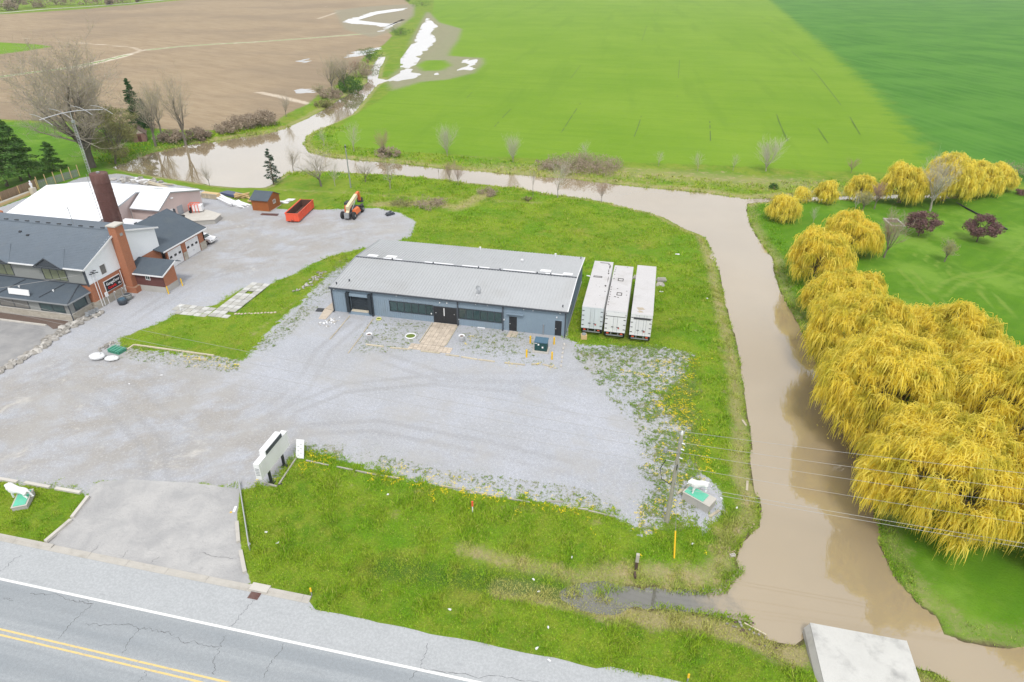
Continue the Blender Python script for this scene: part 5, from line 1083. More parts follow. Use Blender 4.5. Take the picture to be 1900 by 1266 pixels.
# litter specks along the road verge
for i, (u, v) in enumerate(((494,988),(515,1008),(463,1010),(835,1132),(996,1204),(1017,1165),(1019,1226),(1285,1010),(1061,1035),(990,1076),(300,697),(720,918),(240,713),(1000,1099),(1367,943),(1338,925))):
    p = GP(u, v); o = MB().blob((0, 0, .05), (.3, .16, .12), 6, 4, .4, i).build('litter', M['white']); o.location = p; o.rotation_euler = (0, 0, i); tag(o, 'small scrap of white litter lying on the ground near the road', 'litter', 'scraps of white litter')

# blank roadside sign
s_ = thing('blank_billboard', 'large blank white roadside sign on two black posts at the driveway corner', 'billboard', (-31.4, 40.3, 0))
MB().box(-.28, .28, -2.45, 2.45, 1.75, 3.5).build('sign_box', M['white'], s_)
for y in (-2.1, 2.1): MB().box(-.3, .3, y-.02, y+.02, 1.73, 3.52).build('seam', M['white'], s_)
MB().box(-.3, .3, -1.25, 1.55, 3.5, 4.05).build('top_box', M['white'], s_); MB().box(.301, .33, -1.15, 1.5, 3.56, 3.98).build('dark_face', M['trim'], s_)
for k in range(5): MB().box(-.2, .2, -2.475, -2.451, 2.2+k*.18, 2.28+k*.18).build('vent', M['steel'], s_)
for y in (-1.0, 1.35):
    p = MB().box(-.1, .1, y-.1, y+.1, 0, 1.75).build('post', M['black'], s_); MB().box(-.3, .3, y-.25, y+.25, 0, .05).build('base_plate', M['black'], p)
o = thing('leaning_board', 'white speckled board leaning beside the far post of the blank sign', 'board', (-30.6, 43.3, 0), R(8)); MB().slab([(-.35, -.3, .05), (.45, -.35, .05), (.45, .5, 1.7), (-.35, .55, 1.7)], .06, (0, .8, -.4)).build('panel', M['white'], o)
for k in range(6): MB().cbox((-.1+.25*(k % 2), -.19+k*.09, .32+k*.2), (.16, .02, .03), 0, R(30)).build('paint_mark', M['trim'], o)
o = MB().tube([(0, 0, .08), (.55, .5, .08)], .06, 4).build('steel_offcut', M['black']); o.location = (-30.9, 38.9, 0); tag(o, 'short black steel offcut lying at the foot of the near sign post', 'offcut')

# ------------------------------------------------------------------ white lions on plinths
def skin(name, pts, edges, radii, mat, parent, sub=2):
    me = bpy.data.meshes.new(name); me.from_pydata(pts, edges, []); me.materials.append(mat); o = link(name, me, parent)
    m = o.modifiers.new('skin', 'SKIN'); m.use_smooth_shade = True
    sv = me.skin_vertices[0].data if me.skin_vertices else None
    if sv is None:
        bm = bmesh.new(); bm.from_mesh(me); bm.verts.layers.skin.verify(); bm.to_mesh(me); bm.free(); sv = me.skin_vertices[0].data
    for i, r in enumerate(radii): sv[i].radius = (r, r) if not hasattr(r, '__len__') else r
    sv[0].use_root = True; s = o.modifiers.new('sub', 'SUBSURF'); s.levels = s.render_levels = sub
    return o
def lion(loc, rz, label):
    r = thing('lion_statue', label, 'statue', loc, rz, group='white lion statues on plinths')
    P_ = [(-.62, 0, .82), (-.25, 0, .86), (.15, 0, .88), (.5, 0, .98), (.72, 0, 1.16), (.88, 0, 1.30), (1.06, 0, 1.27), (1.2, 0, 1.2),
          (.52, .17, .72), (.66, .18, .4), (.62, .18, .1), (.74, .18, .05), (.45, -.17, .72), (.38, -.18, .4), (.36, -.18, .1), (.48, -.18, .05),
          (-.62, .17, .68), (-.5, .19, .42), (-.72, .19, .22), (-.66, .19, .05), (-.54, .19, .04), (-.66, -.17, .68), (-.72, -.19, .42), (-.92, -.19, .22), (-.88, -.19, .05), (-.76, -.19, .04),
          (-.8, 0, .88), (-.98, 0, .8), (-1.1, 0, .55), (-1.16, 0, .35), (-1.26, 0, .3)]
    E_ = [(0,1),(1,2),(2,3),(3,4),(4,5),(5,6),(6,7),(3,8),(8,9),(9,10),(10,11),(3,12),(12,13),(13,14),(14,15),(0,16),(16,17),(17,18),(18,19),(19,20),(0,21),(21,22),(22,23),(23,24),(24,25),(0,26),(26,27),(27,28),(28,29),(29,30)]
    Rr = [.30, .29, .31, .37, .37, .28, .17, .11, .15, .09, .075, .08, .15, .09, .075, .08, .17, .10, .07, .06, .075, .17, .10, .07, .06, .075, .06, .04, .035, .04, .07]
    skin('body', P_, E_, Rr, M['white'], r)
    mn = MB(); rg = random.Random(4)
    for k in range(34):
        a = rg.uniform(0, 2*PI); q = rg.uniform(.55, .92); x = .55+.32*q; rr = .36-(q-.55)*.25; mn.blob((x, rr*math.sin(a)*.85, 1.06+.12*(q)+rr*math.cos(a)*.9-(.0)), (.22, .17, .24), 6, 4, .2, k)
    mn.build('mane', M['white'], r, True)
    for s in (-1, 1): MB().blob((.86, s*.14, 1.47), (.08, .1, .13), 6, 4, .1).build('ear', M['white'], r)
    MB().blob((1.2, 0, 1.14), (.12, .16, .08), 6, 4, .1).build('jaw', M['white'], r)
    return r
def plinth(c, rz, L_, W_, H_, label, top_off):
    r = thing('statue_plinth', label, 'plinth', (c[0], c[1], gz(*c)), rz, group='concrete plinths under the lions'); MB().box(-L_/2, L_/2, -W_/2, W_/2, -.1, H_).build('block', M['conc'], r); MB().box(-L_/2-.04, L_/2+.04, -W_/2-.04, W_/2+.04, H_, H_+.05).build('cap', M['conc_l'], r); MB().box(-L_/2+.1+top_off[0], L_/2-.12+top_off[1], -W_/2+.1, W_/2-.1, H_+.05, H_+.1).build('green_top', M['mint'], r)
plinth((-51.4, 32.05), R(121), 2.1, 1.15, .5, 'concrete plinth with mint green top under the left lion', (0, 0)); lion((-51.65, 32.25, .58), R(185), 'white lion statue on the lawn left of the driveway, head toward the left')
plinth((7.3, 45.4), R(-31), 2.6, 1.3, .85, 'tall concrete plinth with mint green top beside the utility pole', (0, -.55)); lion((7.2, 45.85, .95), R(205), 'white lion statue near the river and the utility pole')
for a, c_, lab in (((1256,917),(1269,908),'short weathered plank lying left of the right plinth'), ((1316,960),(1334,948),'pale plank lying at the right foot of the right plinth'), ((1388,902),(1389,884),'pale plank standing in grass at the river edge'), ((1379,772),(1386,782),'grey plank on the bank where the wires cross the river'), ((1425,1168),(1384,1146),'long thin branch washed against the bank by the culvert')):
    beam_line('plank', 'plank', lambda i: lab, [(a, c_)], .22 if 'branch' not in lab else .1, .1, M['timber'], None)
o = thing('cinder_block', 'hollow grey cinder block on the bank at the ditch mouth', 'block', tuple(GP(1359, 1032)), .5); mb = MB(); mb.box(-.22, .22, -.11, -.07, 0, .2); mb.box(-.22, .22, .07, .11, 0, .2); [mb.box(x-.02, x+.02, -.07, .07, 0, .2) for x in (-.2, 0, .2)]; mb.build('shell', M['conc_l'], o)

# culvert slab
o = thing('culvert_headwall', 'large pale concrete slab of the road culvert over the brown river', 'culvert', (18.1, 31, 0)); MB().slab([(-3.2, 3.3, .35), (3.3, 3.25, .35), (3.25, -3.4, .35), (-3.0, -3.4, .35)][::-1], .45).build('deck_slab', M['conc_w'], o)
MB().box(-3.1, -2.7, -3.2, 3.1, -1.6, -.101).build('side_wall', M['conc'], o); MB().box(2.75, 3.15, -3.2, 3.1, -1.6, -.101).build('side_wall', M['conc'], o); MB().slab([(-3.5, 3.2, -.2), (-3.21, 3.25, .3), (-3.01, -3.4, .3), (-3.3, -3.4, -.2)], .5).build('chamfer', M['conc'], o)
# catch basin
o = thing('catch_basin', 'rusty storm drain grate set in the gutter by the kerb end', 'drain', tuple(G(472, 1106))); MB().box(-.42, .42, -.3, .3, .02, .045).build('frame', M['rust'], o)
for k in range(7): MB().box(-.36+k*.11, -.31+k*.11, -.25, .25, .046, .07).build('bar', M['rust'], o)
MB().cbox((.1, .68, .09), (1.5, .66, .2)).build('apron', M['conc_l'], o)
# stakes and markers
def stake(u, v, h_, label, cat, c1, name, w=.07, c2=None, lean=0):
    p = GP(u, v); r = thing(name, label, cat, p); MB().box(-w/2, w/2, -w/2, w/2, -.1, h_*.55).build('stake', c1 if c2 is None else c2, r); MB().box(-w*.9, w*.9, -w*.6, w*.6, h_*.55, h_).build('flag', c1, r); r.rotation_euler = (lean, lean, .3); return r
ORG = pm('survey_orange', (.75, .12, .05), .7)
stake(877, 950, 1.25, 'orange and white survey stake in the grass strip below the yard', 'stake', ORG, 'survey_stake', .1, M['white'])
stake(579, 1106, .9, 'thin marker with yellow top on the verge near the kerb end', 'marker', M['yellow'], 'verge_marker', .07, M['steel'])
stake(1275, 1266, .9, 'thin marker with yellow top at the bottom edge near the road', 'marker', M['yellow'], 'verge_marker', .07, M['steel'])
p = GP(1180, 1056); r = thing('culvert_post', 'dark timber post with pale top standing above the ditch water', 'post', p); MB().box(-.12, .12, -.12, .12, -.2, .9).build('post', pm('dark_timber', (.09, .06, .045), .9), r); MB().box(-.13, .13, -.13, .13, .9, 1.7).build('upper_post', M['timber_g'], r); MB().cbox((-.05, -.7, .1), (.15, .5, .3), .2).build('footing', pm('dark_timber', (.09, .06, .045), .9), r)
p = GP(336, 577); r = thing('standpipe', 'short white bent standpipe at the left tip of the patio', 'standpipe', (p.x, p.y, 0)); MB().tube([(0, 0, 0), (0, 0, .75), (.3, .1, .85)], .09, 8).build('pipe', M['white'], r); MB().lathe([(.12, 0), (.12, .1)], (0, 0, 0), 8).build('collar', M['steel'], r)
# sacks and pallet
def sack(u, v, d, lab, s):
    p = G(u, v); r = thing('bulk_sack', lab, 'sack', (p.x, p.y, 0), .2, group='white sacks beside the green pallet'); MB().blob((0, 0, d[2]*.48), (d[0]*1.25, d[1]*1.25, d[2]), 12, 8, .05, s).build('sack', M['bag'], r, True); MB().blob((.1, 0, d[2]*.92), (d[0]*.6, d[1]*.5, d[2]*.25), 8, 4, .2, s+1).build('fold', M['bag'], r, True)
sack(182, 666, (1.5, 1.1, .8), 'larger white woven sack, left of the pair beside the lane', 3); sack(208, 668, (1.4, .9, .5), 'smaller flat white sack next to the green pallet', 8)
r = thing('green_pallet', 'stack of dark green plastic pallets behind the white sacks', 'pallet', (-62.4, 56.4, 0), -.15)
for k in range(3):
    MB().box(-.95, .95, -.6, .6, k*.16, k*.16+.05).build('deck', M['tarp'], r)
    for q in range(4): MB().box(-.85+q*.5, -.65+q*.5, -.55, .55, k*.16+.05, k*.16+.155).build('runner', M['tarp'], r)
# beside the brick wall
for (x, y, c_, lab, s) in ((-70.9, 67.6, 'black', 'black round composter on the lane by the brick wall', 1), (-71.2, 69.0, 'steel', 'dark grey round tub beside the black composter at the chimney foot', .95)):
    r = thing('composter', lab, 'tub', (x, y, 0)); MB().lathe([(.55*s, 0), (.62*s, .5), (.58*s, .8), (.5*s, .85)], n=16).build('tub', M['trim' if c_ == 'black' else 'greyst'], r, True); MB().lathe([(.6*s, .72), (.62*s, .78), (.3, .9), (.02, .92)], n=16).build('lid', M['dkblue' if c_ == 'black' else 'trim'], r, True)
for k, (y, zz) in enumerate(((68.2, 1.4), (69.6, 1.3), (70.2, 1.5))):
    r = thing('vent_pipe', f'bent pale vent pipe, {ORD[k]} from the sign toward the chimney', 'vent pipe', (-72.5, y, 0), group='vent pipes along the stone base'); MB().tube([(0, 0, 0), (0, 0, zz), (.15, 0, zz+.15), (.32, 0, zz)], .06, 6).build('pipe', M['galv'], r); MB().lathe([(.1, 0), (.1, .08)], n=8).build('collar', M['galv'], r)
for k in range(4):
    r = thing('metal_chair', f'green grey folded garden chair, {ORD[k]} of the row at the porch corner', 'chair', (-72.4+.1*k, 62.8+k*.45, 0), .4, group='garden chairs stacked by the porch corner'); MB().box(-.25, .25, -.25, .25, .42, .46).build('seat', M['steel'], r); MB().box(-.25, .25, .22, .26, .46, .9).build('backrest', M['steel'], r)
    for sx in (-1, 1):
        for sy in (-1, 1): MB().tube([(sx*.22, sy*.22, 0), (sx*.22, sy*.22, .42)], .02, 4).build('leg', M['steel'], r)

# ------------------------------------------------------------------ back yard
r = thing('loading_platform', 'low pale concrete loading platform in front of the pink workshop', 'platform', (-79, 100, 0), world=True)
MB().slab([(-84.9, 97.3, .92), (-81.5, 97.1, .92), (-77.3, 98.9, .92), (-77.9, 101.8, .92), (-81.9, 103.3, .92), (-84.9, 103.4, .92)], .12).build('deck', M['conc_l'], r)
MB().slab([(-84.8, 97.4, .79), (-81.5, 97.2, .79), (-77.4, 99.0, .79), (-78.0, 101.7, .79), (-81.9, 103.2, .79), (-84.8, 103.3, .79)], .8).build('block_wall', M['conc'], r)
r = thing('welding_cart', 'white and red machine cart with red pipe frame on the concrete platform', 'machine', (-83.2, 101.9, .92), R(20)); MB().box(-.4, 1.3, -.6, .6, .25, 1.35).build('housing', M['white'], r)
for k in range(4): MB().tube([(-1.0+k*.55, -.65, 0), (-1.0+k*.55, -.65, 1.55), (-1.0+k*.55, .65, 1.55), (-1.0+k*.55, .65, 0)], .06, 5).build('frame_hoop', M['orange'], r)
for s in (-1, 1): MB().tube([(-1.0, s*.65, 1.55), (.65, s*.65, 1.55)], .06, 5).build('frame_rail', M['orange'], r)
MB().blob((-.8, 0, .5), (.7, .8, .7), 8, 5, .3, 3).build('hose_coil', M['black'], r); MB().tube([(-.8, -.9, .3), (-.8, -.75, .3)], .28, 10).build('wheel', M['tyre'], r)
r = thing('loose_tyre', 'black tyre lying on the platform beside the machine cart', 'tyre', (-84.0, 98.9, .95)); MB().lathe([(.22, 0), (.42, .02), (.46, .12), (.42, .22), (.22, .24)], n=16).build('tread', M['tyre'], r, True); MB().lathe([(.2, .05), (.2, .12), (.02, .12)], n=12).build('hollow', M['black'], r)
# shed
r = thing('garden_shed', 'small orange stained wooden shed with dark shingled roof in the back yard', 'shed', (-73.0, 109.2, 0)); hx, hy = 1.75, 2.1
mb = MB(); wall_with_openings(mb, 'x', hx, -hy, hy, .1, 2.35, [], .08, 1); mb.box(-hx, hx-.08, -hy, -hy+.08, .1, 2.35); mb.box(-hx, -hx+.08, -hy+.08, hy, .1, 2.35); mb.box(-hx+.08, hx-.08, hy-.08, hy, .1, 2.35); mb.build('wall', M['shedw'], r)
for s in (-1, 1): MB().slab([(s*hx, -hy, 2.35), (s*hx, hy, 2.35), (s*hx, 0, 3.35)][::s], .08, (-s, 0, 0)).build('gable', M['shedw'], r)
mb = MB(); [mb.box(-hx+k*.25, -hx+k*.25+.015, -hy-.012, -hy, .1, 2.35) for k in range(15)]; [mb.box(hx, hx+.012, -hy+k*.25, -hy+k*.25+.015, .1, 2.4) for k in range(17)]; tag(mb.build('board_joints', M['rustin'], r), kind='stuff')
for s in (-1, 1): q = [(-hx-.25, s*(hy+.3), 2.25), (hx+.2, s*(hy+.3), 2.25), (hx+.2, 0, 3.45), (-hx-.25, 0, 3.45)]; MB().slab(q if s < 0 else q[::-1], .09).build('roof', M['shingle2'], r)
window(r, 'x', hx, -.3, .45, 1.15, 1.75, 2, M['white'], 1); MB().box(-hx-.1, hx+.1, -hy-.1, hy+.1, -.05, .1).build('skid_base', M['timber_g'], r)
# roll-off dumpster
r = thing('dumpster', 'long orange red open roll off dumpster with rusty inside', 'dumpster', (-64.55, 106.9, 0), R(8)); bx, by, bz = 1.22, 4.1, 1.75
mb = MB(); mb.box(-bx, -bx+.08, -by, by, .25, bz); mb.box(bx-.08, bx, -by, by, .25, bz); mb.box(-bx+.08, bx-.08, -by, -by+.08, .25, bz); mb.box(-bx+.08, bx-.08, by-.08, by, .25, bz); mb.build('side_walls', M['orange'], r)
MB().box(-bx+.081, bx-.081, -by+.081, by-.081, .25, .36).build('floor', M['rustin'], r)
mb = MB(); mb.box(-bx+.082, -bx+.1, -by+.1, by-.1, .36, bz-.03); mb.box(bx-.1, bx-.082, -by+.1, by-.1, .36, bz-.03); mb.box(-bx+.1, bx-.1, by-.1, by-.082, .36, bz-.03); mb.build('liner', M['rustin'], r)
for k in range(12):
    for s in (-1, 1): y = -by+.4+k*.67; MB().box(*( (bx, bx+.08) if s > 0 else (-bx-.08, -bx)), y-.05, y+.05, .25, bz-.1).build('rib', M['orange'], r)
mb = MB(); mb.box(-bx-.09, bx+.09, -by-.07, -by, bz-.12, bz+.03); mb.box(-bx-.09, -bx+.02, -by, by, bz+.001, bz+.08); mb.box(bx-.02, bx+.09, -by, by, bz+.001, bz+.08); mb.build('top_rail', M['orange'], r)
for x in (-.85, -.28, .28, .85): MB().box(x-.05, x+.05, -by-.07, -by-.001, .25, bz-.13).build('end_rib', M['orange'], r)
for s in (-1, 1): MB().box(s*.5-.08, s*.5+.08, -by+.1, by-.1, .08, .25).build('skid', M['chassis'], r)
MB().tube([(-.25, -by-.1, .5), (0, -by-.2, .42), (.25, -by-.1, .5)], .05, 5).build('hook', M['chassis'], r)
for s in (-1, 1):
    for y in (-by+.3, by-.3): MB().tube([(s*.75, y, .1), (s*.95, y, .1)], .1, 10).build('roller', M['chassis'], r)
# telehandler
r = thing('telehandler', 'orange and cream telehandler with its boom pointing at the grass', 'telehandler', (-54.9, 109.2, 0), R(3)); CR = pm('cream_paint', (.68, .60, .40), .5, .08); OP = pm('machine_orange', (.68, .16, .05), .5, .1)
for y in (-2.2, 1.9):
    for s in (-1, 1):
        w_ = MB().lathe([(.42, -.24), (.62, -.24), (.7, -.15), (.7, .15), (.62, .24), (.42, .24)], n=20).build('wheel', M['tyre'], r); w_.rotation_euler = (0, R(90), 0); w_.location = (s*1.12, y, .7)
        q = MB().lathe([(.4, -.2), (.4, .2), (.16, .26), (.1, .27)], n=14).build('rim', M['steel'], w_); q.rotation_euler = (0, 0 if s > 0 else PI, 0)
MB().box(-.62, .62, -2.9, 2.6, .55, 1.15).build('chassis', M['chassis'], r); MB().box(-.45, .45, -3.15, -2.9, .45, 1.45).build('counterweight', M['steel'], r)
mb = MB(); mb.add([(.55, -1.5, .55), (1.25, -1.4, .6), (1.25, 1.0, .6), (.55, 1.1, .55), (.55, -1.4, 1.5), (1.05, -1.1, 1.5), (1.1, .7, 1.35), (.55, .9, 1.5)], [(3,2,1,0),(4,5,6,7),(0,1,5,4),(1,2,6,5),(2,3,7,6),(3,0,4,7)]); mb.build('engine_cover', OP, r)
mb = MB(); mb.box(-1.25, -.5, -.9, .9, .6, 1.6); mb.build('cab_base', OP, r)
mb = MB(); [mb.tube([(x, y, 1.6), (x, y*.85, 2.5)], .045, 5) for x in (-1.2, -.55) for y in (-.8, .8)]; mb.box(-1.25, -.5, -.75, .75, 2.5, 2.58); mb.build('cab_frame', M['chassis'], r)
MB().box(-1.15, -.6, -.72, .72, 1.61, 2.47).build('cab_glass', M['glass'], r)
MB().slab([(-.3, -2.7, 1.2), (.3, -2.7, 1.2), (.3, -1.6, 2.3), (-.3, -1.6, 2.3)], .3).build('boom_mount', CR, r)
def beam(p, q, w, h_, mat, nm, par): d = Vector(q)-Vector(p); o = MB().box(-w/2, w/2, 0, d.length, -h_/2, h_/2).build(nm, mat, par); o.location = p; o.rotation_euler = d.to_track_quat('Y', 'Z').to_euler(); return o
beam((0, -2.4, 2.1), (0, 2.3, 3.1), .58, .66, CR, 'boom', r); beam((0, 2.3, 3.1), (0, 3.5, 3.35), .42, .48, OP, 'boom_extension', r); beam((0, 3.4, 3.45), (0, 3.9, 1.7), .5, .35, OP, 'boom_head', r)
MB().cbox((-.35, -2.3, 2.4), (.1, .5, .5)).build('pivot_cover', OP, r); MB().tube([(.36, -1.2, 1.4), (.36, .8, 2.5)], .08, 6).build('lift_ram', M['steel'], r)
mb = MB(); mb.box(-.6, .6, 4.0, 4.08, 1.2, 2.2); mb.build('carriage', M['chassis'], r)
for s in (-.35, .35): MB().box(s-.06, s+.06, 4.08, 5.2, 1.2, 1.27).build('fork', M['chassis'], r)
for s in (-1, 1): MB().cbox((s*1.12, 1.9, 1.48), (.55, 1.3, .07)).build('mudguard', M['chassis'], r)
# lumber and building waste
def stack(u, v, rz, dims, n, mat, name, label, cat, group=None, z=0, tilt=0):
    p = G(u, v); r = thing(name, label, cat, (p.x, p.y, gz(p.x, p.y)), rz, group=group); me = MB().box(-dims[0]/2, dims[0]/2, -dims[1]/2, dims[1]/2, 0, dims[2]).mesh('board', mat); rg = random.Random(u)
    for k in range(n):
        o = link('board', me, r); o.location = (rg.uniform(-.25, .25), (k % 4)*dims[1]*1.25-dims[1]*2+rg.uniform(-.1, .1), (k//4)*dims[2]*1.3+.02); o.rotation_euler = (0, rg.uniform(-tilt, tilt), rg.uniform(-tilt, tilt))
    return r
G_ = 'building materials piled left of the shed'
r = thing('crate', 'slatted pale wooden crate next to the pink workshop', 'crate', (-87.3, 112.2, 0), R(-4))
for k in range(9): MB().box(-1.8+k*.42, -1.5+k*.42, -.62, -.58, 0, 1.1).build('slat', M['timber'], r)
MB().box(-1.85, 1.9, -.55, .6, .05, 1.05).build('core', M['newwood'], r)
for z in (.1, .9): MB().box(-1.9, 1.95, -.68, -.63, z, z+.12).build('batten', M['timber'], r)
stack(365, 363, .2, (3.2, .3, .12), 9, M['timber_g'], 'board_pile', 'low grey board pile at the corner of the pink workshop', 'lumber', G_, tilt=.1)
stack(420, 373, R(-32), (8.6, .4, .22), 7, M['white'], 'beam_pile', 'long white beams lying between the crate and the waste heap', 'beams', G_, tilt=.03)
p = G(425, 362); r = thing('panel_stack', 'flat dark blue roofing panels behind the white beams', 'panels', (p.x, p.y, 0), R(-20)); [MB().cbox((k*.3, k*.1, .2+k*.08), (4.8, 1.8, .05), k*.03).build('panel', pm('blue_panel', (.07, .09, .16), .5), r) for k in range(4)]
stack(450, 367, .5, (2.8, .22, .14), 18, M['newwood'], 'scrap_wood_heap', 'loose heap of yellow brown scrap wood behind the white beams', 'scrap wood', G_, tilt=.4)
stack(478, 376, -.2, (3.4, .28, .16), 14, M['newwood'], 'scrap_wood_heap', 'scrap lumber heap touching the left wall of the shed', 'scrap wood', G_, tilt=.18)
stack(448, 381, -.3, (3.6, .4, .14), 8, M['white'], 'board_pile', 'white boards scattered on gravel in front of the scrap wood', 'boards', G_, tilt=.2)
stack(500, 398, .1, (3.4, .3, .05), 3, M['rust'], 'board_pile', 'thin rusty boards at the front foot of the shed', 'boards', G_, tilt=.02)
stack(533, 373, -.1, (2.2, .6, .1), 6, M['white'], 'board_pile', 'white panels stacked on grass between shed and dumpster', 'panels', G_, tilt=.15)
stack(260, 337, -.25, (5, .4, .15), 8, M['white'], 'board_pile', 'white planks lying among the boulders behind the workshop', 'boards', G_, tilt=.15)
stack(296, 344, -.25, (6, .4, .15), 6, M['timber'], 'board_pile', 'pale planks behind the workshop ridge, nearest the pond', 'boards', G_, tilt=.1)
r = stack(722, 398, .9, (1.6, .3, .2), 5, M['trim'], 'scrap_metal', 'small dark scrap pile on the gravel right of the telehandler', 'scrap', None, tilt=.3)
# white car behind the garage
r = thing('parked_car', 'white car mostly hidden behind the corner of the garage', 'car', (-74.2, 90.6, 0), R(182)); WC = pm('car_white', (.78, .79, .81), .25, .03, 1, spec=.7)
prof = [(-2.2, .35), (-2.25, .75), (-1.9, .95), (-1.2, 1.02), (-.6, 1.42), (.75, 1.45), (1.5, 1.05), (2.15, .95), (2.25, .6), (2.2, .35)]
mb = MB(); n = len(prof); mb.add([(x, -.85, z) for x, z in prof]+[(x, .85, z) for x, z in prof], [list(range(n)), list(range(n, 2*n))[::-1]]+[((i+1) % n, i, n+i, n+(i+1) % n) for i in range(n)]); o = mb.build('body', WC, r); bv = o.modifiers.new('bevel', 'BEVEL'); bv.width = .07; bv.segments = 3
MB().slab([(-1.15, -.7, 1.05), (-1.15, .7, 1.05), (-.66, .66, 1.42), (-.66, -.66, 1.42)][::-1], .02).build('windscreen', M['glass'], r); MB().slab([(1.42, -.7, 1.12), (1.42, .7, 1.12), (.84, .66, 1.45), (.84, -.66, 1.45)], .02).build('rear_window', M['glass'], r)
for s in (-1, 1):
    MB().box(-.85, .95, s*.86-.012, s*.86+.012, 1.08, 1.36).build('side_window', M['glass'], r)
    for x in (-1.4, 1.35): w_ = MB().tube([(x, s*.66, .32), (x, s*.88, .32)], .33, 16).build('wheel', M['tyre'], r); MB().tube([(x, s*.87, .32), (x, s*.9, .32)], .18, 10).build('rim', M['steel'], w_)
    MB().cbox((-2.18, s*.6, .72), (.12, .32, .14)).build('headlight', M['glass'], r)
# hut by the pond
p = GP(262, 261); r = thing('garden_hut', 'small weathered red grey hut with open gable under the pond trees', 'hut', p, R(35)); MB().box(-1.5, 1.5, -1.8, 1.8, 0, 2.2).build('wall', pm('faded_red', (.30, .17, .15), .9, .3, 2), r)
for s in (-1, 1): q = [(-1.75*s, -2.1, 2.0), (-1.75*s, 2.1, 2.0), (0, 2.1, 3.5), (0, -2.1, 3.5)]; MB().slab(q if s < 0 else q[::-1], .1).build('roof', M['mulch'], r)
MB().slab([(-1.5, -1.8, 2.2), (1.5, -1.8, 2.2), (0, -1.8, 3.3)], .08, (0, 1, 0)).build('gable', M['pink'], r); MB().box(-.4, .4, -1.84, -1.8, .1, 1.9).build('door', M['maroon'], r)
# sand frame and long pipe on the right lawn
r = thing('sand_frame', 'pale framed dark planting square on the mown lawn', 'planting frame', (44.9, 127.6, 0), R(6))
for (a0, a1, b0, b1) in ((-1.3, 1.3, -2.0, -1.75), (-1.3, 1.3, 1.75, 2.0), (-1.3, -1.05, -1.75, 1.75), (1.05, 1.3, -1.75, 1.75)): MB().box(a0, a1, b0, b1, 0, .3).build('board', M['conc_l'], r)
MB().box(-1.04, 1.04, -1.74, 1.74, 0, .12).build('soil', M['mulch'], r)
pp = [GP(*q) for q in ((1754,367),(1790,386),(1830,407),(1868,427))]; r = thing('lawn_pipe', 'long thin black pipe lying across the mown lawn', 'pipe', tuple(pp[0]), world=True); MB().tube([q+Vector((0, 0, .12)) for q in pp], .16, 6).build('pipe', M['black'], r); MB().tube([pp[0]+Vector((0, 0, .12)), pp[0]+Vector((-.3, .2, .12))], .2, 8).build('coupling', M['black'], r)

# ------------------------------------------------------------------ poles and wires
PW_ = pm('pole_wood', (.34, .33, .27), .9, .15, 1.5); WIRE = pm('bare_wire', (.30, .30, .30), .5, .05)
PB = G(1237, 968); PB.z = gz(PB.x, PB.y)
r = thing('utility_pole', 'tall wooden utility pole with insulators and cable loops at the yard corner', 'utility pole', PB, world=True); top = PB+Vector((0, 0, 9.6))
MB().tube([PB-Vector((0, 0, .3)), top], .2, 10, .13).build('pole', PW_, r)
MB().cbox(PB+Vector((0, .25, 7.9)), (.22, .3, 1.9)).build('bracket', M['galv'], r)
for dz, dx in ((7.7, -.95), (6.7, -.9)): MB().tube([PB+Vector((0, 0, dz)), PB+Vector((dx, 0, dz+.1))], .05, 5).build('arm', M['galv'], r)
MB().lathe([(.16, 0), (.2, .25), (.12, .5)], PB+Vector((-1.05, 0, 7.6)), 10).build('cutout', M['steel'], r); MB().lathe([(.1, 0), (.12, .2), (.06, .35)], top, 8).build('insulator', M['white'], r)
for dz in (8.9, 8.3, 7.4): MB().tube([PB+Vector((.1, -.2, dz)), PB+Vector((.35, -.3, dz))], .05, 5).build('insulator', M['white'], r)
MB().tube([PB+Vector((-.9, 0, 6.8)), PB+Vector((-1.25, -.1, 5.9)), PB+Vector((-1.0, -.1, 4.8)), PB+Vector((-.3, 0, 4.3)), PB+Vector((0, -.1, 4.9)), PB+Vector((.05, -.15, 6.6))], .035, 5).build('cable_loop', M['black'], r)
MB().tube([PB+Vector((.15, -.1, 0)), PB+Vector((.12, -.1, 7))], .05, 5).build('conduit', M['galv'], r)
g1 = GP(1251, 1036); r = thing('guy_wire', 'slanting steel guy wire with bright yellow guard below the utility pole', 'guy wire', tuple(g1), world=True); MB().tube([g1, PB+Vector((0, 0, 8.2))], .015, 4).build('wire', WIRE, r); d = (PB+Vector((0, 0, 8.2))-g1).normalized(); MB().tube([g1, g1+d*2.3], .07, 6).build('guard', M['yellow'], r)
def wire(p, q, sag, lab, rad=.015, n=22):
    p, q = Vector(p), Vector(q); r = thing('overhead_wire', lab, 'wire', tuple((p+q)/2), world=True, group='overhead wires along the road'); h_ = n//2
    pts = [p.lerp(q, i/n)-Vector((0, 0, sag*4*(i/n)*(1-i/n))) for i in range(n+1)]; MB().tube(pts, rad, 4).build('strand', WIRE, r); MB().lathe([(.05, -.08), (.08, 0), (.05, .08)], p, 6).build('insulator', M['steel'], r)
RX, LX = 75, -105; y0 = PB.y
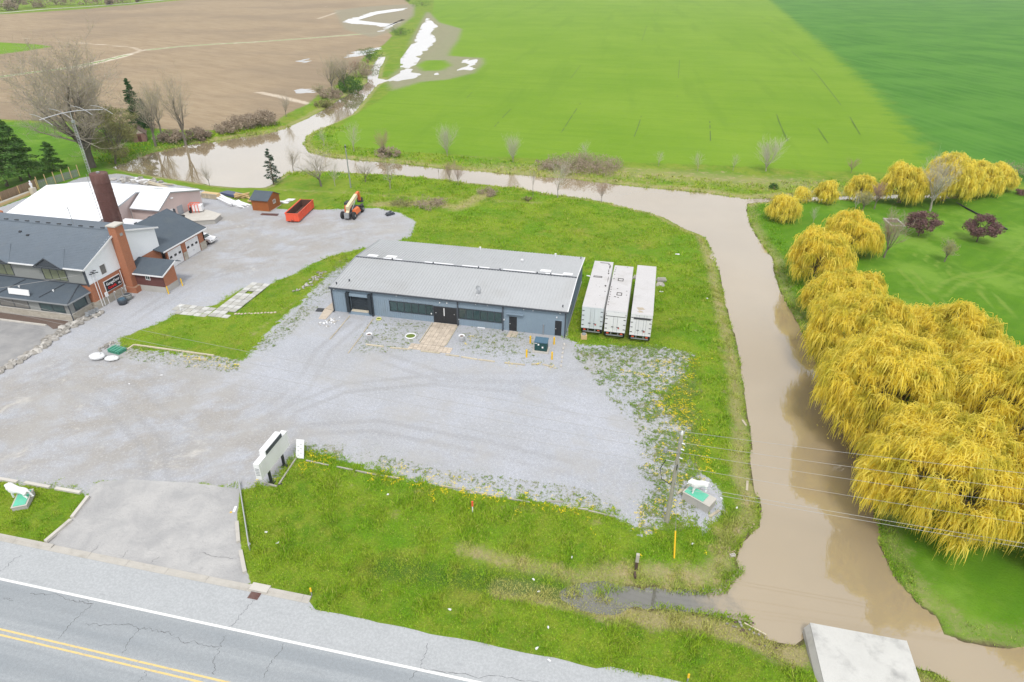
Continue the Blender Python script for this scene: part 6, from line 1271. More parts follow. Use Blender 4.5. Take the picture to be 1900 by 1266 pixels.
for k, (dy, z, yl, yr, lab) in enumerate(((0, 9.9, 55.5, 46.5, 'topmost overhead wire of the road line'), (-.15, 8.9, 54.6, 45.0, 'second highest overhead wire of the road line'), (-.3, 8.0, 53.6, 43.5, 'middle overhead wire of the road line'), (-.35, 6.6, 52.6, 42.2, 'fourth overhead wire down the road line'))):
    wire((PB.x+.15, y0+dy, z), (RX, yr, z+.4), .9, lab + ', crossing the river'); wire((PB.x-.1, y0+dy, z), (LX, yl, z-.3), 1.1, lab + ', crossing the gravel yard')
for z, l_ in ((4.6, 'upper of the two low cables crossing the river'), (4.2, 'lower of the two low cables crossing the river')): wire((PB.x+.15, y0-.2, z), (RX, 41.0, z+.6), .6, l_, .02)
wire((-72.7, 66.4, 5.2), (-88, 48, 7.5), .3, 'service wire dropping from the brick house gable to the left', .025)
p = G(651, 349); r = thing('utility_pole', 'slim bare pole on the grass between the back yard and the river', 'utility pole', (p.x, p.y, gz(p.x, p.y))); MB().tube([(0, 0, -.3), (-.1, 0, height_for(p, 269))], .15, 8, .1).build('pole', M['steel'], r); MB().cbox((-.1, 0, 8.6), (.3, .2, .3)).build('cap', M['trim'], r)
# ------------------------------------------------------------------ plants
def tubes_np(segs, name, mat, sides):
    """segs: list of (p0, p1, r0, r1) -> one mesh"""
    a = np.array([(*s[0], *s[1], s[2], s[3]) for s in segs]); p0, p1, r0, r1 = a[:, :3], a[:, 3:6], a[:, 6], a[:, 7]
    d = p1-p0; d /= np.linalg.norm(d, axis=1, keepdims=True)+1e-9
    ref = np.where(np.abs(d[:, 2:3]) > .95, [[1., 0, 0]], [[0., 0, 1]]); u = np.cross(d, ref); u /= np.linalg.norm(u, axis=1, keepdims=True); w = np.cross(d, u)
    n = len(a); ang = 2*np.pi*np.arange(sides)/sides; off = np.cos(ang)[None, :, None]*u[:, None]+np.sin(ang)[None, :, None]*w[:, None]
    V = np.concatenate([p0[:, None]+off*r0[:, None, None], p1[:, None]+off*r1[:, None, None]], 1).reshape(-1, 3)
    b = (np.arange(n)*2*sides)[:, None]; j = np.arange(sides); F = np.stack([b+j, b+(j+1) % sides, b+sides+(j+1) % sides, b+sides+j], -1).reshape(-1, 4)
    return np_mesh(name, V, F, mat)
def leaf_quads(c, size, rng, flat=.0, asp=.55):
    """random little faces round points c (n,3)"""
    n = len(c); a = rng.normal(size=(n, 3)); a[:, 2] *= (1-flat); a /= np.linalg.norm(a, axis=1, keepdims=True); b = np.cross(a, rng.normal(size=(n, 3))); b /= np.linalg.norm(b, axis=1, keepdims=True)
    s = (size*rng.uniform(.6, 1.4, n))[:, None]; a = a*s; b = b*s*asp
    V = np.stack([c-a, c-b*.9, c+a, c+b], 1).reshape(-1, 3); F = np.arange(4*n).reshape(n, 4); return V, F
def leafmat(name, c1, c2, c3=None, transl=.3, rough=.7):
    t = NT(name); r = t.rnd(); c = t.mix(t.mr(r, 0, 1, 0, 1, False), c1, c2)
    if c3: c = t.mix(t.mr(t.noise(.55, 4, .6), .45, .65), c, t.mix(r, c3, mul(c3, .7)))
    t.out(c, rough, 0, .2)
    if transl:
        tr = t.n('ShaderNodeBsdfTranslucent'); t.put(tr.inputs[0], c); ms = t.n('ShaderNodeMixShader'); ms.inputs[0].default_value = transl
        o = [x for x in t.t.nodes if x.type == 'OUTPUT_MATERIAL'][0]; t.t.links.new(t.b.outputs[0], ms.inputs[1]); t.t.links.new(tr.outputs[0], ms.inputs[2]); t.t.links.new(ms.outputs[0], o.inputs[0])
    return t.m
BARK = pm('grey_bark', (.19, .17, .14), .95, .2, 2, bump=.02); BARKM = pm('old_bark', (.13, .115, .095), .95, .2, 2, bump=.03); BARK2 = pm('pale_bark', (.36, .33, .29), .95, .15, 2); BARKD = pm('dark_bark', (.13, .105, .08), .95, .2, 2)
TWIG = pm('grey_twigs', (.38, .34, .28), .95, .12, 1); TWIGP = pm('pale_twigs', (.52, .49, .43), .95, .12, 1); TWIGR = pm('red_brown_twigs', (.40, .29, .24), .95, .15, 1)
BUDO = leafmat('olive_buds', (.36, .35, .15), (.46, .43, .22)); BUDG = leafmat('grey_buds', (.46, .43, .33), (.55, .53, .42)); BUDR = leafmat('rusty_buds', (.40, .22, .13), (.50, .30, .18)); BUDY = leafmat('yellow_green_buds', (.38, .42, .07), (.50, .50, .12))
WIL = leafmat('willow_yellow', (.87, .71, .07), (.98, .86, .20), (.70, .64, .08), .55); WIL2 = leafmat('willow_yellow_far', (.87, .73, .09), (.98, .88, .22), (.72, .65, .10), .55)
PURP = leafmat('purple_leaves', (.15, .08, .085), (.27, .16, .15), None, .2); FIR = leafmat('fir_needles', (.07, .17, .035), (.14, .28, .07), (.17, .30, .06), .12); FIRB = leafmat('blue_fir_needles', (.05, .09, .06), (.09, .13, .09), None, .12)
BRN = leafmat('brown_bush', (.30, .235, .175), (.42, .35, .27), None, .2); OLV = leafmat('olive_bush', (.21, .23, .08), (.36, .35, .15), (.27, .24, .13), .25); GRNB = leafmat('green_bush', (.05, .13, .025), (.10, .20, .04), None, .25)

def bare_segments(seed, H, spread=.5, trunk=.28, limbs=6, up=.55, depth=4, kids=3, wob=.16, r0=.16, drop=0, steps=4, minr=.008):
    rg = random.Random(seed); S = {0: [], 1: []}; tips = []
    def grow(p, d, L_, r, lv):
        q = p.copy(); n = steps if lv < 2 else 3; dd = d.normalized()
        for i in range(n):
            dd = (dd+Vector((rg.gauss(0, wob), rg.gauss(0, wob), rg.gauss(0, wob*.6)+(up*.14 if lv else 0)-drop*lv*.06))).normalized(); q2 = q+dd*L_/n; ra = r*(1-.62*i/n); rb = r*(1-.62*(i+1)/n)
            S[0 if lv <= 1 else 1].append((tuple(q), tuple(q2), max(ra, minr), max(rb, minr*.85)))
            if lv < depth and (i > 0 or lv > 0):
                for k in range(kids if lv < depth-1 else kids+1):
                    if rg.random() < .8:
                        sd = Vector((rg.gauss(0, 1), rg.gauss(0, 1), rg.gauss(.25, .5))).normalized(); nd = (dd*(1-spread*.8)+sd*spread*1.1).normalized(); grow(q2.copy(), nd, L_*rg.uniform(.42, .66), max(rb*.6, minr), lv+1)
            q = q2
        tips.append(tuple(q))
    t_ = H*trunk; q = Vector((0, 0, -.1)); dd = Vector((rg.gauss(0, .04), rg.gauss(0, .04), 1))
    for i in range(3): q2 = q+dd.normalized()*(t_+.1)/3; S[0].append((tuple(q), tuple(q2), r0*(1.15-.1*i), r0*(1.05-.1*i))); q = q2; dd += Vector((rg.gauss(0, .06), rg.gauss(0, .06), 0))
    for k in range(limbs):
        a = 2*PI*k/limbs+rg.uniform(-.4, .4); tl = rg.uniform(.25, 1)*spread*1.5
        grow(q-Vector((0, 0, rg.uniform(0, t_*.2))), Vector((math.cos(a)*tl, math.sin(a)*tl, up+.45)), H*(1-trunk)*rg.uniform(.62, .8), r0*rg.uniform(.4, .62), 1)
    return S, np.array(tips)
def bare_proto(seed, name, label, loc, rz, sc, H, bark=None, twig=None, bud=None, nbud=0, budsize=.06, bark_sides=6, group=None, **k):
    S, tips = bare_segments(seed, H, **k); r = thing(name, label, 'tree', loc, rz, group=group); r.scale = (sc, sc, sc)
    link('trunk', tubes_np(S[0], 'trunk', bark or BARK, bark_sides), r)
    me = tubes_np(S[1], 'crown', twig or TWIG, 3) ; cr = link('crown', me, r)
    if bud is not None and nbud:
        rng = np.random.default_rng(seed); seg = np.array([s[1] for s in S[1]]); c = seg[rng.integers(0, len(seg), nbud)]+rng.normal(size=(nbud, 3))*H*.022
        V, F = leaf_quads(c, budsize, rng); link('buds', np_mesh('buds', V, F, bud), cr)
    return r

# prototypes for the slender bare trees along the river; every tree its own object
small = []
def small_tree(i, u, v, vt, label, wide=1.0, name='bare_tree'):
    p = GP(u, v); h_ = height_for(p, vt); v_ = KIND[i]
    rz = random.uniform(0, 6)
    if v_[0] is None:
        v_[0] = bare_proto(v_[1], name, label, p, rz, 1, 6.0, group='slender bare trees along the river', **v_[2]); o = v_[0]
    else: o = copy_thing(v_[0], p, rz, 1, label)
    s = h_/6.0; o.scale = (s*wide, s*wide, s); o.name = name
    return o
KIND = {'v': [None, 21, dict(spread=.40, trunk=.22, limbs=5, up=.75, depth=3, kids=2, twig=TWIGP, bark=BARK2, bud=BUDG, nbud=350, budsize=.05, r0=.08)],
        'w': [None, 33, dict(spread=.5, trunk=.25, limbs=5, up=.6, depth=3, kids=3, twig=TWIG, bark=BARK, bud=BUDG, nbud=700, budsize=.04, r0=.11)],
        'r': [None, 44, dict(spread=.42, trunk=.2, limbs=6, up=.75, depth=3, kids=3, twig=TWIGR, bark=BARK, bud=BUDR, nbud=900, budsize=.045, r0=.08)],
        's': [None, 55, dict(spread=.25, trunk=.5, limbs=3, up=1.0, depth=3, kids=2, twig=TWIG, bark=BARK, r0=.07)],
        'p': [None, 66, dict(spread=.44, trunk=.12, limbs=8, up=.75, depth=3, kids=3, twig=TWIGP, bark=BARK2, bud=BUDG, nbud=700, budsize=.05, r0=.08)]}
for (k, u, v, vt, wd, lab) in (
 ('w', 544,317,276,1.0,'slim bare tree on the point of land at the pond, right of the dead spruce'), ('w', 596,346,283,1.5,'spreading bare tree on the near bank opposite the grassy headland'), ('v', 622,346,303,.9,'pale faint sapling just left of the slim back pole'),
 ('w', 678,338,298,1.1,'low forked bare tree on near bank, right of the slim back pole'), ('v', 724,351,298,1.1,'broad pale bare tree on near bank in front of the straight channel'), ('s', 815,333,312,.7,'thin bare stem at the water edge, left of two bare saplings'),
 ('r', 834,338,302,.8,'left of two reddish bare saplings standing close on the near bank'), ('r', 850,346,305,.8,'right of two reddish bare saplings standing close on the near bank'), ('s', 989,366,318,.8,'thin stem with dark tip on near bank behind the metal building'),
 ('v', 1035,367,304,1.1,'bare tree with pale trunks on near bank behind the metal building roof'), ('r', 1116,375,340,.9,'reddish sapling at the near bank where the river bends'),
 ('v', 602,271,242,.9,'pale sapling at the left tip of the grassy headland'), ('v', 657,282,234,.9,'tall faint bare tree on the headland above the slim back pole'), ('r', 712,290,247,.9,'bare tree with brown scrub at its foot on the far bank'),
 ('p', 830,289,242,1.0,'pale fan shaped bare tree on far bank, edge of the light green field'), ('p', 952,302,258,.9,'pale bare tree on far bank beside the muddy gully'), ('v', 1084,303,268,1.0,'pale bare tree rising out of the brown thicket on the far bank'),
 ('v', 1222,308,284,1.0,'small pale tree on far bank right of the brown thicket'), ('v', 1294,318,286,1.0,'small pale round tree with white trunk on the far bank'), ('v', 1360,317,289,.9,'faint small tree left of the wide pale tree on the far bank'),
 ('p', 1421,318,266,1.35,'wide pale bare tree, largest on the far bank before the willows'), ('r', 1579,321,297,1.2,'faint reddish tree at the field edge behind the small willows'),
 ('v', 1586,392,358,.9,'thin pale green sapling on the lawn below the small willows'), ('v', 1508,416,388,.8,'faint sapling on the lawn right of the lone round willow'),
 ('w', 531,217,176,.8,'lone bare tree at the edge of the ploughed field above the creek bend'), ('w', 389,345,305,.7,'thin bare sapling at the near edge of the pond behind the workshop'), ('s', 268,322,285,.8,'faint bare stem at the left end of the pond')):
    small_tree(k, u, v, vt, lab, wd)
# larger bare trees beside the pond and the creek
p = GP(172, 311); h_ = height_for(p, 112)
bare_proto(5, 'old_tree', 'huge spreading bare tree with grey trunk between house and pond', p, 1.1, h_/21, 21, bud=BUDO, nbud=9000, budsize=.09, minr=.014, bark=BARKM, spread=.56, trunk=.22, limbs=11, up=.42, depth=5, kids=2, r0=.7, bark_sides=9, wob=.14)
for (u, v, vt, sd, lab, kw) in ((289,272,171,12,'tall bare tree with forked trunk at the pond, left of the widest pond tree', dict(spread=.42, up=.8)), (300,250,171,13,'slim straight bare tree behind the two forked pond trees', dict(spread=.3, up=1.0)), (345,270,157,14,'tall bare tree with fanning limbs standing right at the pond bank', dict(spread=.46, up=.75)),
  (617,172,113,15,'bare tree with green tinge in the creek thicket, leftmost of the group', dict(spread=.4, up=.85)), (641,168,106,16,'dark bare tree in the middle of the creek thicket', dict(spread=.5, up=.7)), (594,180,158,17,'low bare tree leaning over the creek at the thicket foot', dict(spread=.6, up=.3)),
  (661,142,116,18,'reddish bare tree toward the far end of the creek thicket', dict(spread=.5, up=.6, twig=TWIGR, bud=BUDR)), (683,122,112,19,'small bare tree at the far end of the creek thicket', dict(spread=.5, up=.6, twig=TWIGR)), (1725,392,308,20,'pale trunked bare tree in front of the far willow group', dict(spread=.45, up=.8, twig=TWIGP, bark=BARK2, bud=BUDG)),
  (1622,388,346,23,'small tree with rusty orange buds on the lawn', dict(spread=.45, up=.8, bud=BUDR, twig=TWIGR)), (1640,478,412,24,'pale rusty budding tree on lawn right of the middle willows', dict(spread=.42, up=.85, bud=BUDR)), (1752,486,449,25,'little yellow green tree alone on the mown lawn', dict(spread=.55, up=.6, bud=BUDY)),
  (1600,392,362,27,'small olive budding tree behind the crown of the middle willows', dict(spread=.5, up=.7, bud=BUDY))):
    p = GP(u, v); h_ = height_for(p, vt); kw.setdefault('bud', BUDO); H_ = max(h_, 3)
    bare_proto(sd, 'bare_tree', lab, p, random.uniform(0, 6), h_/H_, H_, nbud=1900 if v > 380 or v < 300 else 900, budsize=.05 if v > 380 else .07, trunk=.25, limbs=6, depth=4, kids=2, r0=.018*H_+.04, **kw)
def leafy(name, label, cat, u, v, vt, wid, mat, n, size, trunk=.25, squash=.45, seed=1, bark=None, clumps=26, group=None, p=None, h_=None):
    p = GP(u, v) if p is None else p; h_ = (height_for(p, vt) if vt else 1.5) if h_ is None else h_; rng = np.random.default_rng(seed); r = thing(name, label, cat, p, group=group)
    S, tips = bare_segments(seed, h_*.9, spread=.55, trunk=max(trunk, .06), limbs=5, depth=3 if trunk > .1 else 2, kids=2, r0=.02*h_+.02); link('trunk' if trunk > .1 else 'stems', tubes_np(S[0]+S[1], 'trunk', bark or BARKD, 4), r)
    cz = h_*(trunk+(1-trunk)*.5); c = rng.normal(size=(clumps, 3)); c /= np.linalg.norm(c, axis=1, keepdims=True); c *= rng.uniform(.35, .95, (clumps, 1))**.6; c = c*np.array([wid, wid, h_*(1-trunk)*.5])+np.array([0, 0, cz]); cr = rng.uniform(.22, .42, clumps)*wid
    i = rng.integers(0, clumps, n); d = rng.normal(size=(n, 3)); d /= np.linalg.norm(d, axis=1, keepdims=True); pos = c[i]+d*cr[i][:, None]*rng.uniform(.5, 1.05, (n, 1))*np.array([1, 1, .75]); pos = pos[pos[:, 2] > .05]
    V, F = leaf_quads(pos, size, rng); link('crown' if trunk > .1 else 'foliage', np_mesh('crown', V, F, mat), r); return r
leafy('purple_tree', 'left of two purple leaved round trees on the mown lawn', 'tree', 1704, 438, 393, 2.5, PURP, 5200, .14, .2, seed=3, group='purple leaved lawn trees'); leafy('purple_tree', 'right of two purple leaved round trees on the mown lawn', 'tree', 1812, 449, 400, 2.6, PURP, 5600, .14, .2, seed=4, group='purple leaved lawn trees')
leafy('budding_tree', 'wide olive budding tree leaning over the left end of the pond', 'tree', 215, 305, 196, 5.6, OLV, 15000, .15, .1, seed=8, clumps=60, bark=BARK); leafy('budding_tree', 'bright yellow green small tree behind the huge bare tree', 'tree', 197, 250, 200, 2.6, BUDY, 3000, .16, .15, seed=9); leafy('budding_tree', 'olive haze of a tree behind the tall pond spruce', 'tree', 235, 262, 200, 4.2, OLV, 6000, .15, .1, seed=10, clumps=36, bark=BARK)
for k, (u, v, hh, w_, mt, n, lab) in enumerate(((369,262,3.2,3.2,BRN,3600,'round brown thicket at the pond bank right of the tall bare trees'), (318,262,2.2,3.6,BRN,3000,'low brown scrub under the tall pond trees'), (425,245,2.6,3.6,BRN,2400,'brown scrub on the creek bank below the ploughed field, leftmost of three'), (455,238,3.4,4.2,BRN,3000,'brown scrub on the creek bank below the ploughed field, middle of three'), (488,232,3.6,4.6,BRN,3600,'brown scrub on the creek bank below the ploughed field, rightmost of three'),
   (616,184,3.2,4.2,BRN,2600,'brown bush at the foot of the creek thicket'), (648,172,5.5,5.5,GRNB,3800,'green bush inside the creek thicket'), (672,142,6.0,5.5,BRN,3000,'reddish brown scrub above the creek narrows'), (600,200,2.2,3,OLV,1500,'olive bush on the creek bank by the ploughed field'), (634,158,5,5,OLV,2400,'olive scrub behind the creek thicket'), (686,112,5,6,GRNB,1800,'green bush beside the uppermost creek water'),
   (744,66,4.5,8,GRNB,1600,'dark green bush on the grass strip between the flooded fields'), (783,12,5,12,GRNB,1500,'bush on the grass strip near the top of the view'), (757,4,5,5,GRNB,900,'small dark bush at the top end of the creek strip'), (1010,312,1.6,3.0,BRN,1500,'low brown bush at the gully end of the far bank'), (1060,312,2.3,6,BRN,4800,'long brown thicket on the far bank, left part'), (1105,315,2.4,6.5,BRN,5200,'long brown thicket on the far bank, right part'),
   (722,292,2.2,3,BRN,1400,'brown scrub around the bare tree on the far bank'), (1435,352,1.2,1.2,GRNB,500,'small dark bush on the tan bank near the stream mouth'), (1885,330,3,5,BRN,2600,'grey brown scrub right of the far willow group'), (1895,362,1.0,1.6,PURP,700,'dark low planting bed at the right lawn edge'), (800,382,1.0,3.4,BRN,1600,'low brown weeds on the bank behind the back yard'), (748,380,.7,2.4,OLV,900,'low olive weeds on the bank behind the telehandler'),
   (905,360,.7,2.6,BRN,1200,'flattened tan reeds on the near bank behind the building'), (978,372,.9,1.0,OLV,500,'small shrub at the foot of the thin dark tipped stem'))):
    leafy('bush', lab, 'bush', u, v, 0, w_, mt, n, .13 if v > 300 else .2, .02, seed=60+k, clumps=22, h_=hh)
for k, (u, v, hh, w_) in enumerate(((13,20,12,10),(33,18,22,7),(64,14,12,12),(105,10,16,16),(160,9,16,16),(228,6,10,14),(203,9,6,4),(258,4,9,5))):
    leafy('bush', f'dark bare hedge shrub beyond the far farm lane, {ORD[k]} from the left', 'bush', u, v, 0, w_, BRN, 1300, .7, .02, seed=90+k, clumps=22, h_=hh, group='hedge shrubs beyond the far lane')
def conifer(u, v, vt, wid, label, n, mat=None, seed=1, open_=0., name='pine_tree', tr=.12):
    p = GP(u, v); h_ = height_for(p, vt); rng = np.random.default_rng(seed); r = thing(name, label, 'tree', p); link('trunk', tubes_np([((0, 0, -.1), (0, 0, h_*.5), .02*h_+.03, .013*h_+.02), ((0, 0, h_*.5), (0, 0, h_*.99), .013*h_+.02, .02)], 'trunk', BARKD, 7), r)
    segs = []; P_ = []; nb = int(h_*9*(1-open_))
    for k in range(nb):
        z = h_*(tr+(1-tr)*(k+rng.random())/nb); f_ = (h_-z)/(h_*(1-tr)); L_ = wid*(f_**.75)*rng.uniform(.65, 1.1)+.15; a = rng.uniform(0, 2*PI); dz = -.12*L_+.25*L_*(1-f_)
        e = np.array([math.cos(a)*L_, math.sin(a)*L_, z+dz]); s0 = np.array([0, 0, z]); segs.append((tuple(s0), tuple(e), .03, .012)); m = max(8, int(n/nb)); t_ = rng.uniform(.15, 1, m)**.7; q = s0+(e-s0)*t_[:, None]; w_ = .26*L_*(1.15-t_)[:, None]+.05; q = q+rng.normal(size=(m, 3))*w_*np.array([1, 1, .35]); q[:, 2] -= .08*L_*t_**2; P_.append(q)
    c = np.concatenate(P_); V, F = leaf_quads(c, .24 if h_ > 6 else .15, rng, .5, .3); cr = link('crown', np_mesh('crown', V, F, mat or FIR), r); link('branches', tubes_np(segs, 'branches', BARKD, 3), cr); return r
conifer(14, 346, 203, 6.0, 'tall dark pine at the left frame edge, foremost of the pine group', 17000, seed=1, tr=.2); conifer(40, 336, 222, 5.0, 'dark pine in the middle of the group behind the brown fence', 13000, seed=2, tr=.2); conifer(56, 330, 255, 4.2, 'shorter dark pine, rightmost of the group behind the brown fence', 9000, seed=3, tr=.2); conifer(-20, 352, 225, 4.6, 'dark pine partly beyond the left frame edge', 9000, seed=4, tr=.2)
conifer(101, 316, 264, 3.3, 'low broad spruce on the lawn between the pines and the huge tree', 8000, seed=5, tr=.05, name='spruce_tree'); conifer(262, 250, 146, 3.4, 'tall green spruce rising behind the huge bare tree', 9000, leafmat('spruce_green', (.03, .10, .03), (.06, .15, .04)), 6, name='spruce_tree'); conifer(275, 238, 184, 2.6, 'grey blue spruce beside the tall green spruce', 4000, FIRB, 7, name='spruce_tree')
conifer(508, 343, 277, 1.9, 'thin sparse dead looking spruce at the pond corner', 1500, FIRB, 8, .45, name='spruce_tree')

# willows: boughs that throw hundreds of hanging strands
def willow(x, y, Rr_, H_, label, strands, seed, group, mat=None, wid=.075, z=None, core=True):
    rng = np.random.default_rng(seed); z0 = gz(x, y) if z is None else z; r = thing('willow_tree', label, 'tree', (x, y, z0), group=group)
    strands = int(strands*1.35); wid *= .47; nb = int(40+Rr_*Rr_*4.5); a = rng.uniform(0, 2*np.pi, nb); rho = np.sqrt(rng.uniform(0, 1, nb))*Rr_*.84; bz = H_*(1-.36*(rho/Rr_)**2.4)*(1-.26*vnoise(rho*np.cos(a)+x, rho*np.sin(a)+y, .42))*rng.uniform(.86, 1.0, nb)-.3; ou = rho > Rr_*.55; bz[ou] *= rng.uniform(.38, 1.0, ou.sum())**.8
    bc = np.stack([rho*np.cos(a), rho*np.sin(a), bz], 1); S = []; rgp = random.Random(seed)
    for k in range(3): S.append(((0, 0, -.2+k*H_*.1), (0, 0, -.2+(k+1)*H_*.1), .05*H_, .045*H_))
    for k in range(0, nb, 4):
        m = bc[k]*np.array([.38, .38, .62])+rng.normal(size=3)*.25; S.append(((0, 0, H_*.2), tuple(m), .018*H_, .01*H_)); S.append((tuple(m), tuple(bc[k]-np.array([0, 0, .2])), .01*H_, .03))
    link('trunk', tubes_np(S, 'trunk', BARK, 6), r)
    i = rng.integers(0, nb, strands); ba = np.arctan2(bc[i, 1], bc[i, 0]); az = np.where(rng.random(strands) < .45, ba+rng.normal(0, .9, strands), rng.uniform(0, 2*np.pi, strands))
    br = rng.uniform(.15, 1.0, strands)**.8*(.75+.05*Rr_); low = rng.uniform(0, 1, strands); L_ = np.minimum(rng.uniform(.35, 1.9, strands)*(.55+.45*H_/11), bc[i, 2]-.4)*np.where(rho[i] > Rr_*.55, 1.25, 1.0)
    K = 3; t_ = np.linspace(0, 1, K+1)[None, :]; hr = br[:, None]*(1-(1-t_)**2.2); rise = .35*br[:, None]*np.sin(np.pi*np.minimum(t_*1.5, 1))*(1-.5*t_); zz = bc[i, 2][:, None]+rise-L_[:, None]*t_**1.7
    st = bc[i]+rng.normal(size=(strands, 3))*np.array([.28, .28, .2])
    zz = zz+(st[:, 2]-bc[i, 2])[:, None]; sway = rng.normal(0, .13, (strands, K+1)).cumsum(1)*.6
    X = st[:, 0][:, None]+np.cos(az)[:, None]*hr+sway*np.sin(az)[:, None]+rng.normal(0, .06, (strands, K+1)); Y = st[:, 1][:, None]+np.sin(az)[:, None]*hr-sway*np.cos(az)[:, None]+rng.normal(0, .06, (strands, K+1)); Zc = np.maximum(zz, .25)
    C = np.stack([X, Y, Zc], -1); wa = rng.uniform(0, np.pi, (strands, 1))+rng.normal(0, .5, (strands, K+1)); prof = np.array([.5, 1.15, .95, .12])[None, :]*rng.uniform(.55, 1.5, (strands, K+1))*wid*rng.uniform(.7, 1.3, (strands, 1))
    Wv = np.stack([np.cos(wa), np.sin(wa), rng.normal(0, .45, (strands, K+1))], -1)*prof[..., None]
    V = np.stack([C-Wv, C+Wv], 2).reshape(-1, 3); b = (np.arange(strands)*(K+1)*2)[:, None]; j = np.arange(K)*2; F = np.stack([b+j, b+j+1, b+j+3, b+j+2], -1).reshape(-1, 4)
    cr = link('crown', np_mesh('crown', V, F, mat or WIL), r)
    m = int(strands*.55); q = C[rng.integers(0, strands, m), rng.integers(1, K+1, m)]+rng.normal(0, .13, (m, 3)); V2, F2 = leaf_quads(q, wid*2.6, rng, 0, .35); link('leaflets', np_mesh('leaflets', V2, F2, mat or WIL), cr)
    return r
GB = 'big yellow willows on the right river bank'
for (x, y, R_, H_, n, lab) in ((25.8,72.0,7.0,11.0,10500,'big yellow willow at the far left end of the large bank group'), (34.0,71.0,6.8,10.6,9500,'big yellow willow at the far right end of the large bank group'), (25.3,60.5,7.3,11.8,12000,'big yellow willow in the left middle of the bank group, hanging over the river'), (35.2,60.0,7.5,12.2,11500,'big yellow willow at the centre of the large bank group'),
   (26.6,50.0,7.0,11.2,12500,'big yellow willow nearest the river and the overhead wires'), (36.2,49.0,7.4,11.6,11500,'big yellow willow at the lower right of the bank group'), (44.5,57.5,7.6,11.8,9000,'big yellow willow cut by the right frame edge'), (46.0,67.0,6.5,10.5,6000,'yellow willow at the upper right of the bank group by the frame edge')):
    willow(x+(.2 if x < 30 else .6), y-(1.6 if y < 55 else .3), R_+.05, H_, lab, n, int(x*7+y), GB)
for (u, v, vt, R_, n, lab) in ((1572,470,392,4.9,8000,'yellow willow at the top right of the middle bank group'), (1514,524,412,5.0,8000,'yellow willow at the left of the middle bank group'), (1548,590,492,4.9,7500,'yellow willow at the bottom of the middle bank group'), (1600,560,503,2.6,2600,'small yellow willow between the middle and big groups')):
    p = G(u, v); willow(p.x, p.y, R_, height_for(p, vt), lab, n, u, 'yellow willows in the middle bank group', wid=.085)
for (u, v, vt, R_, n, lab) in ((1529,377,324,2.1,1500,'small loose willow left of the far willow group'), (1592,372,318,2.7,2400,'small round willow at the left of the far willow group'), (1667,377,297,4.7,5200,'yellow willow with visible trunk in the far group'), (1748,374,279,6.0,7000,'tallest yellow willow of the far group'), (1810,362,292,4.3,5200,'yellow willow right of the tallest far willow'), (1850,352,299,3.0,3800,'yellow willow at the right end of the far group'), (1785,366,300,4.0,3000,'low hanging willow in front of the far group middle')):
    p = G(u, v); willow(p.x, p.y, R_, height_for(p, vt), lab, n, u, 'yellow willows in the far group', WIL2, .11)
for (u, v, vt, R_, n, lab) in ((1450,410,356,2.9,3200,'lone round yellow willow beside the stream mouth'), (1486,374,344,1.4,500,'tiny yellow willow sapling by the stream')):
    p = G(u, v); willow(p.x, p.y, R_, height_for(p, vt), lab, n, u, 'small willows by the stream mouth', WIL2, .09)
p = Vector((27.5, 44.5, 0)); r = thing('garden_table', 'white table with small items half hidden beneath the nearest big willow', 'table', (29.0, 45.5, gz(29, 45.5))); MB().box(-.6, .6, -.4, .4, .7, .76).build('top', M['white'], r); [MB().tube([(sx*.5, sy*.32, 0), (sx*.5, sy*.32, .7)], .03, 5).build('leg', M['steel'], r) for sx in (-1, 1) for sy in (-1, 1)]

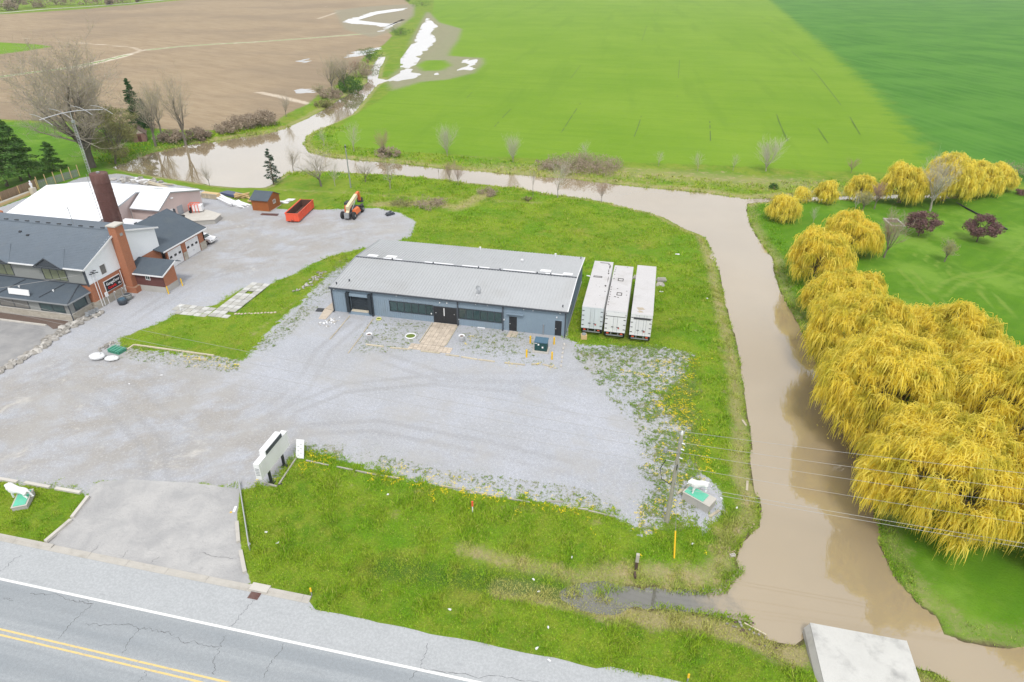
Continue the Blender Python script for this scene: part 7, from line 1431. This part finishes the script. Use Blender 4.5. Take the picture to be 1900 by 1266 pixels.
# ------------------------------------------------------------------ grass, weeds, flowers
def grass_tuft_mat():
    t = NT('grass_blades'); dry = t.attr('a_dry'); lw = t.attr('a_lawn'); c = grass_colour(t, dry, lw); r = t.rnd(); c = t.mix(t.mr(r, 0, 1, 0, .5, False), c, (.15, .24, .02)); c = t.mix(t.mr(r, .84, 1, 0, .75), c, (.30, .27, .10)); c = t.mix(t.mr(r, .0, .22, .55, 0), c, (.05, .12, .012)); c = t.mix(1, c, (1.65, 1.7, 1.3), 'MULTIPLY'); return t.out(c, .8, 0, .1)
GT = grass_tuft_mat()
def scatter(n, x0, x1, y0, y1, seed, h0, h1, w, name, blades=4, keep=None, spread=.09):
    rng = np.random.default_rng(seed); X = rng.uniform(x0, x1, n); Y = rng.uniform(y0, y1, n); dr = river_d(X, Y); dl = sdf(P_LOT, X, Y); nzv = (fbm(X, Y, 1.1, 3)-.5)*2.4
    ok = ((dr > .15) | ((dr > -.35) & (X < 11) & (Y < 40))) & (dl+nzv*.7+rng.normal(0, .35, n) < .1) & (sdf(P_APR, X, Y) < -.15) & (sdf(P_PARK, X, Y) < 0) & (Y > 27.75)
    ok &= ~((X < -21.3) & (Y < 28.75)); ok &= ~((X > BX0-.3) & (X < BX1+.2) & (Y > BY0-.2) & (Y < BY1+.2)); ok &= ~((X > 14.6) & (X < 21.6) & (Y < 34.6)); ok &= ~((X > -7) & (X < 2.1) & (Y > 73) & (Y < 88))
    ok &= ~((X > -57.3) & (X < -53.9) & (Y > 66.6) & (Y < 78.6) & (rng.random(n) < .93)); ok &= ~((X > -62.7) & (X < -57) & (Y > 66.6) & (Y < 69.6))
    if keep is not None: ok &= keep(X, Y, dr, dl, rng)
    X, Y, dr, dl = X[ok], Y[ok], dr[ok], dl[ok]; m = len(X); z = np.maximum(terrain(X, Y, dr, dl), WATER-.03); lush = .55+.9*vnoise(X, Y, .5); dryv = dryness(X, Y, dr); lw = (sdf(P_LAWN, X, Y) > 0)*1.0
    Xb = np.repeat(X, blades)+rng.normal(0, spread, m*blades); Yb = np.repeat(Y, blades)+rng.normal(0, spread, m*blades); hb = rng.uniform(h0, h1, m*blades)*np.repeat(lush*(.6+1.1*sstep(vnoise(X+9, Y-4, .9), .35, .8)), blades); ab = rng.uniform(0, 2*np.pi, m*blades); zb = np.repeat(z, blades)-.02
    lx = rng.normal(0, .45, m*blades)*hb; ly = rng.normal(0, .45, m*blades)*hb; wb = w*rng.uniform(.6, 1.4, m*blades)
    V = np.stack([np.stack([Xb-np.cos(ab)*wb, Yb-np.sin(ab)*wb, zb], -1), np.stack([Xb+np.cos(ab)*wb, Yb+np.sin(ab)*wb, zb], -1), np.stack([Xb+lx, Yb+ly, zb+hb], -1)], 1).reshape(-1, 3); F = np.arange(len(V)).reshape(-1, 3)
    tag(link(name, np_mesh(name, V, F, GT, dict(a_dry=np.repeat(dryv, blades*3), a_lawn=np.repeat(lw, blades*3)))), kind='stuff')
scatter(90000, -36, 24, 27.7, 46, 1, .07, .24, .034, 'rough_grass', 3)
scatter(50000, -14, 24, 40, 92, 2, .07, .26, .042, 'rough_grass', 3)
scatter(52000, -62, 24, 88, 135, 3, .08, .28, .055, 'rough_grass', 3)
scatter(9000, -60, -43, 28.6, 36, 4, .04, .12, .03, 'rough_grass', 4); scatter(26000, -70, -40, 55, 92, 5, .05, .14, .035, 'rough_grass', 4)
scatter(36000, -150, 110, 130, 180, 6, .15, .45, .12, 'bank_grass', 3, lambda X, Y, dr, dl, r: (dr < 9) & (sdf(P_LAWN, X, Y) < 0))
scatter(26000, 10, 45, 28.2, 130, 7, .05, .2, .035, 'bank_grass', 3, lambda X, Y, dr, dl, r: (sdf(P_LAWN, X, Y) > -1) & (dr < 1.8))
def rosettes(pts, name, mat, seed, size, leaves=9, zoff=.02, up=.35):
    rng = np.random.default_rng(seed); m = len(pts); X = np.repeat(pts[:, 0], leaves); Y = np.repeat(pts[:, 1], leaves); s = np.repeat(size*rng.uniform(.35, 1.35, m), leaves); a = rng.uniform(0, 2*np.pi, m*leaves); L_ = s*rng.uniform(.4, 1, m*leaves); z = np.repeat(pts[:, 2], leaves)+zoff
    d = np.stack([np.cos(a), np.sin(a)], -1); nrm = np.stack([-d[:, 1], d[:, 0]], -1); w = L_*rng.uniform(.14, .26, m*leaves); jx = rng.normal(0, .35, (m*leaves, 2))*s[:, None]; b = np.stack([X, Y], -1)+jx
    P0 = np.c_[b, z]; P1 = np.c_[b+d*(L_*.55)[:, None]+nrm*w[:, None], z+L_*up]; P2 = np.c_[b+d*L_[:, None], z+L_*up*.6]; P3 = np.c_[b+d*(L_*.55)[:, None]-nrm*w[:, None], z+L_*up]
    V = np.stack([P0, P3, P2, P1], 1).reshape(-1, 3); tag(link(name, np_mesh(name, V, np.arange(len(V)).reshape(-1, 4), mat)), kind='stuff')
def pick(polys, n, seed, thr, dens=None):
    rng = np.random.default_rng(seed); out = []
    for p in polys:
        a = p.min(0); b = p.max(0); k = int(n*(b-a).prod()); X = rng.uniform(a[0], b[0], k); Y = rng.uniform(a[1], b[1], k); s = sdf(p, X, Y); dl_ = sdf(P_LOT, X, Y); f_ = .55*fbm(X, Y, 1.6, 3)+.45*rng.random(k)*.9+.02+.25*(fbm(X, Y, .12, 2)-.5)+.17*np.exp(-np.clip(dl_, 0, 30)/3.0)-.05-.10*np.clip(2-s, 0, 2)/2*(dl_ > 3)
        ok = (s > -.6) & (f_ > thr) & (np.abs(X+24.9) > 1.9) | False; ok &= (s > -.2) & (dl_ > -3); out.append(np.stack([X[ok], Y[ok]], -1))
    q = np.concatenate(out); q = q[river_d(q[:, 0], q[:, 1]) > .5]; return np.c_[q, ground_z(q[:, 0], q[:, 1])]
LUSH = leafmat('lush_weeds', (.13, .24, .03), (.22, .33, .06), (.30, .34, .10), .2); WEED = leafmat('yard_weeds', (.14, .21, .04), (.27, .32, .10), (.36, .36, .15), .15); DAND = leafmat('dandelion_yellow', (.88, .64, .01), (.95, .76, .03), None, .1); STR = leafmat('dry_straw', (.34, .28, .15), (.50, .42, .26), None, .15)
rosettes(pick(weed_polys, 22, 21, .485), 'yard_weeds', WEED, 22, .13, 6); rosettes(pick(weed_polys, 4.5, 23, .54), 'yard_weeds', LUSH, 24, .19, 9)
rosettes(pick(weed_polys[2:3]+weed_polys[6:], 18, 31, .56), 'yard_weeds', LUSH, 32, .22, 8)
dand_polys = [W2(q) for q in ([(560,830),(640,845),(880,895),(1150,945),(1100,960),(860,925),(640,880),(560,870)], [(850,605),(890,620),(880,655),(850,650)], [(1200,760),(1300,740),(1320,880),(1200,1000),(1170,900)], [(940,670),(1040,680),(1030,690),(930,680)], [(320,655),(440,672),(440,690),(320,675)], [(1150,690),(1290,650),(1290,760),(1240,780)])]
grp = pick(dand_polys, 2.6, 41, .51); rng = np.random.default_rng(5); fl_ = np.concatenate([np.c_[grp[i, 0]+rng.normal(0, .22, k), grp[i, 1]+rng.normal(0, .22, k), np.full(k, grp[i, 2])] for i in range(len(grp)) for k in (int(rng.integers(2, 9)),)])
lawn_f = pick([W2([(470,900),(560,840),(900,925),(1250,980),(1340,1040),(1100,1090),(700,1050),(620,1120),(500,1080)]), W2([(1080,470),(1180,440),(1290,520),(1370,700),(1380,900),(1300,700),(1230,600),(1110,490)]), W2([(560,870),(700,880),(680,960),(560,930)])], .16, 43, .45)
fl2 = np.concatenate([np.c_[q[0]+rng.normal(0, .18, k), q[1]+rng.normal(0, .18, k), np.full(k, q[2]+.1)] for q in lawn_f for k in (int(rng.integers(1, 6)),)])
rosettes(np.concatenate([fl_, fl2]), 'dandelions', DAND, 44, .13, 4, .16, .1)
dp = pick([W2([(930,1078),(1080,1092),(1180,1130),(1290,1140),(1400,1172),(1480,1200),(1400,1185),(1290,1160),(1180,1142),(1010,1120)]), W2([(1340,985),(1420,960),(1380,1010),(1370,1060),(1340,1050)])], 9, 51, .40); rosettes(dp, 'dry_straw', STR, 52, .30, 6, .02, .2)

# ------------------------------------------------------------------ thin spring haze over the fields
me = bpy.data.meshes.new('haze'); _b = MB().box(-3900, 3900, -850, 6300, -26, 46.5); me.from_pydata(_b.v, [], _b.f); hm = bpy.data.materials.new('thin_haze'); hm.use_nodes = True; ht = hm.node_tree; ht.nodes.clear()
ho = ht.nodes.new('ShaderNodeOutputMaterial'); pv = ht.nodes.new('ShaderNodeVolumePrincipled'); pv.inputs['Color'].default_value = (.9, .94, 1, 1); pv.inputs['Density'].default_value = 0.0001; ht.links.new(pv.outputs[0], ho.inputs['Volume']); me.materials.append(hm); tag(link('haze', me), kind='stuff')
